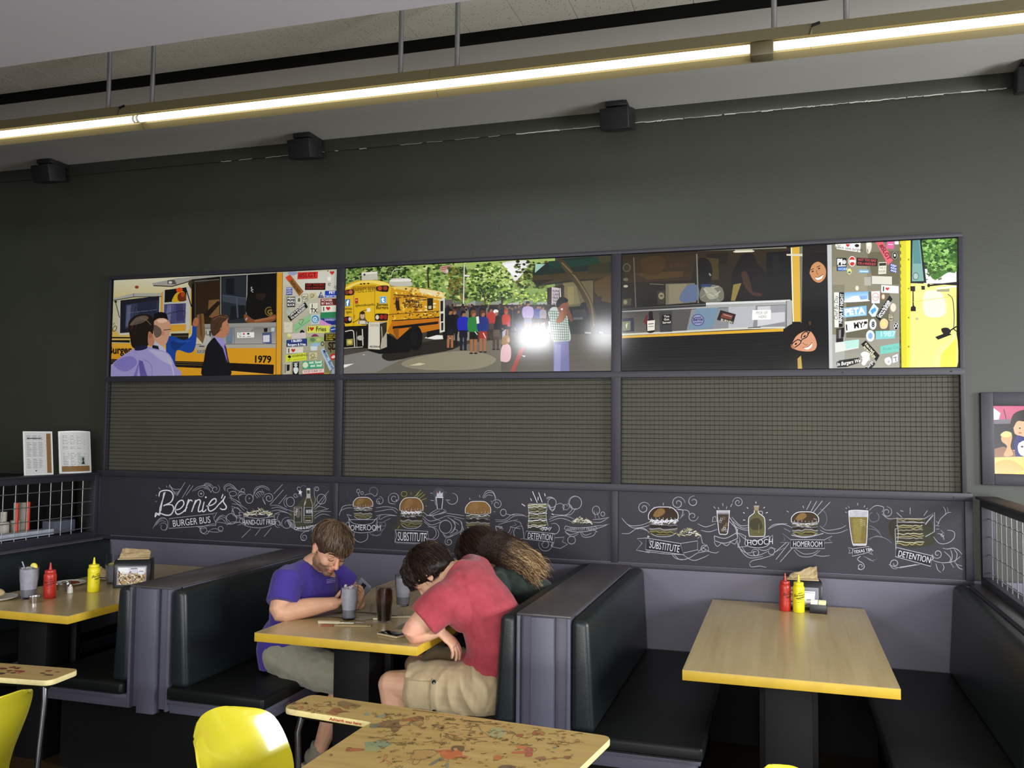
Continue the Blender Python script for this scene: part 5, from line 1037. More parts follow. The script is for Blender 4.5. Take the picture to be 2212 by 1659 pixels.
a.P('1700 240 1760 190 1900 200 1960 220 1990 330 1940 370 1800 375 1730 330', '34342A', True)
a.P('1752 200 1918 200 1920 340 1900 365 1790 365 1760 340', '3A382C')
rs = random.Random(19)
for k in range(13):
    yy = 206+k*12.5; a.L([(1750+rs.uniform(-5, 8)+j*20, yy+rs.uniform(-5, 5)) for j in range(9)], 5, ('9C8E5C', '8C8A7C', '26221C', 'B4B296')[k % 4])
a.L('1750 198 1920 200 1920 225 1755 220 1750 198', 4, GW, sm=False).L('1752 225 1760 290 1755 345', 3.5, GW).L('1740 262 1745 380 1750 420', 4, GW).L('1740 262 1752 262', 4, GW)
a.L('1920 200 1982 162 1980 280 1925 310', 4, GW, sm=False)
for k in range(8): a.L([(1925+k*6, 235-k*8), (1940+k*5, 215-k*5)], 6, GW, inc=False)
a.P('1745 385 1965 430 1960 490 1745 425', BRD); banner(a, '1745 375 1970 428 1958 492 1742 432', 'DETENTION', 38, fill=False, ang=12)
a.L('1965 430 1975 445 1955 455', 4, GW)
rays(a, '1832 132 1832 172;1938 150 1915 182;1750 162 1782 192;1772 150 1790 155', 3.5, GW)
waves(a, '1580 150 1620 120 1670 130 1660 160;1660 170 1700 200 1760 195;1990 215 2010 230;1985 240 2010 245;1990 265 2010 262;2000 240 2020 200 2060 165 2085 160;2035 125 2050 155 2045 180;2060 130 2065 160;1975 310 2010 350 2060 350 2100 320 2100 280 2060 270;2000 290 2030 300 2040 330;2020 270 2040 290;2030 380 2060 385 2100 380 2130 395 2150 420;2040 400 2080 440 2070 470;2080 390 2090 430 2080 475;2100 385 2120 420 2105 470;1970 455 2030 470 2100 460 2140 430;1990 475 2000 510 2020 530;2030 475 2040 500 2030 520;2080 470 2100 500;2110 470 2130 500 2155 512;2120 480 2150 490;1700 480 1760 500 1830 490 1890 480', 3.5)
a.SP(1690, 160, 34, -90, 1.4, 3.5, GW, .25).SP(1738, 475, 34, 60, 1.4, 4, GW, .2).SP(2000, 415, 32, 180, -1.4, 4, GW, .2)
a.L('2030 290 2020 300 2030 310 2040 300', 3, GW).L('1770 495 1810 490 1870 480', 3, GW)
a.build('chalk_drawing', t, M_chalk)
# ---------------- booths ----------------
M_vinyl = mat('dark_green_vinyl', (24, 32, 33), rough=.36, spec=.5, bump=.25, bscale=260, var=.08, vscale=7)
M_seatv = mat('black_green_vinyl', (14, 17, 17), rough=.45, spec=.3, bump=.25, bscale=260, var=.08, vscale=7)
M_cap = mat('bench_cap_grey', (74, 70, 72), rough=.35, coat=.2, var=.06, vscale=9)
CY = -1.462; ZP = .903
def cushion(name, x0, x1, y0, y1, z0, z1, m, t, bev=.022):
    b = MB(); n = 14
    b.box(x0, x1, y0, y1, z0, z1)
    o = b.build(name, m, t, bevel=bev, seg=4)
    return o
def seam(o, pts_, r=.0016):
    b = MB(); b.tube(pts_, r, n=5); b.build('seam', MATS['black_seam'], o)
mat('black_seam', (18, 22, 22), rough=.5)
def endpanel(b, xc, half):
    """outer end of a bench back: two thin flanges, two recesses and a raised centre board"""
    y = CY
    for s in (-1, 1):
        b.box(*sorted((xc+s*half, xc+s*(half-.014))), y-.004, y+.09, .345, ZP)
    b.box(xc-half+.014, xc+half-.014, y+.022, y+.09, .345, ZP)
    b.box(xc-half*.42, xc+half*.42, y-.016, y+.03, .33, ZP)
def bench(label, xc, half, sides, zb=ZP):
    t = thing('booth_bench', label, 'booth bench', (xc, CY/2, 0))
    b = MB(); b.box(xc-half, xc+half, CY+.08, -.004, .34, ZP-.001); b.build('bench_back', M_dado, t)
    b = MB(); endpanel(b, xc, half); b.build('end_post', M_post, t, bevel=.0015)
    b = MB(); b.box(xc-half-.002, xc+half+.002, CY+.002, -.004, ZP, ZP+.009); b.build('cap', M_cap, t, bevel=.002)
    xs = [xc-half, xc+half]
    for s in sides:
        xa = xc+s*half; dep = .525
        xs.append(xa+s*dep)
        # leaning back cushion
        o = MB(); th0, th1 = .10, .075
        za, zt = .455, ZP-.002
        vs = []
        for y in (CY+.002, -.006):
            for (x, z) in ((xa+s*.001, za), (xa+s*th0, za), (xa+s*th1, zt), (xa+s*.001, zt)): vs.append((x, y, z))
        o.add(vs, [(0, 1, 2, 3), (7, 6, 5, 4), (0, 4, 5, 1), (1, 5, 6, 2), (2, 6, 7, 3), (3, 7, 4, 0)])
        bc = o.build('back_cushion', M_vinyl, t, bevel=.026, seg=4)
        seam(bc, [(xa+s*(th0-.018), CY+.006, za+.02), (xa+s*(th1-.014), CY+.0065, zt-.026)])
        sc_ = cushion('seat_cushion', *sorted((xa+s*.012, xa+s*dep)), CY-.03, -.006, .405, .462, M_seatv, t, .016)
        seam(sc_, [(xa+s*.02, CY-.031, .414), (xa+s*(dep-.014), CY-.031, .414)])
        r = MB(); x_in, x_out = xa-s*.0, xa+s*(dep-.012)
        xx = sorted((x_in, x_out))
        r.box(xx[0], xx[1], CY-.004, -.006, .385, .404)
        r.box(xx[0], xx[1]-(.02 if s > 0 else 0), CY+.018, -.006, .335, .385) if s > 0 else r.box(xx[0]+.02, xx[1], CY+.018, -.006, .335, .385)
        r.build('seat_rail', M_post, t, bevel=.0015)
        k = MB(); kx = sorted((xc+s*.0, xa+s*(dep-.09))); k.box(kx[0], kx[1], CY+.06, -.006, 0, .335); k.build('plinth', M_black, t)
    return t
bench('double sided dark green vinyl booth bench between the left and middle tables', -2.848, .112, (-1, 1))
bench('double sided dark green vinyl booth bench behind the red shirt, before the empty table', -.94, .112, (-1, 1))
bench('dark green booth bench at far right below the bright wire railing', .965, .085, (-1,))
bench('dark booth bench at far left below the dark wire railing', -4.5, .07, (1,))
# ---------------- tables ----------------
def wood(name, c1, c2, rough=.28, coat=.3, axis=1):
    m = bpy.data.materials.new(name); m.use_nodes = True; nt = m.node_tree; b = nt.nodes['Principled BSDF']
    tc = nt.nodes.new('ShaderNodeTexCoord'); mp = nt.nodes.new('ShaderNodeMapping')
    mp.inputs['Scale'].default_value = (38, 1.6, 1) if axis == 1 else (1.6, 38, 1)
    n = nt.nodes.new('ShaderNodeTexNoise'); n.inputs['Scale'].default_value = 1; n.inputs['Detail'].default_value = 6; n.inputs['Distortion'].default_value = .6
    nt.links.new(tc.outputs['Object'], mp.inputs['Vector']); nt.links.new(mp.outputs[0], n.inputs['Vector'])
    r = nt.nodes.new('ShaderNodeValToRGB'); r.color_ramp.elements[0].position = .3; r.color_ramp.elements[1].position = .7
    r.color_ramp.elements[0].color = (*lin(c1), 1); r.color_ramp.elements[1].color = (*lin(c2), 1)
    nt.links.new(n.outputs['Fac'], r.inputs['Fac']); nt.links.new(r.outputs[0], b.inputs['Base Color'])
    b.inputs['Roughness'].default_value = rough; b.inputs['Coat Weight'].default_value = coat; b.inputs['Coat Roughness'].default_value = .25
    return m
M_maple = wood('maple_laminate', (178, 156, 106), (194, 174, 126))
M_edge = mat('yellow_edge_paint', (198, 164, 48), rough=.45, var=.08, vscale=12)
M_leg = mat('charcoal_pedestal', (9, 9, 12), rough=.6, spec=.25)
TZ = .76
def table(label, x0, x1, y0=-1.535, y1=-.05):
    t = thing('booth_table', label, 'table', ((x0+x1)/2, (y0+y1)/2, 0))
    b = MB(); b.box(x0, x1, y0, y1, TZ-.0385, TZ-.0015); b.build('edge_band', M_edge, t, bevel=.0015)
    b = MB(); b.box(x0+.0005, x1-.0005, y0+.0005, y1-.0005, TZ-.0014, TZ); b.build('tabletop', M_maple, t)
    xm = (x0+x1)/2
    b = MB(); b.box(xm-.085, xm+.09, -1.37, -1.22, 0, TZ-.039); b.box(xm-.11, xm+.115, -1.20, -1.17, 0, TZ-.0385); b.box(xm-.03, xm+.03, -1.219, -1.19, 0, TZ-.04); b.build('pedestal', M_leg, t, bevel=.003)
    b = MB(); b.box(xm-.06, xm+.06, -.36, -.3, 0, TZ-.0385); b.build('rear_pedestal', M_leg, t, bevel=.003)
    return t
table('maple laminate booth table with yellow edge, crowded with bottles and plates', -4.0, -3.25)
table('maple laminate booth table with yellow edge where three people sit', -2.235, -1.46)
table('empty maple laminate booth table with yellow edge and condiments at the wall', -.376, .386)

# ---------------- things on the tables ----------------
M_red = mat('red_squeeze_plastic', (176, 44, 34), rough=.35, coat=.2)
M_yel = mat('yellow_squeeze_plastic', (226, 214, 30), rough=.35, coat=.2)
M_ink = mat('black_ink', (26, 22, 16), rough=.6)
M_inkr = mat('dark_red_ink', (70, 14, 12), rough=.6)
def wrap(arts, c, r):
    """wraps a flat label (u along the circumference, v up) on a cylinder"""
    return arts
def squeeze(x, y, m, label, ang, ink, h=.16, r=.0285):
    t = thing('squeeze_bottle', label, 'bottle', (x, y, TZ), 'squeeze bottles')
    c = (x, y, TZ+.0005); k = h/.152
    b = MB(); b.lathe([(0, 0), (r*.9, 0), (r, .004), (r, .03*k), (r*1.0, .1*k), (r*1.02, .112*k), (r*.96, .121*k), (r*.82, .126*k)], c, 28); b.build('bottle_body', m, t, smooth=True)
    b = MB(); b.lathe([(r*.84, .1265*k), (r*.86, .128*k), (r*.86, .139*k), (r*.8, .1415*k), (r*.3, .1425*k), (r*.22, .15*k), (r*.12, .176*k), (r*.1, .178*k), (0, .178*k)], c, 28); b.build('nozzle_cap', m, t, smooth=True)
    b = MB()
    def w(u, v): a_ = ang+u/r; return (x+cos(a_)*(r+.0006), y+sin(a_)*(r+.0006), TZ+v)
    vs, fs = glyphs("Bernie's", .01, .35); s_ = .0195
    b.add([w(v[0]*s_-.034, .078+v[1]*s_+v[0]*s_*.12) for v in vs], fs)
    for (u0, v0, u1, v1, th) in ((-.018, .069, .026, .078, .003), (-.012, .066, .006, .068, .0015), (-.01, .095, .012, .1, .002), (-.012, .052, -.002, .053, .0012), (.004, .054, .012, .055, .0012)):
        for k_ in range(5):
            ua, ub = u0+(u1-u0)*k_/5, u0+(u1-u0)*(k_+1)/5; va, vb = v0+(v1-v0)*k_/5, v0+(v1-v0)*(k_+1)/5
            b.add([w(ua, va), w(ub, vb), w(ub, vb+th*1.5), w(ua, va+th*1.5)], [(0, 1, 2, 3)])
    b.build('printed_logo', ink, t)
    return t
def face_ang(x, y, off=0): return math.atan2(CAM.y-y, CAM.x-x)+radians(off)
squeeze(-.003, -.235, M_red, 'red ketchup squeeze bottle on the empty table', face_ang(0, -.2, 45), M_ink)
squeeze(.062, -.25, M_yel, 'yellow mustard squeeze bottle with black logo on the empty table', face_ang(.06, -.23, 14), M_ink)
squeeze(-3.685, -1.205, M_red, 'red ketchup squeeze bottle on the crowded left table', face_ang(-3.68, -1.2, 0), M_inkr, .156, .031)
squeeze(-3.605, -.985, M_yel, 'yellow mustard squeeze bottle on the crowded left table', face_ang(-3.6, -1.0, 42), M_ink, .158, .031)
squeeze(-1.75, -.27, M_yel, 'yellow mustard bottle tip showing between two bowed heads', face_ang(-1.8, -.3, 10), M_ink, h=.18)

M_disp = mat('black_dispenser_plastic', (22, 22, 26), rough=.35)
M_nap = mat('kraft_napkin', (176, 156, 118), rough=.9, bump=.3, bscale=60)
def dispenser(x, y, rz, label, kind, s=1.0):
    t = thing('napkin_dispenser', label, 'napkin dispenser', (x, y, TZ), 'napkin dispensers')
    M = Matrix.Translation((x, y, TZ)) @ Matrix.Rotation(rz, 4, 'Z') @ Matrix.Scale(s, 4)
    b = MB(); w, d = .078, .05
    prof = [(-d-.008, .0005), (d+.008, .0005), (d, .10), (d-.012, .122), (-d+.012, .122), (-d, .10)]
    vs = [M @ Vector((sx*w, p, q)) for sx in (-1, 1) for p, q in prof]; n = 6
    b.add(vs, [(j, (j+1) % n, n+(j+1) % n, n+j) for j in range(n)]+[tuple(range(n-1, -1, -1)), tuple(range(n, 2*n))]); b.build('housing', M_disp, t, bevel=.006)
    b = MB()
    b.box(-w*.86, w*.86, -d*.55, d*.55, .1, .1265, M=M)
    b.build('napkin_stack', M_nap, t, bevel=.002)
    rs = random.Random(5+int(x*10)); b = MB(); nx, nz = 8, 6; vs = []
    for i in range(nx+1):
        for j in range(nz+1):
            u, v = i/nx*2-1, j/nz
            vs.append(M @ Vector((u*w*(.82-.1*v)+.008*v, .03*v*sin(u*2.2)+.006*rs.uniform(-1, 1)-.01+.02*v, .12+v*(.042+.012*u*(1 if kind else -1))+.004*rs.uniform(-1, 1)*v)))
    b.add(vs, [(i*(nz+1)+j, (i+1)*(nz+1)+j, (i+1)*(nz+1)+j+1, i*(nz+1)+j+1) for i in range(nx) for j in range(nz)])
    b.smooth = True; b.build('loose_napkin', M_nap, t)
    # printed card on the front face
    a = Art(0, 0, 1, 0, step=6e-6)
    sl = math.atan2(.008, .1)
    a.plane = lambda p: (p[0], p[1])
    a.place = lambda v, dd: tuple(M @ Vector((v[0], -d-.008+.08*(v[1])-.0012-dd, v[1])))
    a.P([(-.062, .014), (.062, .014), (.062, .096), (-.062, .096)], '8A8890')
    if kind == 0:
        a.P([(-.058, .016), (.058, .016), (.058, .09), (-.058, .09)], 'A89A84').P([(-.058, .06), (.058, .066), (.058, .09), (-.058, .09)], 'D8D8E4').P([(-.058, .062), (-.01, .07), (-.016, .09), (-.058, .09)], 'F0F0F4')
        rs = random.Random(6)
        for k in range(150):
            xx, zz = rs.uniform(-.054, .054), rs.uniform(.018, .07); q = rs.uniform(.002, .006); an = rs.random()*3
            a.P([(xx+q*1.8*cos(an), zz+q*1.8*sin(an)), (xx-q*.6*sin(an), zz+q*.6*cos(an)), (xx-q*1.8*cos(an), zz-q*1.8*sin(an)), (xx+q*.6*sin(an), zz-q*.6*cos(an))], rs.choice(('D8B878', 'C09A5A', '4A3024', '2E1E1A', 'E8DCC4', '8A5A34', 'F0E8D8')), inc=k % 10 == 0)
        a.P([(.026, .058), (.052, .058), (.052, .086), (.026, .086)], 'ECECF0').L([(.03, .072), (.048, .072)], .004, '8A8CA0'); a.L([(-.005, .084), (.022, .085)], .004, '5A5C68', sm=False)
    else:
        a.P([(-.058, .016), (.058, .016), (.058, .09), (-.058, .09)], '7C7C88').P([(-.058, .02), (.01, .02), (.0, .09), (-.058, .09)], 'B89868')
        rs = random.Random(7)
        for k in range(60):
            xx, zz = rs.uniform(-.054, .01), rs.uniform(.02, .085); q = rs.uniform(.003, .007)
            a.P([(xx-q, zz-q*.4), (xx+q, zz-q*.5), (xx+q*.6, zz+q*.6), (xx-q*.6, zz+q*.5)], rs.choice(('D8B878', '3A2A20', 'E8DCC4', '6A4A34')), inc=k % 10 == 0)
        a.P([(.004, .03), (.044, .03), (.048, .08), (.0, .08)], 'F0F0F4').L([(.012, .044), (.03, .045)], .005, '8A8A94', sm=False).L([(.002, .074), (.044, .074)], .004, 'B0B0BC', sm=False)
    a.build('printed_card', t, M_paper)
    return t
dispenser(.082, -.12, radians(4), 'napkin dispenser with folded kraft napkins behind the bottles on the empty table', 1, 1.18)
dispenser(-3.53, -.76, radians(30), 'black napkin dispenser with food picture card on the crowded left table', 0, 1.25)

# sweetener caddy
t = thing('sweetener_caddy', 'small black caddy of sweetener packets on the empty table', 'caddy', (.155, -.19, TZ))
Mc = Matrix.Translation((.156, -.235, TZ)) @ Matrix.Rotation(radians(-4), 4, 'Z')
b = MB(); w = .041
b.box(-w, w, -.026, -.023, .0005, .044, M=Mc); b.box(-w, w, .023, .026, .0005, .044, M=Mc); b.box(-w, -w+.003, -.023, .023, .0005, .044, M=Mc); b.box(w-.003, w, -.023, .023, .0005, .044, M=Mc); b.box(-w, w, -.023, .023, .0005, .003, M=Mc)
b.build('holder', M_disp, t, bevel=.0006)
for k in range(9):
    for s_ in (-1, 1):
        b = MB(); yy = -.019+k*.0045
        b.box(s_*.019-.017, s_*.019+.017, yy, yy+.003, .004, .058+.003*((k*7) % 3)/2, M=Mc @ Matrix.Rotation(radians(3*((k*5) % 3-1)), 4, 'Z'))
        b.build('sweetener_packet', mat('packet_white', (232, 232, 226), rough=.7) if s_ < 0 else mat('packet_cream', (226, 222, 176), rough=.7), t)

# tumblers
def glassmat(name, c, rough, tr=1.0):
    return mat(name, c, rough=rough, trans=tr, ior=1.35)
M_tumb = glassmat('clear_tumbler', (235, 238, 242), .04)
M_icewater = mat('iced_water', (214, 210, 218), rough=.5, trans=.12, ior=1.2, var=.12, vscale=40)
M_cola = mat('cola', (34, 15, 9), rough=.08, trans=.25, color2=(16, 8, 6), vscale=30)
M_icecola = mat('iced_cola', (96, 50, 32), rough=.2, trans=.3, color2=(46, 24, 16), vscale=55)
M_water = mat('still_water', (190, 190, 198), rough=.1, trans=.55, ior=1.2)
def tumbler(x, y, label, fill, h=.158, r=.042, level=.93):
    t = thing('tumbler', label, 'glass', (x, y, TZ), 'pebbled tumblers')
    c = (x, y, TZ+.0005); k = h/.16
    def prof(r_, z): return (r_*(.74+.26*z/h) if z < h*.55 else r_*(.9+.1*(z-h*.55)/(h*.45)), z)
    outer = [(0, 0), (r*.70, 0), (r*.74, .004)]+[prof(r, h*i/10) for i in range(1, 6)]+[(r*.93, h*.56), (r*.95, h*.6), (r*.97, h*.8), (r, h)]
    b = MB()
    n = 32; vs = []
    for q, (rr, z) in enumerate(outer+[(r*.955, h), (r*.925, h*.8), (r*.9, h*.6), (r*.86, h*.55), (r*.72, h*.06), (0, h*.05)]):
        for j in range(n):
            a_ = 2*pi*j/n; f = 1+(.012*cos(a_*16) if q < len(outer) and z < h*.56 and rr > 0 else 0); vs.append((x+rr*f*cos(a_), y+rr*f*sin(a_), TZ+.0005+z))
    kk = len(vs)//n
    b.add(vs, [(i*n+j, i*n+(j+1) % n, (i+1)*n+(j+1) % n, (i+1)*n+j) for i in range(kk-1) for j in range(n)]); b.build('glass_body', M_tumb, t, smooth=True)
    def liq(z0, z1, m, nm):
        b = MB(); R_ = lambda z: r*(.905 if z > h*.6 else .72+(.135)*(z/h)/.55)-.0012
        zs = [z0+(z1-z0)*i/8 for i in range(9)]
        b.lathe([(0, zs[0])]+[(R_(z), z) for z in zs]+[(0, zs[-1])], c, 24); return b.build(nm, m, t, smooth=True)
    if fill == 'ice':
        liq(h*.07, h*.30, M_water, 'water'); liq(h*.3, h*level, M_icewater, 'crushed_ice')
    elif fill == 'cola':
        liq(h*.07, h*.56, M_cola, 'cola'); liq(h*.56, h*level, M_icecola, 'iced_cola')
    else: liq(h*.07, h*level, M_water, 'water')
    rs = random.Random(int(abs(x)*100))
    if fill in ('ice', 'cola'):
        m = M_icewater if fill == 'ice' else M_icecola
        for i in range(9):
            a_ = rs.random()*6.28; rr = rs.random()*r*.62; b = MB()
            Mi = Matrix.Translation((x+rr*cos(a_), y+rr*sin(a_), TZ+h*level+rs.uniform(-.006, .005))) @ Matrix.Rotation(rs.random()*3, 4, Vector((rs.random(), rs.random(), 1)).normalized())
            b.box(-.008, .008, -.007, .007, -.006, .006, M=Mi); b.build('ice_cube', m, t, bevel=.002)
    return t
tumbler(-1.972, -1.155, 'tall tumbler of crushed ice water beside the phone holder', 'ice')
tumbler(-1.79, -1.155, 'tumbler of dark cola with ice on the middle table', 'cola')
tumbler(-1.865, -.775, 'tumbler of ice water beside the dark-haired bowed head', 'ice', level=.9)
tw = tumbler(-3.775, -1.255, 'tumbler of ice water with lemon wedge and straw on left table', 'ice', h=.165, r=.049)
tumbler(-3.69, -.74, 'nearly clear tumbler with lemon behind the yellow mustard on left table', 'water', h=.165, r=.046, level=.62)
M_lemon = mat('lemon_rind', (226, 206, 50), rough=.4); M_lemf = mat('lemon_flesh', (232, 224, 130), rough=.4, var=.15, vscale=90)
def lemon(c, R, Mr, label):
    t = thing('lemon_wedge', label, 'lemon wedge', c)
    M = Matrix.Translation(c) @ Mr
    for nm, r0, r1, w, m in (('rind', 0, R, .004, M_lemon), ('flesh', 0, R*.86, .0052, M_lemf)):
        b = MB(); P_ = [(r1*cos(a_), r1*sin(a_)) for a_ in [pi*i/14 for i in range(15)]]
        b.prism(P_, -w, w, M=M); b.build(nm, m, t, bevel=.0008)
lemon(Vector((-3.737, -1.262, TZ+.166)), .021, Matrix.Rotation(radians(90), 4, 'X') @ Matrix.Rotation(radians(-12), 4, 'Z') , 'lemon wedge on the rim of the iced tumbler on left table')
lemon(Vector((-3.69, -.75, TZ+.107)), .028, Matrix.Rotation(radians(20), 4, 'X'), 'lemon slice floating inside the tumbler behind the mustard')
t = thing('drinking_straw', 'short clear straw leaning out of the iced lemon tumbler', 'straw', (-3.8, -1.26, TZ+.15))
b = MB(); b.tube([(-3.785, -1.256, TZ+.12), (-3.815, -1.262, TZ+.19)], .0032, n=10); b.build('straw_tube', mat('pale_straw', (150, 165, 180), rough=.3), t, smooth=True)

# salt, pepper, sauce cups, plates
M_salt = mat('salt_white', (236, 234, 230), rough=.4); M_pep = mat('pepper_grey', (92, 86, 76), rough=.5)
def shaker(x, y, m, label):
    t = thing('shaker', label, 'shaker', (x, y, TZ), 'salt and pepper shakers'); c = (x, y, TZ+.0005)
    b = MB(); b.lathe([(0, 0), (.014, 0), (.0155, .003), (.0125, .03), (.0115, .036)], c, 12); b.build('shaker_body', m, t, smooth=False)
    b = MB(); b.lathe([(.012, .0365), (.0122, .042), (.009, .049), (0, .051)], c, 16); b.build('shaker_cap', M_chrome, t, smooth=True)
shaker(-3.69, -1.06, M_salt, 'small white salt shaker standing before the yellow mustard'); shaker(-3.745, -1.02, M_pep, 'small grey pepper shaker beside the white salt shaker')
M_sauce = mat('red_sauce', (96, 24, 14), rough=.2)
def cup(x, y, label, h=.03, r=.022, sauce=False):
    t = thing('sauce_cup', label, 'sauce cup', (x, y, TZ), 'steel sauce cups'); c = (x, y, TZ+.0005)
    b = MB(); b.lathe([(0, 0), (r*.8, 0), (r, h), (r*1.08, h), (r*1.06, h+.001), (r*.94, h-.001), (r*.76, .002), (0, .002)], c, 24); b.build('cup_wall', M_chrome, t, smooth=True)
    if sauce: b = MB(); b.lathe([(0, h*.75), (r*.88, h*.75), (r*.8, h*.77), (0, h*.8)], c, 20); b.build('sauce', M_sauce, t, smooth=True)
cup(-3.652, -1.335, 'empty steel sauce cup in front of the iced lemon tumbler', .034, .026)
cup(-3.83, -1.02, 'steel cup of red sauce behind the ketchup bottle', .032, .024, True)
cup(-3.84, -.93, 'steel sauce cup on the plate behind the pepper shaker', .03, .022, True)
M_plate = mat('white_china', (214, 212, 204), rough=.2, coat=.4)
def plate(x, y, r, label):
    t = thing('plate', label, 'plate', (x, y, TZ), 'white plates'); c = (x, y, TZ+.0008)
    b = MB(); b.lathe([(0, 0), (r*.6, 0), (r*.98, .013), (r, .015), (r*.98, .0165), (r*.62, .005), (0, .0045)], c, 40); b.build('plate_body', M_plate, t, smooth=True)
    return t
plate(-3.90, -1.34, .105, 'white plate with crumpled napkin at the left edge of the table')
plate(-3.80, -.60, .11, 'white plate with crumpled kraft paper behind the clear tumbler')
plate(-3.88, -.86, .085, 'small white plate with sauce remains behind the ketchup bottle')
def crumple(name, c, r, label, m, seed, cat, flat=.6):
    b = MB(); b.ball(c, (r, r*.8, r*flat), nu=22, nv=14)
    rs = random.Random(seed); off = Vector((rs.random()*9, seed, 2))
    vs = []
    for v in b.v:
        d = Vector(v)-Vector(c); n_ = noise.noise(d*(1.1/r)+off)+.5*abs(noise.noise(d*(2.6/r)+off)); vs.append(Vector(c)+d*(1+.55*n_))
    zmin = min(v.z for v in vs); b.v = [(v.x, v.y, max(v.z, c[2]-r*flat*.55)) for v in vs]
    o = b.build(name, m); settag(o, label, cat); return o
crumple('crumpled_napkin', (-3.93, -1.33, TZ+.028), .048, 'crumpled pale napkin lying on the left-hand plate', M_nap, 3, 'napkin')
crumple('crumpled_paper', (-3.70, -.57, TZ+.045), .07, 'crumpled brown kraft paper behind the yellow mustard bottle', mat('brown_kraft', (120, 94, 58), rough=.9), 8, 'paper', .62)
crumple('crumpled_napkin', (-3.86, -.66, TZ+.04), .045, 'crumpled napkin on the plate behind the clear tumbler', M_nap, 12, 'napkin', .9)
crumple('food_leftovers', (-3.86, -.86, TZ+.014), .034, 'small reddish food remains on the plate behind the ketchup', mat('food_scraps', (120, 56, 26), rough=.5, var=.4, vscale=60), 5, 'food', .3)

# papers, phones, cutlery, straws on the middle table
M_phone = mat('phone_black', (14, 14, 16), rough=.12, coat=.5); M_case = mat('phone_case_grey', (84, 88, 96), rough=.4)
def paper(label, corners, lines, seed, curl=0, col='A09684', lift=.001):
    """a printed sheet lying on the table: four corner points in the table plane"""
    t = thing('printed_menu', label, 'paper menu', (corners[0][0], corners[0][1], TZ), 'kraft paper menus')
    a = Art(0, 0, 1, 0, step=1.2e-5); c = [Vector((p[0], p[1], 0)) for p in corners]
    def pl(p): u, v = p; q = c[0]*(1-u)*(1-v)+c[1]*u*(1-v)+c[2]*u*v+c[3]*(1-u)*v; return (q.x, q.y, u, v)
    a.plane = pl
    def place(v, d):
        x_, y_ = v[0], v[1]
        # height follows the curl across the sheet
        w = c[1]-c[0]; h_ = c[3]-c[0]; p_ = Vector((x_, y_, 0))-c[0]; u = p_.dot(w)/w.length_squared
        return (x_, y_, TZ+lift+curl*max(0, sin(max(0, min(1, u))*pi))+d)
    a.place = place
    for i in range(8):
        for j in range(4): a.P([(i/8, j/4), ((i+1)/8, j/4), ((i+1)/8, (j+1)/4), (i/8, (j+1)/4)], col, inc=False)
    rs = random.Random(seed); a.k = 10
    for i in range(lines):
        v = .06+.88*i/lines
        for u0, u1 in ((.05, .46), (.54, .95)):
            e = u0+(u1-u0)*rs.uniform(.5, 1); a.P([(u0, v), (e, v), (e, v+.3/lines), (u0, v+.3/lines)], '5C5248' if i % 5 else '2E2824', inc=False)
    b = a.mb; b.build('sheet', M_paper, t)
    return t
paper('curling printed kraft menu under the phone holder, middle table', [(-2.13, -1.05), (-1.75, -1.02), (-1.87, -.80), (-2.2, -.84)], 16, 1, .012)
paper('second printed kraft menu lying behind the ice water tumbler', [(-2.1, -1.14), (-1.9, -1.17), (-1.80, -.98), (-1.98, -.96)], 12, 2, .006, lift=.0016, col='AAA08E')
paper('printed kraft menu in front of the red-sleeved elbow', [(-1.69, -1.26), (-1.50, -1.24), (-1.52, -1.04), (-1.69, -1.05)], 12, 3, .003)
paper('printed kraft menu beside the cola, angled toward the wall', [(-1.70, -1.07), (-1.56, -1.0), (-1.58, -.78), (-1.73, -.86)], 12, 4, .004, lift=.0022)
def obox(b, p0, p1, w, h, z): 
    p0, p1 = Vector((*p0, 0)), Vector((*p1, 0)); d = (p1-p0); n_ = Vector((-d.y, d.x, 0)).normalized()*w/2
    vs = [p+Vector((0, 0, zz)) for zz in (z, z+h) for p in (p0-n_, p1-n_, p1+n_, p0+n_)]
    b.add(vs, [(3, 2, 1, 0), (4, 5, 6, 7), (0, 1, 5, 4), (1, 2, 6, 5), (2, 3, 7, 6), (3, 0, 4, 7)])
for p0, p1, nm, lb in (((-2.06, -1.285), (-1.90, -1.245), 'wrapped_straw', 'white paper wrapped straw beside the knife, middle table'), ((-1.85, -1.09), (-1.70, -1.02), 'wrapped_straw', 'torn paper straw sleeve behind the cola'), ((-1.86, -1.125), (-1.81, -1.12), 'straw_wrapper', 'short scrunched straw wrapper left of the cola')):
    b = MB(); b.tube([(*p0, TZ+.005), (*p1, TZ+.005)], .004, n=8); settag(b.build(nm, mat('straw_paper', (214, 202, 172), rough=.8), bevel=0, smooth=True), lb, 'straw')
t = thing('table_knife', 'table knife with pale handle beside the ice water tumbler', 'knife', (-1.98, -1.27, TZ))
b = MB(); obox(b, (-2.075, -1.262), (-1.975, -1.235), .014, .008, TZ+.001); b.build('handle', mat('ivory_handle', (208, 190, 156), rough=.4), t, bevel=.003)
b = MB(); obox(b, (-1.974, -1.235), (-1.87, -1.2), .012, .0015, TZ+.003); b.build('blade', M_chrome, t, bevel=.0005)
t = thing('folded_napkin', 'folded kraft napkin and small packet beside the knife', 'napkin', (-1.88, -1.26, TZ))
b = MB(); obox(b, (-1.96, -1.29), (-1.81, -1.245), .05, .003, TZ+.0012); b.build('napkin', M_nap, t, bevel=.001)
b = MB(); obox(b, (-1.95, -1.30), (-1.82, -1.262), .028, .002, TZ+.0046); b.build('upper_fold', M_nap, t, bevel=.0008)
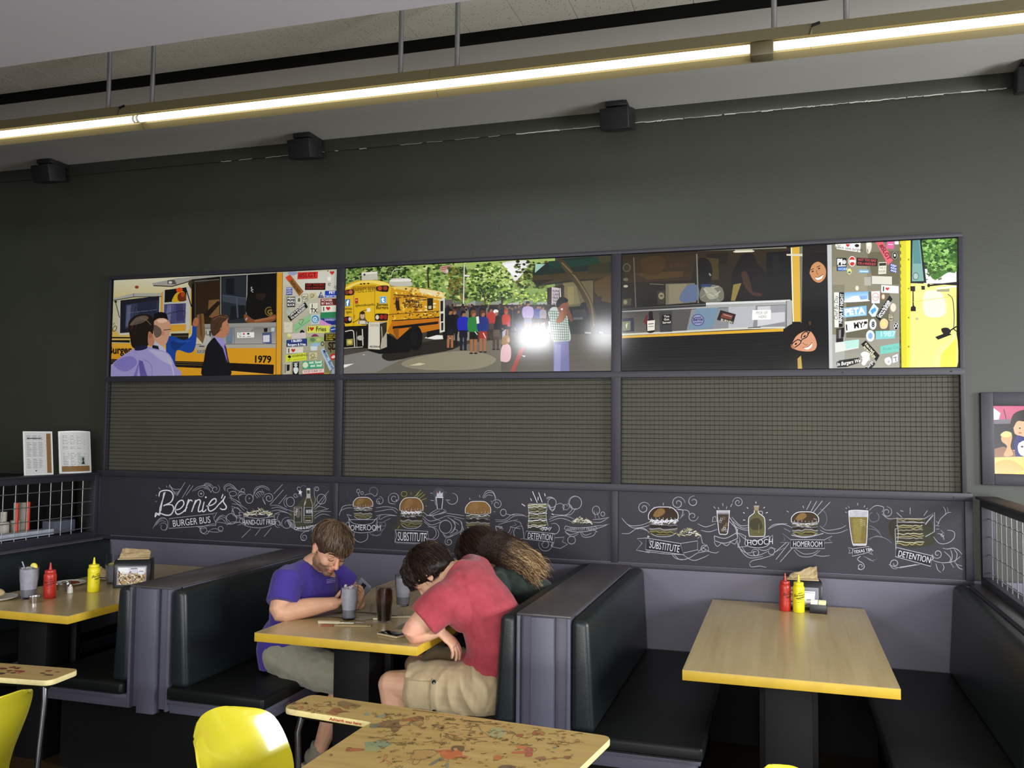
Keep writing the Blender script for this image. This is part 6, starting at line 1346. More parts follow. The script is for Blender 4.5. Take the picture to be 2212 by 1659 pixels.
b = MB(); obox(b, (-2.03, -1.315), (-1.975, -1.3), .03, .003, TZ+.001); settag(b.build('ketchup_packet', mat('orange_foil', (168, 92, 60), rough=.4), bevel=.001), 'small reddish packet under the pale knife handle', 'packet')
def phone(p0, p1, w, label, z=TZ+.001):
    t = thing('smartphone', label, 'phone', (*p0, z))
    b = MB(); obox(b, p0, p1, w, .009, z); b.build('phone_case', mat('pale_case', (176, 160, 128), rough=.4), t, bevel=.003)
    b = MB(); q0 = (p0[0]+(p1[0]-p0[0])*.04, p0[1]+(p1[1]-p0[1])*.04); q1 = (p0[0]+(p1[0]-p0[0])*.96, p0[1]+(p1[1]-p0[1])*.96); obox(b, q0, q1, w*.9, .0012, z+.009); b.build('screen', M_phone, t, bevel=.0004)
phone((-1.70, -1.37), (-1.585, -1.41), .062, 'black smartphone lying near the table corner by the bare elbow')
t = thing('smartphone', 'dark smartphone at the near left edge of the crowded table', 'phone', (-3.8, -1.42, TZ))
b = MB(); obox(b, (-3.95, -1.492), (-3.79, -1.487), .07, .012, TZ+.001); b.build('phone_case', M_phone, t, bevel=.005)
# ---------------- menu cards on the left railing ----------------
def card(label, p0, p1, kind):
    """a card standing on the railing cap, seen as a stiff sheet with a folded return"""
    t = thing('menu_card', label, 'menu card', (p0[0], p0[1], 1.348), 'menu cards on the railing')
    d = (Vector((*p1, 0))-Vector((*p0, 0))); n_ = Vector((d.y, -d.x, 0)).normalized(); H = .275
    lean = Vector((-n_.x*.03, -n_.y*.03, 0))
    N = 16; vs = []; bow = .02 if kind else 0
    b = MB()
    for th in (0, .004):
        for i in range(N+1):
            for j in (0, 1):
                u = i/N; vs.append(Vector((*p0, 1.349))+d*u+lean*j-n_*th+n_*bow*(1-(2*u-1)**2)*1.2+Vector((0, 0, j*H+bow*.25*(1-(2*u-1)**2)*j)))
    m_ = 2*(N+1)
    for i in range(N):
        a0 = 2*i; b.add([], [])
    fs = [(2*i, 2*i+2, 2*i+3, 2*i+1) for i in range(N)]+[(m_+2*i, m_+2*i+1, m_+2*i+3, m_+2*i+2) for i in range(N)]+[(2*i+1, 2*i+3, m_+2*i+3, m_+2*i+1) for i in range(N)]+[(2*i, m_+2*i, m_+2*i+2, 2*i+2) for i in range(N)]+[(0, 1, m_+1, m_), (2*N, m_+2*N, m_+2*N+1, 2*N+1)]
    b.add(vs, fs); b.build('card', mat('menu_white', (224, 224, 222), rough=.5), t)
    a = Art(0, 0, 1, 0, step=2.5e-5)
    a.plane = lambda p: p
    def place(v, dd): u, w = v; return Vector((*p0, 1.349))+d*u+lean*w+n_*(bow*(1-(2*u-1)**2)*1.2+.0008+dd)+Vector((0, 0, w*H))
    a.place = place
    a.k = 1
    for i in range(16): a.P([(.04+.92*i/16, .02), (.04+.92*(i+1)/16, .02), (.04+.92*(i+1)/16, .98), (.04+.92*i/16, .98)], 'C2C2C2' if not kind else 'C8C8C8', inc=False)
    rs = random.Random(3+kind); a.k = 8
    for i in range(20):
        v = .9-i*.038
        if rs.random() < .12: continue
        for k in range(3):
            u0 = .1+k*.2; a.P([(u0, v), (u0+rs.uniform(.08, .19), v), (u0+rs.uniform(.08, .19), v-.012), (u0, v-.012)], '7C7C80', inc=False)
        if kind: a.P([(.72, v-.02), (.72+rs.uniform(.1, .2), v-.02), (.9, v-.03), (.72, v-.03)], '86868A', inc=False)
    a.k = 45
    if not kind: a.P([(.78, .04), (.93, .04), (.93, .95), (.78, .95)], '7C5A30').P([(.12, .83), (.6, .83), (.6, .845), (.12, .85)], '2A2A2C').E(.4, .1, .03, .015, '3A3A50')
    else:
        for i in range(16): a.P([(.06+.86*i/16, .04), (.06+.86*(i+1)/16, .04), (.06+.86*(i+1)/16, .17), (.06+.86*i/16, .17)], '7C5A30', inc=False)
        a.P([(.6, .2), (.76, .2), (.76, .4), (.6, .4)], '9AAAA0').P([(.62, .21), (.74, .21), (.7, .3), (.72, .34), (.68, .38), (.65, .34), (.67, .28)], '18201C')
    a.build('printed_face', t, M_paper)
card('upright white menu card with brown side strip, left of two on railing', (-4.53, -.575), (-4.49, -.385), 0)
card('bowed white menu card with brown bottom strip, nearer the photographs', (-4.535, -.29), (-4.48, -.07), 1)

# ---------------- dark service nook seen through the left railing ----------------
t = thing('service_counter', 'black service counter in the dark nook behind the left railing', 'counter', (-5.2, -.5, 0))
b = MB(); b.box(-5.95, -4.62, -1.5, -.02, 0, .93); b.build('counter_body', M_black, t, bevel=.005)
b = MB(); b.box(-5.95, -4.60, -1.52, -.01, .93, .95); b.build('counter_top', mat('counter_black', (20, 20, 24), rough=.3), t, bevel=.003)
b = MB(); b.box(-5.95, -5.7, -1.5, -.02, .951, 1.42); b.box(-5.7, -4.66, -.06, -.015, .951, 1.32); b.build('back_cabinet', M_black, t, bevel=.003)
t = thing('binder_strip', 'pale plastic strip lying along the foot of the left railing', 'strip', (-4.6, -.5, .95))
b = MB(); b.box(-4.66, -4.58, -1.3, -.27, .9505, .988); b.build('strip_body', mat('pale_strip', (190, 200, 214), rough=.4), t, bevel=.004)
t = thing('storage_box', 'small grey box beside the pale strip behind the left railing', 'box', (-4.66, -.17, .95))
b = MB(); b.box(-4.70, -4.60, -.25, -.07, .9505, 1.03); b.build('box_body', mat('grey_box', (84, 90, 104), rough=.6), t, bevel=.003)
M_ptowel = mat('paper_white', (180, 176, 164), rough=.9)
for i, (y, h, r, lb) in enumerate(((-.425, .15, .02, 'tall white paper roll behind the railing'), (-.36, .09, .03, 'short white paper roll behind the railing'), (-.475, .09, .03, 'white paper roll left of the red handles'))):
    t = thing('paper_roll', lb, 'paper roll', (-4.84, y, .95)); b = MB(); b.lathe([(r*.3, 0), (r, 0), (r, h), (r*.3, h)], (-4.84+i*.03, y, .951), 20); b.build('roll', M_ptowel, t, smooth=True)
t = thing('paper_bag', 'pale serrated paper bag behind the red handles', 'paper bag', (-4.83, -.25, .95))
b = MB(); P_ = [(-.33, 0)]+[(-.24+(.012 if i % 2 else 0), i*.013) for i in range(16)]+[(-.30, .2), (-.33, .2)]
b.add([(-4.86, p, .951+q) for p, q in P_]+[(-4.83, p, .951+q) for p, q in P_], [tuple(range(len(P_))), tuple(range(2*len(P_)-1, len(P_)-1, -1))]+[(i, (i+1) % len(P_), len(P_)+(i+1) % len(P_), len(P_)+i) for i in range(len(P_))]); b.build('bag_body', M_ptowel, t)
for y, lb in ((-.44, 'left of two red tool handles leaning behind the railing'), (-.35, 'right of two red tool handles leaning behind the railing')):
    t = thing('red_handled_tool', lb, 'tool', (-4.72, y, .95), 'red handled tools')
    b = MB(); b.tube([(-4.72, y, .955), (-4.74, y+.02, 1.16)], .013, n=10); b.build('handle', mat('red_orange_handle', (196, 60, 30), rough=.4), t, smooth=True)
    b = MB(); b.tube([(-4.74, y+.02, 1.161), (-4.75, y+.035, 1.28)], .007, n=8); b.build('shaft', M_black, t, smooth=True)
for y, z, lb in ((-.62, 1.17, 'tiny blue indicator light, upper one in dark nook'), (-.74, 1.09, 'tiny white blue indicator light, lower one in dark nook')):
    b = MB(); b.tube([(-5.699, y, z), (-5.69, y, z)], .011, n=12); settag(b.build('indicator_light', mat('blue_led', (60, 60, 255), emit=(70, 80, 255), estr=6)), lb, 'indicator light')
t = thing('condiment_carton', 'small pale carton with purple print at the far left edge', 'carton', (-5.1, -.62, .95))
b = MB(); b.box(-5.66, -5.6, -.75, -.55, 1.22, 1.3); b.build('carton_body', mat('purple_white_carton', (120, 112, 134), rough=.6, color2=(60, 50, 90), vscale=30), t, bevel=.004)
b = MB(); b.box(-5.699, -5.55, -.8, -.5, 1.2, 1.2195); b.build('carton_shelf', M_black, t)
# ---------------- people ----------------
def skinmat(name, c): 
    m = mat(name, (255, 255, 255), rough=.5, attr=True, var=.05, vscale=30, bump=.15, bscale=500)
    b = m.node_tree.nodes['Principled BSDF']; b.inputs['Subsurface Weight'].default_value = .08; b.inputs['Subsurface Radius'].default_value = (.02, .008, .004); return m
M_skin = skinmat('skin', None)
M_hair = mat('hair_strands', (255, 255, 255), rough=.5, attr=True, spec=.35)
def frame(fwd, up):
    f = fwd.normalized(); l = up.cross(f).normalized(); u = f.cross(l)
    return Matrix((f, l, u)).transposed()
def head(b, c, F):
    """skull, jaw and features around the head centre c; F maps (forward, left, up) to the world"""
    M = F.to_4x4()
    def w(x, y, z): return c+F @ Vector((x, y, z))
    def e(x, y, z, rx, ry, rz): b.ball(w(x, y, z), (rx, ry, rz), M=F, nu=20, nv=14)
    e(-.012, 0, .03, .095, .076, .088); e(.022, 0, -.012, .066, .064, .082); e(.026, 0, -.062, .054, .052, .046); e(.062, 0, -.088, .026, .026, .02)
    for s in (-1, 1):
        e(.05, s*.036, -.024, .034, .026, .03); e(.012, s*.05, -.06, .034, .018, .03); e(.067, s*.031, .012, .0165, .019, .0125)
        e(-.008, s*.077, -.008, .017, .009, .03); e(-.014, s*.083, .004, .014, .007, .02); e(-.004, s*.08, -.03, .008, .006, .009)
        e(.099, s*.0115, -.028, .0095, .0085, .0075)
    b.limb([w(.076, -.046, .03), w(.088, -.02, .036), w(.088, .02, .036), w(.076, .046, .03)], [.009, .0115, .0115, .009], n=10)
    b.limb([w(.082, 0, .03), w(.098, 0, -.002), w(.11, 0, -.022)], [.009, .0095, .0125], n=10)
    b.limb([w(.076, -.023, -.056), w(.087, 0, -.0515), w(.076, .023, -.056)], [.005, .0075, .005], n=8)
    b.limb([w(.072, -.02, -.066), w(.084, 0, -.067), w(.072, .02, -.066)], [.005, .0085, .005], n=8)
def hand(b, w, d, nrm, s, curl=(.5, .5, .5), L=1.0, tcurl=.4, spread=.1):
    d = d.normalized(); nrm = (nrm-d*nrm.dot(d)).normalized(); l = d.cross(nrm)*s
    b.limb([w-d*.02, w+d*.02, w+d*.055*L, w+d*.088*L], [.027, .034, .041, .038], sq=[(1, .75), (1, .5), (1, .36), (1, .3)], up=nrm, n=16)
    for k, (o, ln) in enumerate(((.031, .068), (.0105, .076), (-.0105, .072), (-.031, .056))):
        p = w+d*(.084-abs(k-1)*.004)*L+l*o; dd = (d+l*(o*spread*10)).normalized(); P_ = [p-dd*.02, p]; a_ = 0
        for q, fr in enumerate((.45, .3, .25)):
            a_ += curl[q]*(1+.08*k); P_.append(P_[-1]+(dd*cos(a_)+nrm*sin(a_))*ln*fr*L*1.05)
        b.limb(P_, [.0088, .0088, .0082, .0076, .0064], n=10, sub=3)
    p = w+d*.02*L+l*.028; t_ = (d*.62+l*.62+nrm*.35).normalized(); t2 = (t_+(-l)*tcurl+nrm*tcurl*.6+d*.3).normalized()
    b.limb([p-l*.01, p+t_*.03, p+t_*.03+t2*.03, p+t_*.03+t2*.055], [.013, .012, .0098, .008], n=10, sub=3)
def strand(b, P_, r, c0, c1, n=3):
    k = len(P_)-1; f0 = len(b.f)
    b.tube(P_, [r*(1-.75*(i/k)**2) for i in range(k+1)], n=n, caps=False)
    for i in range(f0, len(b.f)):
        t = ((i-f0)//n)/max(1, k-1); b.c[i] = tuple(c0[j]*(1-t)+c1[j]*t for j in (0, 1, 2))
def mop(b, c, F, ec, er, axis, lens, n, r, cols, seed, wave=.004, lift=.012, curl=.4):
    """hair strands running from the crown whorl over an ellipsoid; lens(azimuth) gives how far down they reach"""
    rs = random.Random(seed); ax = Vector(axis).normalized(); fx_ = (Vector((1, 0, 0))-ax*ax.x).normalized(); ly = ax.cross(fx_)
    for i in range(n):
        az = rs.uniform(-pi, pi); t0 = rs.random()**.7*.85; ph1 = lens(az)*rs.uniform(.9, 1.06); off = rs.random()*6; P_ = []; lf = rs.uniform(.2, 1)*lift; cu = rs.uniform(-curl, curl)+curl*.5
        K = 7
        for j in range(K+1):
            t = t0+(1-t0)*j/K; ph = ph1*t; A_ = az+cu*(t-t0)
            d_ = ax*cos(ph)+(fx_*cos(A_)+ly*sin(A_))*sin(ph)
            g = 1+(lf*sin(pi*min(1, (t-t0)/(1-t0+1e-6)*.9))+lf*.4)/.1
            q = Vector((d_.x*er[0], d_.y*er[1], d_.z*er[2]))*g
            q += Vector((noise.noise(q*30+Vector((off, 0, 0))), noise.noise(q*30+Vector((0, off, 0))), noise.noise(q*30+Vector((0, 0, off)))))*wave
            P_.append(c+F @ (Vector(ec)+q))
        c_ = lin(rs.choice(cols)); strand(b, P_, r*rs.uniform(.7, 1.2), c_, tuple(v*1.15 for v in c_))
def folds(amp, sc, seed, stretch=(1, 1, 1)):
    o = Vector((seed*3.1, seed, 0)); st = Vector(stretch)
    def f(p, n_):
        q = Vector((p.x*st.x, p.y*st.y, p.z*st.z))*sc+o
        return amp*(.9-2.2*abs(noise.noise(q)))+amp*.5*noise.noise(q*2.7)
    return f
def clothmat(name, c, **k): return mat(name, c, rough=.85, bump=.35, bscale=420, var=.07, vscale=25, sheen=.15, **k)

# ======== man in the purple t-shirt ========
per = thing('person', 'seated man in a purple t-shirt looking down at the phone he holds', 'person', (-2.4, -1.05, .462))
yc = -1.02
pel = Vector((-2.375, yc, .545)); wai = AY(645, 1368, yc); che = AY(658, 1302, yc-.01); uch = AY(668, 1252, yc-.02); nb = AY(672, 1226, yc-.02)
fdir = Vector((cos(radians(-32)), sin(radians(-32)), 0)); lat = Vector((-fdir.y, fdir.x, 0))
RS = AY(620, 1254, -1.19); LS = uch*2-RS-fdir*.03; LS.z = RS.z
RE = AY(606, 1322, -1.27); LE = Vector((-2.14, -.78, TZ+.05)); RW = AY(722, 1303, -1.13); LW = AY(776, 1304, -.96)
hc = AY(713, 1187, -1.07)
FH = frame(Vector((cos(radians(-36))*cos(radians(33)), sin(radians(-36))*cos(radians(33)), -sin(radians(33)))), Vector((.1, .1, 1)))
w_ = lambda x, y, z, c=hc, F=FH: c+F @ Vector((x, y, z))
b = MB(); head(b, hc, FH)
b.limb([w_(-.03, 0, -.03), w_(-.03, 0, -.09), nb+Vector((0, 0, -.0)), uch], [.055, .056, .06, .07], n=16)
b.limb([pel, wai, che, uch], [.115, .12, .135, .12], sq=[(1.0, .85), (1.1, .85), (1.15, .8), (1.2, .7)], up=fdir, n=22)
b.limb([LS, uch-fdir*.01, RS], [.055, .07, .055], n=14)
for (s_, e_, h_) in ((RS, RE, RW), (LS, LE, LW)):
    b.limb([s_, s_*.5+e_*.5, e_, e_*.55+h_*.45, h_], [.056, .052, .047, .046, .030], n=16)
ph_c = AY(773, 1281, -1.0)
hand(b, RW, (AY(768, 1290, -1.02)-RW), Vector((.1, .55, .8)), -1, (.45, .6, .6), tcurl=.5)
hand(b, LW, (AY(788, 1283, -1.03)-LW)+Vector((0, -.02, .02)), Vector((-.6, -.55, .5)), 1, (.35, .5, .5), tcurl=.3)
kn = []
for s_, yk, xk in ((-1, -1.13, -1.99), (1, -.90, -1.97)):
    h_ = pel+Vector((.03, s_*.08, -.01)); k_ = Vector((xk, yk, .475)); f_ = Vector((-2.17+.03*(s_+1), yk+.08, .10)); kn.append((h_, k_, f_))
    b.limb([h_, h_*.5+k_*.5, k_], [.085, .075, .055], n=16); b.limb([k_, k_*.6+f_*.4, f_], [.055, .056, .035], n=14)
M4 = FH.transposed()
def col_purple(p):
    q = M4 @ (p-hc); sk = (205, 158, 128)
    if -.13 < q.x < .13 and abs(q.y) < .1 and -.12 < q.z < .12:
        n_ = noise.noise(p*140)*.5+.5
        if q.z < -.035+.03*max(0, (.06-q.x)/.06)*1.0 and q.x > -.005 and not (q.x > .07 and abs(q.y) < .016 and q.z > -.07):
            f = min(1, (-.03-q.z)*26+.3)*.72*(.7+.5*n_)
            return lin(tuple(sk[i]*(1-f)+(86, 62, 46)[i]*f for i in range(3)))
        if q.x > .07 and abs(q.y) < .022 and -.072 < q.z < -.05: return lin((186, 118, 100))
        if q.x > .095 or abs(q.y) > .072: return lin((216, 156, 130))
    return lin(sk)
b.build('body', M_skin, per, remesh=.0038, iters=3, colorize=col_purple)
b = MB()
for s_ in (-1, 1):
    b.tube([w_(.082, s_*.046, .003), w_(.0865, s_*.036, -.0015), w_(.0875, s_*.026, -.002), w_(.084, s_*.017, .003)], .0016, n=5)
b.build('eyelash', mat('lash_dark', (40, 26, 20), rough=.7), per)
b = MB(); rs = random.Random(2)
for s_ in (-1, 1):
    for k in range(40):
        t = rs.random(); y_ = .014+t*.036; x_ = .099-.018*t*t; z_ = .034+.006*sin(t*3)+rs.uniform(-.003, .003)
        strand(b, [w_(x_, s_*y_, z_), w_(x_+.001, s_*(y_+.006), z_+.002), w_(x_-.002, s_*(y_+.012), z_+.002)], .0009, lin((56, 38, 26)), lin((56, 38, 26)))
b.build('eyebrows', M_hair, per)
b = MB()
HC = ['4A3A2E', '3A2C22', '5A4838', '6A5642', '2E231C']
for (x, y, z, rx, ry, rz) in ((-.018, 0, .045, .1, .085, .088), (.035, 0, .06, .062, .068, .05), (-.07, 0, -.01, .04, .068, .06), (-.03, -.058, .045, .06, .03, .04), (-.03, .058, .045, .06, .03, .04), (.06, -.01, .055, .028, .05, .025)):
    b.ball(w_(x, y, z), (rx, ry, rz), M=FH)
hb = b.build('hair', M_hair, per, remesh=.006, iters=3, colorize=lambda p: lin((60, 46, 36)), displace=folds(.004, 30, 2))
b = MB()
def lens_p(az):
    a_ = abs(az)
    if a_ < .9: return 1.98-.3*a_
    if a_ < 2.0: return 1.52-.12*cos((a_-1.45)*5)
    return 1.95
mop(b, hc, FH, (-.012, 0, .042), (.112, .09, .096), (-.3, .1, .95), lens_p, 2400, .0017, HC, 4, wave=.006, lift=.007, curl=.5)
b.build('hair_strands', M_hair, hb)
# t-shirt
M_pur = clothmat('purple_jersey', (58, 41, 132))
b = MB()
hem = pel+Vector((.01, 0, -.055))
b.limb([hem, pel+Vector((0, 0, .05)), wai, che, uch, uch*.45+nb*.55+Vector((0, 0, .004))], [.146, .146, .145, .157, .138, .082], sq=[(1.02, .88), (1.05, .9), (1.1, .88), (1.13, .82), (1.16, .74), (1.0, .95)], up=fdir, n=28, flat0=True, flat1=True)
b.limb([LS*1.0+Vector((0, 0, -.002)), uch*.6+nb*.4-fdir*.005, RS], [.068, .078, .068], n=16)
for (s_, e_) in ((RS, RE), (LS, LE)):
    q = s_*.28+e_*.72; b.limb([s_*.9+che*.1, s_, s_*.6+e_*.4, q], [.08, .074, .076, .078], n=20, flat1=True)
sh = b.build('t_shirt', M_pur, per, remesh=.0048, iters=4, displace=folds(.0045, 9, 1, (1, 1, .55)))
# neckline rib and the small chest print, laid on the cloth
b = MB()
nc = uch*.3+nb*.7
b.tube([nc+(fdir*cos(t)*.068+lat*sin(t)*.072)*1.02+Vector((0, 0, .012-.03*cos(t))) for t in [2*pi*i/28 for i in range(28)]], .0055, n=8, closed=True)
b.build('neck_rib', M_pur, per, smooth=True)
def on_surface(o, px, py):
    """point of mesh o first met by the line of sight through a photo pixel (for prints lying on cloth)"""
    d = unproj(px, py).normalized(); dg = bpy.context.evaluated_depsgraph_get(); dg.update()
    mw = o.matrix_world.copy()
    ok, loc, n_, i = o.ray_cast(CAM, d)
    return (loc, n_) if ok else (None, None)
b = MB(); ok = True
sh.data.update()
def decal(px, py, w, h):
    Q = []
    for (x, y) in ((px, py), (px+w, py-w*.14), (px+w, py-w*.14+h), (px, py+h)):
        l_, n_ = on_surface(sh, x, y)
        if l_ is None: return
        Q.append(l_+n_*.0012)
    b.add(Q, [(0, 1, 2, 3)])
for k in range(5):
    decal(705+k*3.8, 1252.2-k*.5, 3.9, .9); decal(705+k*3.8, 1258.6-k*.5, 3.9, .9)
for k in range(7): decal(706+k*2.7, 1255-k*.38, 1.5, 1.9)
if b.f: b.build('chest_print', mat('pale_print_ink', (170, 160, 220), rough=.8), per)
M_kh1 = clothmat('grey_khaki_cloth', (140, 138, 120))
b = MB()
for h_, k_, f_ in kn:
    q = h_*.12+k_*.88
    b.limb([h_+Vector((.03, 0, .0)), h_*.5+k_*.5, q+Vector((.03, 0, 0)), q+Vector((.08, 0, -.05))], [.1, .098, .086, .085], n=20, flat1=True)
b.limb([pel+Vector((.02, -.07, -.0)), pel+Vector((.02, .08, 0))], [.104, .104], n=20)
b.build('shorts', M_kh1, per, remesh=.0055, iters=3, displace=folds(.006, 11, 5))
M_shoe = mat('khaki_canvas', (120, 118, 100), rough=.85, bump=.3, bscale=300); M_sole = mat('shoe_sole', (170, 165, 150), rough=.7)
def shoe(f_, d, par, m=M_shoe, name='shoe'):
    d = d.normalized(); b = MB(); z0 = Vector((0, 0, .001))
    A_ = Vector((f_.x, f_.y, .055))
    b.limb([A_-d*.05+Vector((0, 0, .0)), A_+d*.02, A_+d*.1+Vector((0, 0, -.012)), A_+d*.18+Vector((0, 0, -.02))], [.047, .046, .042, .03], sq=[(.85, 1), (.9, .95), (1, .8), (1, .9)], n=18)
    b.limb([A_-d*.02, Vector((f_.x, f_.y, .13))], [.046, .042], n=16, flat1=True)
    o = b.build(name, m, par, remesh=.005, iters=3)
    b = MB(); P_ = [(-.1, -.035), (-.1, .035), (0, .042), (.12, .046), (.19, .036), (.215, 0), (.19, -.036), (.12, -.046), (0, -.042)]
    l_ = Vector((-d.y, d.x, 0)); vs = [(A_.x+d.x*u+l_.x*v, A_.y+d.y*u+l_.y*v) for u, v in P_]; b.prism(vs, .001, .024); b.build('sole', M_sole, o, bevel=.004)
for h_, k_, f_ in kn: shoe(f_, Vector((1, -.3, 0)), per)
# phone held in his hands
t = thing('smartphone', 'grey cased smartphone held up by the man in purple', 'phone', tuple(ph_c))
fp = (AY(788, 1262, -1.0)-AY(757, 1300, -1.0)).normalized()
nface = (Vector((.25, -.75, .25))).normalized(); nface = (nface-fp*nface.dot(fp)).normalized(); sd = fp.cross(nface)
Mp = Matrix((sd, nface, fp)).transposed().to_4x4(); Mp.translation = ph_c
b = MB(); b.box(-.037, .037, -.005, .005, -.075, .075, M=Mp)
b.build('phone_case', M_case, t, bevel=.0045, seg=3)
b = MB(); b.box(-.012, .012, .0051, .0066, .038, .062, M=Mp); b.build('camera_block', M_phone, t, bevel=.001)
b = MB(); b.tube([Mp @ Vector((.021*cos(a_)+.004, .0062, .018*sin(a_)-.002)) for a_ in [radians(-150+15*i) for i in range(15)]], .0022, n=6); b.build('ring_mark', mat('white_ring', (226, 226, 222), rough=.4), t)
b = MB(); b.box(-.034, .034, -.0064, -.0052, -.071, .071, M=Mp); b.build('screen', M_phone, t)

# ======== man in the red t-shirt ========
per = thing('person', 'seated man in a red t-shirt and khaki shorts, head bowed onto table', 'person', (-1.3, -1.25, .462))
yc = -1.24
pel = Vector((-1.255, yc, .555)); wai = AY(1072, 1418, yc); che = AY(1063, 1340, yc); uch = AY(1020, 1272, yc); nb = AY(985, 1238, yc)
LS = AY(962, 1296, -1.40); RS = AY(1022, 1236, -1.08)
LE = Vector((-1.507, -1.485, TZ+.046)); LW = Vector((-1.425, -1.385, TZ+.04)); RE = Vector((-1.46, -.98, TZ+.05)); RW = Vector((-1.53, -1.17, TZ+.035))
hc = AY(934, 1240, -1.22)
FH = frame(Vector((-.50, -.02, -.86)), Vector((-.8, 0, .6)))
w_ = lambda x, y, z, c=hc, F=FH: c+F @ Vector((x, y, z))
fd = Vector((-1, 0, -.35)).normalized()
b = MB(); head(b, hc, FH)
b.limb([w_(-.035, 0, -.03), w_(-.05, 0, -.09), nb, uch], [.054, .052, .054, .075], n=16)
b.limb([pel, wai, che, uch], [.135, .125, .13, .11], sq=[(1.15, .85), (1.1, .85), (1.15, .8), (1.25, .7)], up=fd, n=22)
b.limb([LS, uch*.7+nb*.3, RS], [.058, .07, .058], n=14)
for (s_, e_, h_) in ((LS, LE, LW), (RS, RE, RW)):
    b.limb([s_, s_*.5+e_*.5, e_, e_*.5+h_*.5, h_], [.06, .056, .044, .046, .030], n=18)
hand(b, LW, Vector((.75, .12, -.62)), Vector((-.55, .1, -.8)), 1, (.35, .3, .25), spread=.12)
hand(b, RW, Vector((.1, -.6, 0)), Vector((0, 0, -1)), 1, (.12, .12, .1))
legs = []
for s_, yk, dx in ((-1, -1.385, 0), (1, -1.06, -.02)):
    h_ = pel+Vector((0, s_*.085, -.01)); k_ = Vector((-1.64+dx, yk, .55)); f_ = Vector((-1.56+dx, yk+.02, .10)); legs.append((h_, k_, f_))
    b.limb([h_, h_*.5+k_*.5, k_], [.09, .082, .06], n=16); b.limb([k_, k_*.6+f_*.4, f_], [.059, .058, .036], n=14)
def col_red(p):
    sk = (214, 168, 138)
    d_ = (p-LE).length
    if d_ < .06: return lin((216, 160, 134))
    return lin(sk)
b.build('body', M_skin, per, remesh=.0038, iters=3, colorize=col_red)
M_redc = clothmat('red_heather_jersey', (166, 60, 72), color2=(148, 50, 60))
b = MB()
hem = pel+Vector((.02, 0, -.085))
b.limb([hem, pel+Vector((0, 0, .03)), wai, che, uch, nb+Vector((-.015, 0, .004))], [.148, .15, .143, .15, .145, .076], sq=[(1.12, .86), (1.12, .88), (1.12, .88), (1.15, .86), (1.15, .74), (1, .95)], up=fd, n=28, flat0=True, flat1=True)
b.limb([LS*1.0, uch*.72+nb*.28+Vector((.01, 0, .015)), RS], [.075, .086, .078], n=18)
b.limb([LS*.5+che*.5, LS*.9+uch*.1], [.10, .085], n=18)
for (s_, e_) in ((LS, LE), (RS, RE)):
    q = s_*.34+e_*.66; b.limb([s_*.85+che*.15, s_, s_*.65+e_*.35, q], [.09, .084, .082, .080], n=22, flat1=True)
b.build('t_shirt', M_redc, per, remesh=.0048, iters=5, displace=folds(.0045, 8, 6, (.8, 1, .8)))
M_kh2 = clothmat('khaki_cargo_cloth', (168, 150, 116))
b = MB()
for h_, k_, f_ in legs:
    q = h_*.2+k_*.8
    b.limb([h_+Vector((.01, 0, 0)), h_*.55+k_*.45, q], [.118, .112, .100], n=22, flat1=True)
b.limb([pel+Vector((0, -.09, 0)), pel+Vector((0, .09, 0))], [.122, .122], n=20)
so = b.build('shorts', M_kh2, per, remesh=.005, iters=3, displace=folds(.0065, 12, 9, (1.2, 1, .7)))
# cargo pocket with flap and buttons on the near thigh
h_, k_, f_ = legs[0]
ax_ = (k_-h_).normalized(); outp = Vector((0, -1, 0))
def legpt(t, a_, r): c_ = h_*(1-t)+k_*t; return c_+(outp*cos(a_)+Vector((0, 0, 1))*sin(a_))*r
b = MB(); N1, N2 = 10, 8
def patch(t0, t1, a0, a1, r, lift):
    vs = []
    for i in range(N1+1):
        for j in range(N2+1):
            u, v = i/N1, j/N2; e_ = min(u, 1-u, v, 1-v); p_ = legpt(t0+(t1-t0)*u, a0+(a1-a0)*v, r+lift*min(1, e_*8)); p_ += outp*.004*noise.noise(p_*35); vs.append(p_)
    b.add(vs, [(i*(N2+1)+j, (i+1)*(N2+1)+j, (i+1)*(N2+1)+j+1, i*(N2+1)+j+1) for i in range(N1) for j in range(N2)])
patch(.38, .76, -.75, .62, .101, .016); b.smooth = True
b.build('cargo_pocket', M_kh2, so, smooth=True)
b = MB(); patch(.36, .46, -.78, .66, .108, .015); b.build('pocket_flap', M_kh2, so, smooth=True)
for a_ in (-.58, .45):
    b = MB(); p_ = legpt(.41, a_, .1235); d_ = (outp*cos(a_)+Vector((0, 0, 1))*sin(a_)); b.tube([p_, p_+d_*.004], .009, n=14); b.build('snap_button', M_phone, so, bevel=.001)
M_hairb = M_hair
b = MB()
for (x, y, z, rx, ry, rz) in ((-.018, 0, .04, .1, .084, .09), (.04, 0, .066, .066, .072, .05), (-.07, 0, -.015, .04, .068, .06), (-.03, -.06, .015, .06, .03, .05), (-.03, .06, .015, .06, .03, .05)):
    b.ball(w_(x, y, z), (rx, ry, rz), M=FH)
hb = b.build('hair', M_hair, per, remesh=.006, iters=3, colorize=lambda p: lin((26, 18, 14)), displace=folds(.005, 34, 3))
b = MB()
mop(b, hc, FH, (-.012, 0, .04), (.112, .09, .098), (-.35, 0, .93), lambda az: 1.95 if abs(az) < .8 else (1.72 if abs(az) < 1.6 else 2.3), 2700, .0019, ['1E1512', '2A1C15', '181110', '38271C'], 8, wave=.011, lift=.009, curl=.6)
b.build('hair_strands', M_hair, hb)
for h_, k_, f_ in legs: shoe(f_, Vector((-1, -.15, 0)), per)

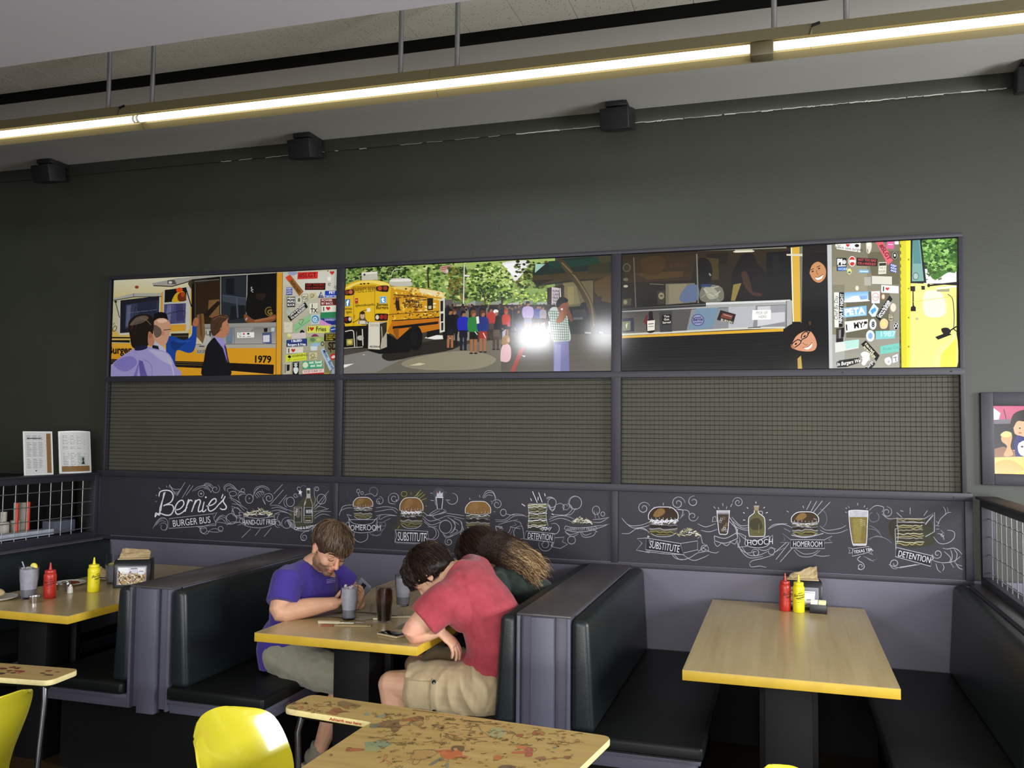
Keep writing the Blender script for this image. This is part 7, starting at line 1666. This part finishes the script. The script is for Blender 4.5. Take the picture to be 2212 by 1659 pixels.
# ======== long haired woman ========
per = thing('person', 'seated woman with long wavy hair in dark green top, head down', 'person', (-1.3, -.62, .462))
yc = -.62
pel = Vector((-1.275, yc, .55)); wai = Vector((-1.25, yc, .68)); che = Vector((-1.26, yc, .80)); uch = Vector((-1.33, yc-.01, .90)); nb = Vector((-1.42, yc-.02, .975))
LS = Vector((-1.36, yc-.17, .895)); RS = Vector((-1.36, yc+.17, .895)); LE = Vector((-1.52, yc-.20, TZ+.045)); RE = Vector((-1.54, yc+.2, TZ+.045)); LW = Vector((-1.70, yc-.05, TZ+.032)); RW = Vector((-1.72, yc+.07, TZ+.032))
hc = AY(1038, 1196, -.66)
FH = frame(Vector((-.62, 0, -.78)), Vector((-.7, 0, .7)))
w_ = lambda x, y, z, c=hc, F=FH: c+F @ Vector((x, y, z))
fd = Vector((-1, 0, -.3)).normalized()
b = MB(); head(b, hc, FH)
b.limb([w_(-.035, 0, -.03), w_(-.05, 0, -.085), nb, uch], [.048, .048, .055, .07], n=16)
b.limb([pel, wai, che, uch], [.125, .105, .11, .095], sq=[(1.2, .85), (1.1, .85), (1.15, .8), (1.25, .7)], up=fd, n=22)
b.limb([LS, uch*.8+nb*.2, RS], [.048, .06, .048], n=14)
for (s_, e_, h_) in ((LS, LE, LW), (RS, RE, RW)):
    b.limb([s_, s_*.5+e_*.5, e_, e_*.5+h_*.5, h_], [.05, .045, .037, .037, .024], n=16)
    hand(b, h_, (h_-e_), Vector((0, 0, -1)), 1 if h_ is LW else -1, (.15, .15, .1), L=.92)
legs = []
for s_ in (-1, 1):
    h_ = pel+Vector((0, s_*.085, -.015)); k_ = Vector((-1.68, yc+s_*.09, .54)); f_ = Vector((-1.64, yc+s_*.09, .10)); legs.append((h_, k_, f_))
    b.limb([h_, h_*.5+k_*.5, k_], [.085, .075, .052], n=16); b.limb([k_, k_*.6+f_*.4, f_], [.05, .05, .032], n=14)
b.build('body', M_skin, per, remesh=.0045, iters=3, colorize=lambda p: lin((196, 148, 118)))
M_grn = clothmat('dark_green_jersey', (38, 50, 44))
b = MB()
b.limb([pel+Vector((0, 0, -.05)), pel+Vector((0, 0, .03)), wai, che, uch, uch*.4+nb*.6], [.14, .138, .12, .128, .122, .075], sq=[(1.15, .86), (1.15, .88), (1.1, .88), (1.15, .82), (1.2, .74), (1, .95)], up=fd, n=26, flat0=True, flat1=True)
b.limb([LS, uch*.75+nb*.25+Vector((.01, 0, .01)), RS], [.064, .076, .064], n=16)
b.limb([Vector((-1.17, yc-.06, .84)), Vector((-1.28, yc-.10, .90))], [.085, .085], n=16)
for (s_, e_) in ((LS, LE), (RS, RE)):
    q = s_*.4+e_*.6; b.limb([s_*.9+che*.1, s_, q], [.07, .068, .064], n=18, flat1=True)
b.build('t_shirt', M_grn, per, remesh=.0055, iters=4, displace=folds(.004, 9, 12))
b = MB()
for h_, k_, f_ in legs: b.limb([h_, h_*.5+k_*.5, h_*.1+k_*.9], [.105, .088, .072], n=18, flat1=True)
b.limb([pel+Vector((0, -.085, 0)), pel+Vector((0, .085, 0))], [.115, .115], n=18)
b.build('shorts', mat('dark_denim', (40, 44, 60), rough=.85), per, remesh=.006, iters=3)
for h_, k_, f_ in legs: shoe(f_, Vector((-1, 0, 0)), per, M_black)
# hair: a dark mass over the head continued by long wavy strands lying over the back
b = MB()
for (x, y, z, rx, ry, rz) in ((-.018, 0, .04, .1, .084, .092), (.03, 0, .055, .07, .074, .055), (-.07, 0, -.03, .045, .075, .07), (0, -.06, -.01, .06, .03, .07), (0, .06, -.01, .06, .03, .07)):
    b.ball(w_(x, y, z), (rx, ry, rz), M=FH)
path = [AY(1030, 1178, -.66), AY(1070, 1180, -.68), AY(1110, 1198, -.70), AY(1145, 1222, -.71), AY(1168, 1245, -.71)]
b.limb(path, [.062, .062, .05, .036, .02], sq=[(1, 1), (1.15, .85), (1.3, .8), (1.4, .8), (1.5, .8)], n=18)
hb = b.build('hair', M_hair, per, remesh=.007, iters=3, colorize=lambda p: lin((34, 24, 18)), displace=folds(.002, 26, 14, (1, 1, 1)))
b = MB()
mop(b, hc, FH, (-.012, 0, .036), (.112, .092, .1), (-.2, 0, .97), lambda az: 1.7 if abs(az) < .8 else 2.1, 1300, .0017, ['221712', '2C1E16', '1A120E', '3A281C'], 18, wave=.005, lift=.006, curl=.3)
rs = random.Random(77)
tgt = [(1010, 1158), (1062, 1160), (1110, 1180), (1150, 1210), (1182, 1245)]
for i in range(2300):
    v = rs.uniform(-1, 1); dpt = rs.uniform(-1, 1); ln = rs.uniform(.55, 1.0)**.8*1.0; P_ = []; dr = Vector((rs.gauss(0, 1), rs.gauss(0, .8), rs.gauss(0, 1)))*.016; tl_ = rs.uniform(-.01, .03); ph0 = rs.random()*6.28; fr = rs.uniform(8, 11); am = rs.uniform(.5, 1.5)
    K = 40
    for j in range(K+1):
        t = j/K*ln; u = t*4; k0 = min(3, int(u)); f_ = u-k0
        c_ = path[k0]*(1-f_)+path[k0+1]*f_
        wd = (.082, .084, .075, .066, .062)[k0]*(1-f_)+(.082, .084, .075, .066, .062)[k0+1]*f_
        dp = math.sqrt(max(0, 1-v*v))*(1 if dpt > -.3 else -1)
        nrmv = Vector((.45, 0, .89)); lt = Vector((0, -1, 0))
        # v runs around the lock: near side (towards the room) to far side
        q = c_+(nrmv*(v*wd*1.0))+lt*(dp*wd*1.0)*rs.uniform(.97, 1.03)
        wv = am*(.001+.0085*t**1.6); q += dr*t**2.2+Vector((tl_, 0, -tl_*.6))*t**3; q += Vector((.5*sin(fr*t*3.6+ph0), .8*cos(fr*t*3.6+ph0*1.3), -.9*sin(fr*t*3.6+ph0)))*wv
        P_.append(q)
    hi = rs.random(); base = lin(rs.choice(('2A1C14', '33241A', '20160F')))
    tip = lin(rs.choice(('A08058', 'C0A070', '7A5C3C', 'DCC090', '5C442E'))) if hi > .25 else lin('4A3524')
    f0 = len(b.f); strand(b, P_, .0017*rs.uniform(.7, 1.3), base, base)
    nf = len(b.f)-f0
    for q_ in range(nf):
        t = (q_/nf)*ln; g = max(0, min(1, (t-.38)/.4)); b.c[f0+q_] = tuple(base[j]*(1-g)+tip[j]*g for j in (0, 1, 2))
b.build('hair_strands', M_hair, hb)
# ---------------- school desks with yellow shell chairs ----------------
M_shell = mat('yellow_shell_plastic', (200, 190, 44), rough=.22, coat=.6, coat_rough=.08)
M_ply = wood('graffiti_birch', (176, 146, 84), (196, 168, 104), rough=.38, coat=.25, axis=0)
M_plyedge = mat('pale_ply_edge', (222, 208, 150), rough=.5, var=.08, vscale=50)
DZ = .742
def shell_chair(x0, yc, sx, label, group=None, yaw=0):
    t = thing('shell_chair', label, 'chair', (x0, yc, 0), group)
    Mx = Matrix.Translation((x0, yc, 0)) @ Matrix.Rotation(yaw, 4, 'Z')
    prof = [(.47, .405), (.455, .425), (.40, .437), (.28, .43), (.16, .425), (.15, .44), (.135, .48), (.118, .54), (.09, .62), (.054, .70), (.024, .755), (.004, .787), (-.006, .803)]
    hw = [.165, .18, .196, .2, .19, .176, .178, .195, .212, .207, .185, .152, .11]
    P_ = smoothpts(prof, False, 3); H_ = smoothpts([(w, 0) for w in hw], False, 3); n = 16; vs = []
    for i, ((px_, pz_), (w, _)) in enumerate(zip(P_, H_)):
        tt = i/(len(P_)-1); back = max(0, min(1, (tt-.28)/.4)); back = back*back*(3-2*back)
        for j in range(n+1):
            u = j/n*2-1; c_ = u*u
            x = px_+.065*c_*back*(1-max(0, (tt-.85)/.15)*.5); z = pz_+.03*c_*(1-back)-(.028*abs(u)**3*max(0, (tt-.8)/.2))
            vs.append((sx*x, w*u, z))
    m = n+1; k = len(P_); fs = [(i*m+j, i*m+j+1, (i+1)*m+j+1, (i+1)*m+j) for i in range(k-1) for j in range(n)]
    me = bpy.data.meshes.new('shell'); me.from_pydata([Mx @ Vector(v) for v in vs], [], fs)
    o = bpy.data.objects.new('shell', me); COL.objects.link(o); md = o.modifiers.new('s', 'SOLIDIFY'); md.thickness = .006; md.offset = 0
    me2 = bpy.data.meshes.new_from_object(o.evaluated_get(bpy.context.evaluated_depsgraph_get())); bpy.data.objects.remove(o)
    b = MB(); b.add([v.co.copy() for v in me2.vertices], [tuple(p.vertices) for p in me2.polygons]); bpy.data.meshes.remove(me2)
    b.build('shell', M_shell, t, smooth=True)
    for s in (-1, 1):
        b = MB(); b.tube([Mx @ Vector(p) for p in ((sx*.36, s*.13, .418), (sx*.42, s*.17, .3), (sx*.45, s*.19, .002))], .0105, n=10); b.build('leg', M_dkchrome, t, smooth=True)
        b = MB(); b.tube([Mx @ Vector(p) for p in ((sx*.15, s*.13, .412), (sx*.05, s*.17, .3), (-sx*.03, s*.19, .002))], .0105, n=10); b.build('leg', M_dkchrome, t, smooth=True)
        b = MB(); b.tube([Mx @ Vector(p) for p in ((sx*.4, s*.13, .41), (sx*.1, s*.13, .408))], .009, n=10); b.build('seat_bracket', M_dkchrome, t, smooth=True)
    return t
shell_chair(-1.665, -2.635, 1, 'glossy yellow shell chair with white window glare beside the graffiti covered desk', 'yellow shell chairs')
shell_chair(-2.375, -2.70, -1, 'yellow shell chair cut off by the left edge of the picture', 'yellow shell chairs')
shell_chair(-.052, -2.60, 1, 'yellow shell chair with only its top tip showing below the empty table', 'yellow shell chairs')
def round_poly(P, r=.03, seg=5):
    out = []; n = len(P)
    for i in range(n):
        a, b_, c = Vector(P[i-1]), Vector(P[i]), Vector(P[(i+1) % n]); d0 = (a-b_).normalized(); d1 = (c-b_).normalized(); q = min(r, (a-b_).length*.45, (c-b_).length*.45)
        p0, p1 = b_+d0*q, b_+d1*q
        for k in range(seg+1):
            t = k/seg; out.append(tuple(p0*(1-t)**2+b_*2*t*(1-t)+p1*t*t))
    return out
def school_desk(label, poly, legs, art):
    t = thing('school_desk', label, 'desk', (*poly[0], 0), 'school desks with drawn on tops')
    Q = round_poly(poly, .035)
    b = MB(); b.prism(Q, DZ-.0205, DZ-.0005); b.build('desktop_edge', M_plyedge, t, bevel=.003)
    b = MB(); cx = sum(p[0] for p in Q)/len(Q); b.prism([(p[0]+(0.0015 if p[0] < cx else -.0015), p[1]) for p in Q], DZ-.0004, DZ); top = b.build('desktop', M_ply, t)
    art(top)
    b = MB()
    for L_ in legs[1]: b.tube(L_, .0095, n=10)
    b.build('support_frame', M_dkchrome, t, smooth=True)
    for L_ in legs[0]: b = MB(); b.tube(L_, .0105, n=10); b.build('leg', M_dkchrome, t, smooth=True)
    return t
class TopArt(Art):
    def m(s, p):
        v = at(s.o[0]+p[0]/s.o[2], s.o[1]+p[1]/s.o[2], 'z', DZ); return (v.x, v.y)
    def place(s, v, d): return (v[0], v[1], DZ+.0002+d)
    def emit(s, vs, fs, col):
        w = lin((186, 158, 98)); k = .28
        Art.emit(s, vs, fs, tuple(c*(1-k)+w[i]*k for i, c in enumerate(col)))
INK = ['2A2620', '3A3226', '4A3A2A', '22201E', '5A4630']; RED = ['9A3A28', 'B04A30', '7E2E24', 'A85A3C']
M_inkart = mat('ink_pattern', (255, 255, 255), rough=.5, attr=True, coat=.2)
def art_main(top):
    a = TopArt(600, 1430, 2.989, 0, step=4e-6); poly_ok = lambda x, y: True
    # broad washes of colour, then figures
    a.P('385 262 420 250 470 262 540 280 520 292 470 285 440 300 400 285', '6E5A3C', True).P('600 400 640 398 680 385 740 375 800 370 780 395 800 415 780 440 750 460 720 425 650 425 600 420', '6A4C38', True).P('620 400 650 398 640 425 600 425 590 412', '3E6A64', True).P('780 375 840 362 900 350 940 360 935 385 880 378 820 385', '8A5A3A', True)
    a.P('820 372 880 368 870 380 825 382', 'A8402C', True).P('900 348 940 355 942 375 915 362', '4A3226', True).P('880 380 930 378 940 402 900 410 870 398', 'A98A58', True).L('880 380 930 378 940 402 900 410 870 398', 3, '5A4630', closed=True)
    a.P('560 520 620 515 650 505 700 510 735 530 700 550 640 555 590 560', '6E9078', True).P('630 352 700 335 712 342 650 362', '6A8E84', True).P('560 330 590 328 592 345 560 345', '7C9480', True).P('600 545 660 560 620 580 540 570', '8A9A70', True)
    a.P('325 330 360 300 400 295 410 310 460 320 400 330 380 345', '9A5A3A', True).P('350 310 400 300 420 318 380 330', '7E3A2A', True).L('320 335 370 290 380 340', 3, 'A04A30').L('370 310 465 325', 3, '8A4A34').L('120 300 140 290 165 288 160 300 130 308', 4, 'A04A34').L('150 300 200 296 190 285', 3, '8E5A3A').E(155, 292, 12, 6, 'A85A3C')
    a.L('195 305 225 310 215 298 240 304 235 314 262 300', 3.5, '7A4A34').L('268 288 345 284 340 292', 3, '5A4A34').L('330 250 345 262 335 270', 3, '9A5A44')
    a.P('440 565 470 555 555 560 552 572 480 578 445 578', '8A3A2C', True).E(505, 566, 36, 10, 'A04434').L('440 570 450 555 470 552 480 560', 3.5, '2A1E1A').E(345, 600, 11, 8, '6E5230')
    a.P('1060 570 1120 565 1180 572 1190 600 1160 622 1080 625 1050 600', 'BC4A28', True).P('1010 568 1060 572 1100 590 1090 600 1040 590', 'C4583A', True).P('1160 600 1220 605 1230 620 1180 622', 'C8644A', True).P('1120 570 1124 548 1150 540 1200 545 1205 565 1190 580 1165 570 1150 560 1140 575', '2A2220', True).P('1135 560 1155 556 1160 568 1142 574', 'BC8C60', True).P('1055 615 1062 625 1000 665 975 662', '4E6268', True).P('1085 655 1105 655 1100 685 1084 685', '5E7A70', True)
    a.L('880 570 1000 568 1030 590 940 630 860 625 880 570', 3, '5A4228').L('900 600 870 655 900 660 940 610', 3, '4A3624').L('920 570 900 625', 3, '6A5234').L('960 572 940 625', 3, '6A5234').L('870 640 850 632 830 640', 2.5, '6A5234').P('880 575 990 572 1020 590 935 625 870 622', 'AE8650') 
    a.L('660 650 685 640 690 605 710 602 700 625 680 645', 4, 'B04434').L('700 635 740 660 700 655', 4, 'B04434').L('685 625 665 655', 3, 'C0604C')
    a.L('1500 445 1560 480 1600 492', 2.5, '2A2220').L('1510 500 1530 470 1590 470 1550 500', 2.5, '2A2220').P('1540 468 1580 465 1585 480 1545 485', '8E3A3C', True).L('1600 470 1640 462 1645 480 1600 492', 2.5, '4A2A26').E(1670, 460, 24, 13, 'A4443C').E(1708, 462, 17, 10, 'A8603C').O(1670, 460, 25, 14, 2.5, '3A2220').O(1708, 462, 18, 11, 2.5, '3A2220').L('1640 430 1680 428 1690 445', 2.5, '2A2220')
    a.P('1540 540 1600 535 1610 560 1560 562', 'C06A3C', True).P('1515 580 1600 575 1600 592 1520 592', 'B4503C', True).P('1590 560 1640 552 1650 575 1640 610 1600 612 1595 590', 'A83E44', True).O(1620, 562, 18, 11, 2.5, '3A1E1E').O(1655, 566, 16, 10, 2.5, '3A1E1E').O(1622, 596, 20, 14, 2.5, '5A2626')
    a.P('1395 610 1420 600 1445 612 1440 630 1400 635', 'B45A34', True).P('1660 620 1720 610 1730 625 1690 632', '8A4A44', True).E(1708, 632, 24, 7, '4A3A3A').E(1790, 622, 18, 9, 'A44E34').L('1730 628 1840 620 1880 628', 3, '2E2622').P('1850 608 1890 612 1880 625 1850 622', '8A4238', True).P('1430 676 1460 668 1530 672 1530 685 1430 685', '3E2E3C', True).E(1480, 672, 40, 7, '3A2C38').P('440 30 440 31 441 31', '2A2A2A')
    a.L('1200 376 1320 388 1380 384', 4, '2A2620').L('1195 380 1240 384', 4, '2A2620').E(1280, 386, 40, 4, '2E2A24').L('1320 400 1430 402', 3.5, '3A3226').L('870 310 1035 330', 4, '2E261C').L('1215 500 1240 508', 8, '2A2620').L('1265 500 1290 502', 8, '4A4034')
    a.T('1-B', 1040, 488, 28, '3A3226', 2, 1.2)
    a.L('1230 470 1255 420 1300 415 1310 440 1360 480 1260 490 1200 482', 2.5, '6A5A3C').L('1255 420 1240 470', 2.5, '6A5A3C').L('1300 415 1330 470', 2.5, '7A8A70').P('1380 430 1470 440 1440 490 1370 480', '9AA27C', True)
    rs = random.Random(12)
    inside = [(60, 300, 590, 380), (560, 300, 1500, 420), (520, 420, 1900, 520), (300, 520, 2080, 684), (1400, 440, 2050, 680)]
    def scribble(x, y, w, h, n, col, lw):
        P_ = []
        for i in range(n): P_.append((x+w*i/n+rs.uniform(-3, 3), y+rs.uniform(-h, h)))
        a.L(P_, lw, col, inc=False)
    for i in range(560):
        r = rs.random()
        if r < .06: x, y = rs.uniform(60, 560), rs.uniform(262, 330)+rs.random()*0
        elif r < .3: x, y = rs.uniform(620, 1500), rs.uniform(330, 430)
        elif r < .6: x, y = rs.uniform(560, 1950), rs.uniform(440, 540)
        else: x, y = rs.uniform(0, 2020), rs.uniform(545, 900)
        # keep on the board: far edge and near left edge lines
        if y < 232+(x-200)*.128+8 or (x < 590 and y > 300+(x-40)*.17) or (x < 600-(y-415)*1.62 and y > 400) or x > 2050-(max(0, y-530))*1.7: continue
        if i % 15 == 0: a.k += 1
        q = rs.random()
        if q < .62: scribble(x, y, rs.uniform(15, 70), rs.uniform(3, 8), rs.randint(5, 14), rs.choice(INK), rs.uniform(1.8, 3))
        elif q < .8: a.O(x, y, rs.uniform(5, 14), rs.uniform(3, 8), 2, rs.choice(INK+RED))
        elif q < .93: a.P([(x+rs.uniform(-18, 18), y+rs.uniform(-6, 6)) for _ in range(5)], rs.choice(RED+['8A6A44', '7A8A64', '5A7A78', '6E5A48']), True, inc=False)
        else: a.E(x, y, rs.uniform(6, 16), rs.uniform(3, 6), rs.choice(['8E7A50', 'A0864E', '7E6A40']), inc=False)
    a.build('ink_pattern', top, M_inkart)
    # red handwriting on the front edge of the arm
    P0, P1 = at(745, 1557, 'z', DZ-.006), at(797, 1566, 'z', DZ-.006); d = (P1-P0); b = MB(); vs, fs = glyphs('Ashleigh was here', .02, .2)
    n_ = Vector((d.y, -d.x, 0)).normalized(); w_max = max(v[0] for v in vs); e0 = Vector((-1.245-.115, -2.4+.0, 0))
    yE = lambda x: (-2.365+(x+1.58)*(-2.402+2.365)/(.34))
    b.add([(-1.40+v[0]/w_max*.12, yE(-1.40+v[0]/w_max*.12)-.0012, DZ-.015+v[1]*.0125) for v in vs], fs); b.build('red_handwriting', mat('red_marker', (170, 30, 34), rough=.6), top)
poly = [(-1.585, -2.365), (-1.245, -2.402), (-1.262, -2.52), (-1.275, -2.98), (-.60, -3.0), (-.505, -2.335), (-.56, -2.285), (-1.56, -2.205)]
poly = [(-1.585, -2.365), (-1.238, -2.402), (-1.25, -2.445), (-1.262, -3.0), (-.60, -3.0), (-.50, -2.29), (-1.57, -2.203)]
zf = DZ-.03
school_desk('graffiti covered L shaped school desk with a narrow arm, in front of seated people', poly,
    ([[(-1.53, -2.33, zf), (-1.54, -2.34, .66), (-1.50, -2.36, .002)], [(-.62, -2.38, zf), (-.58, -2.36, .002)], [(-.66, -2.95, zf), (-.62, -2.97, .002)]],
     [[(-1.55, -2.33, zf), (-1.26, -2.36, zf), (-.8, -2.38, zf), (-.62, -2.38, zf)], [(-.62, -2.38, zf), (-.66, -2.95, zf)]]), art_main)
def art_left(top):
    rs = random.Random(31); b = MB()
    def pl(pts_, col, k): b.add([(x, y, DZ+.0002+k*5e-6) for x, y in pts_], [tuple(range(len(pts_)))], cols=[lin(col)])
    for i in range(60):
        x, y = rs.uniform(-3.4, -2.6), rs.uniform(-2.36, -2.25); r = rs.uniform(.006, .022); k = 7
        pl([(x+r*1.5*rs.uniform(.5, 1)*cos(2*pi*j/k), y+r*.8*rs.uniform(.5, 1)*sin(2*pi*j/k)) for j in range(k)], rs.choice(('8A3A2A', '6A2C22', '4A3A30', '7A5A34', '2E2822', 'A04C34')), i)
    b.build('ink_pattern', M_inkart, top)
mx_ = lambda x: -4.122-x
school_desk('school desk with reddish marker smudges, its pale tip at the left edge', [(mx_(p[0]), p[1]) for p in poly][::-1],
    ([[(mx_(-1.53), -2.33, zf), (mx_(-1.54), -2.34, .66), (mx_(-1.50), -2.36, .002)], [(mx_(-.62), -2.38, zf), (mx_(-.58), -2.36, .002)], [(mx_(-.66), -2.95, zf), (mx_(-.62), -2.97, .002)]],
     [[(mx_(-1.55), -2.33, zf), (mx_(-1.26), -2.36, zf), (mx_(-.62), -2.38, zf)], [(mx_(-.62), -2.38, zf), (mx_(-.66), -2.95, zf)]]), art_left)
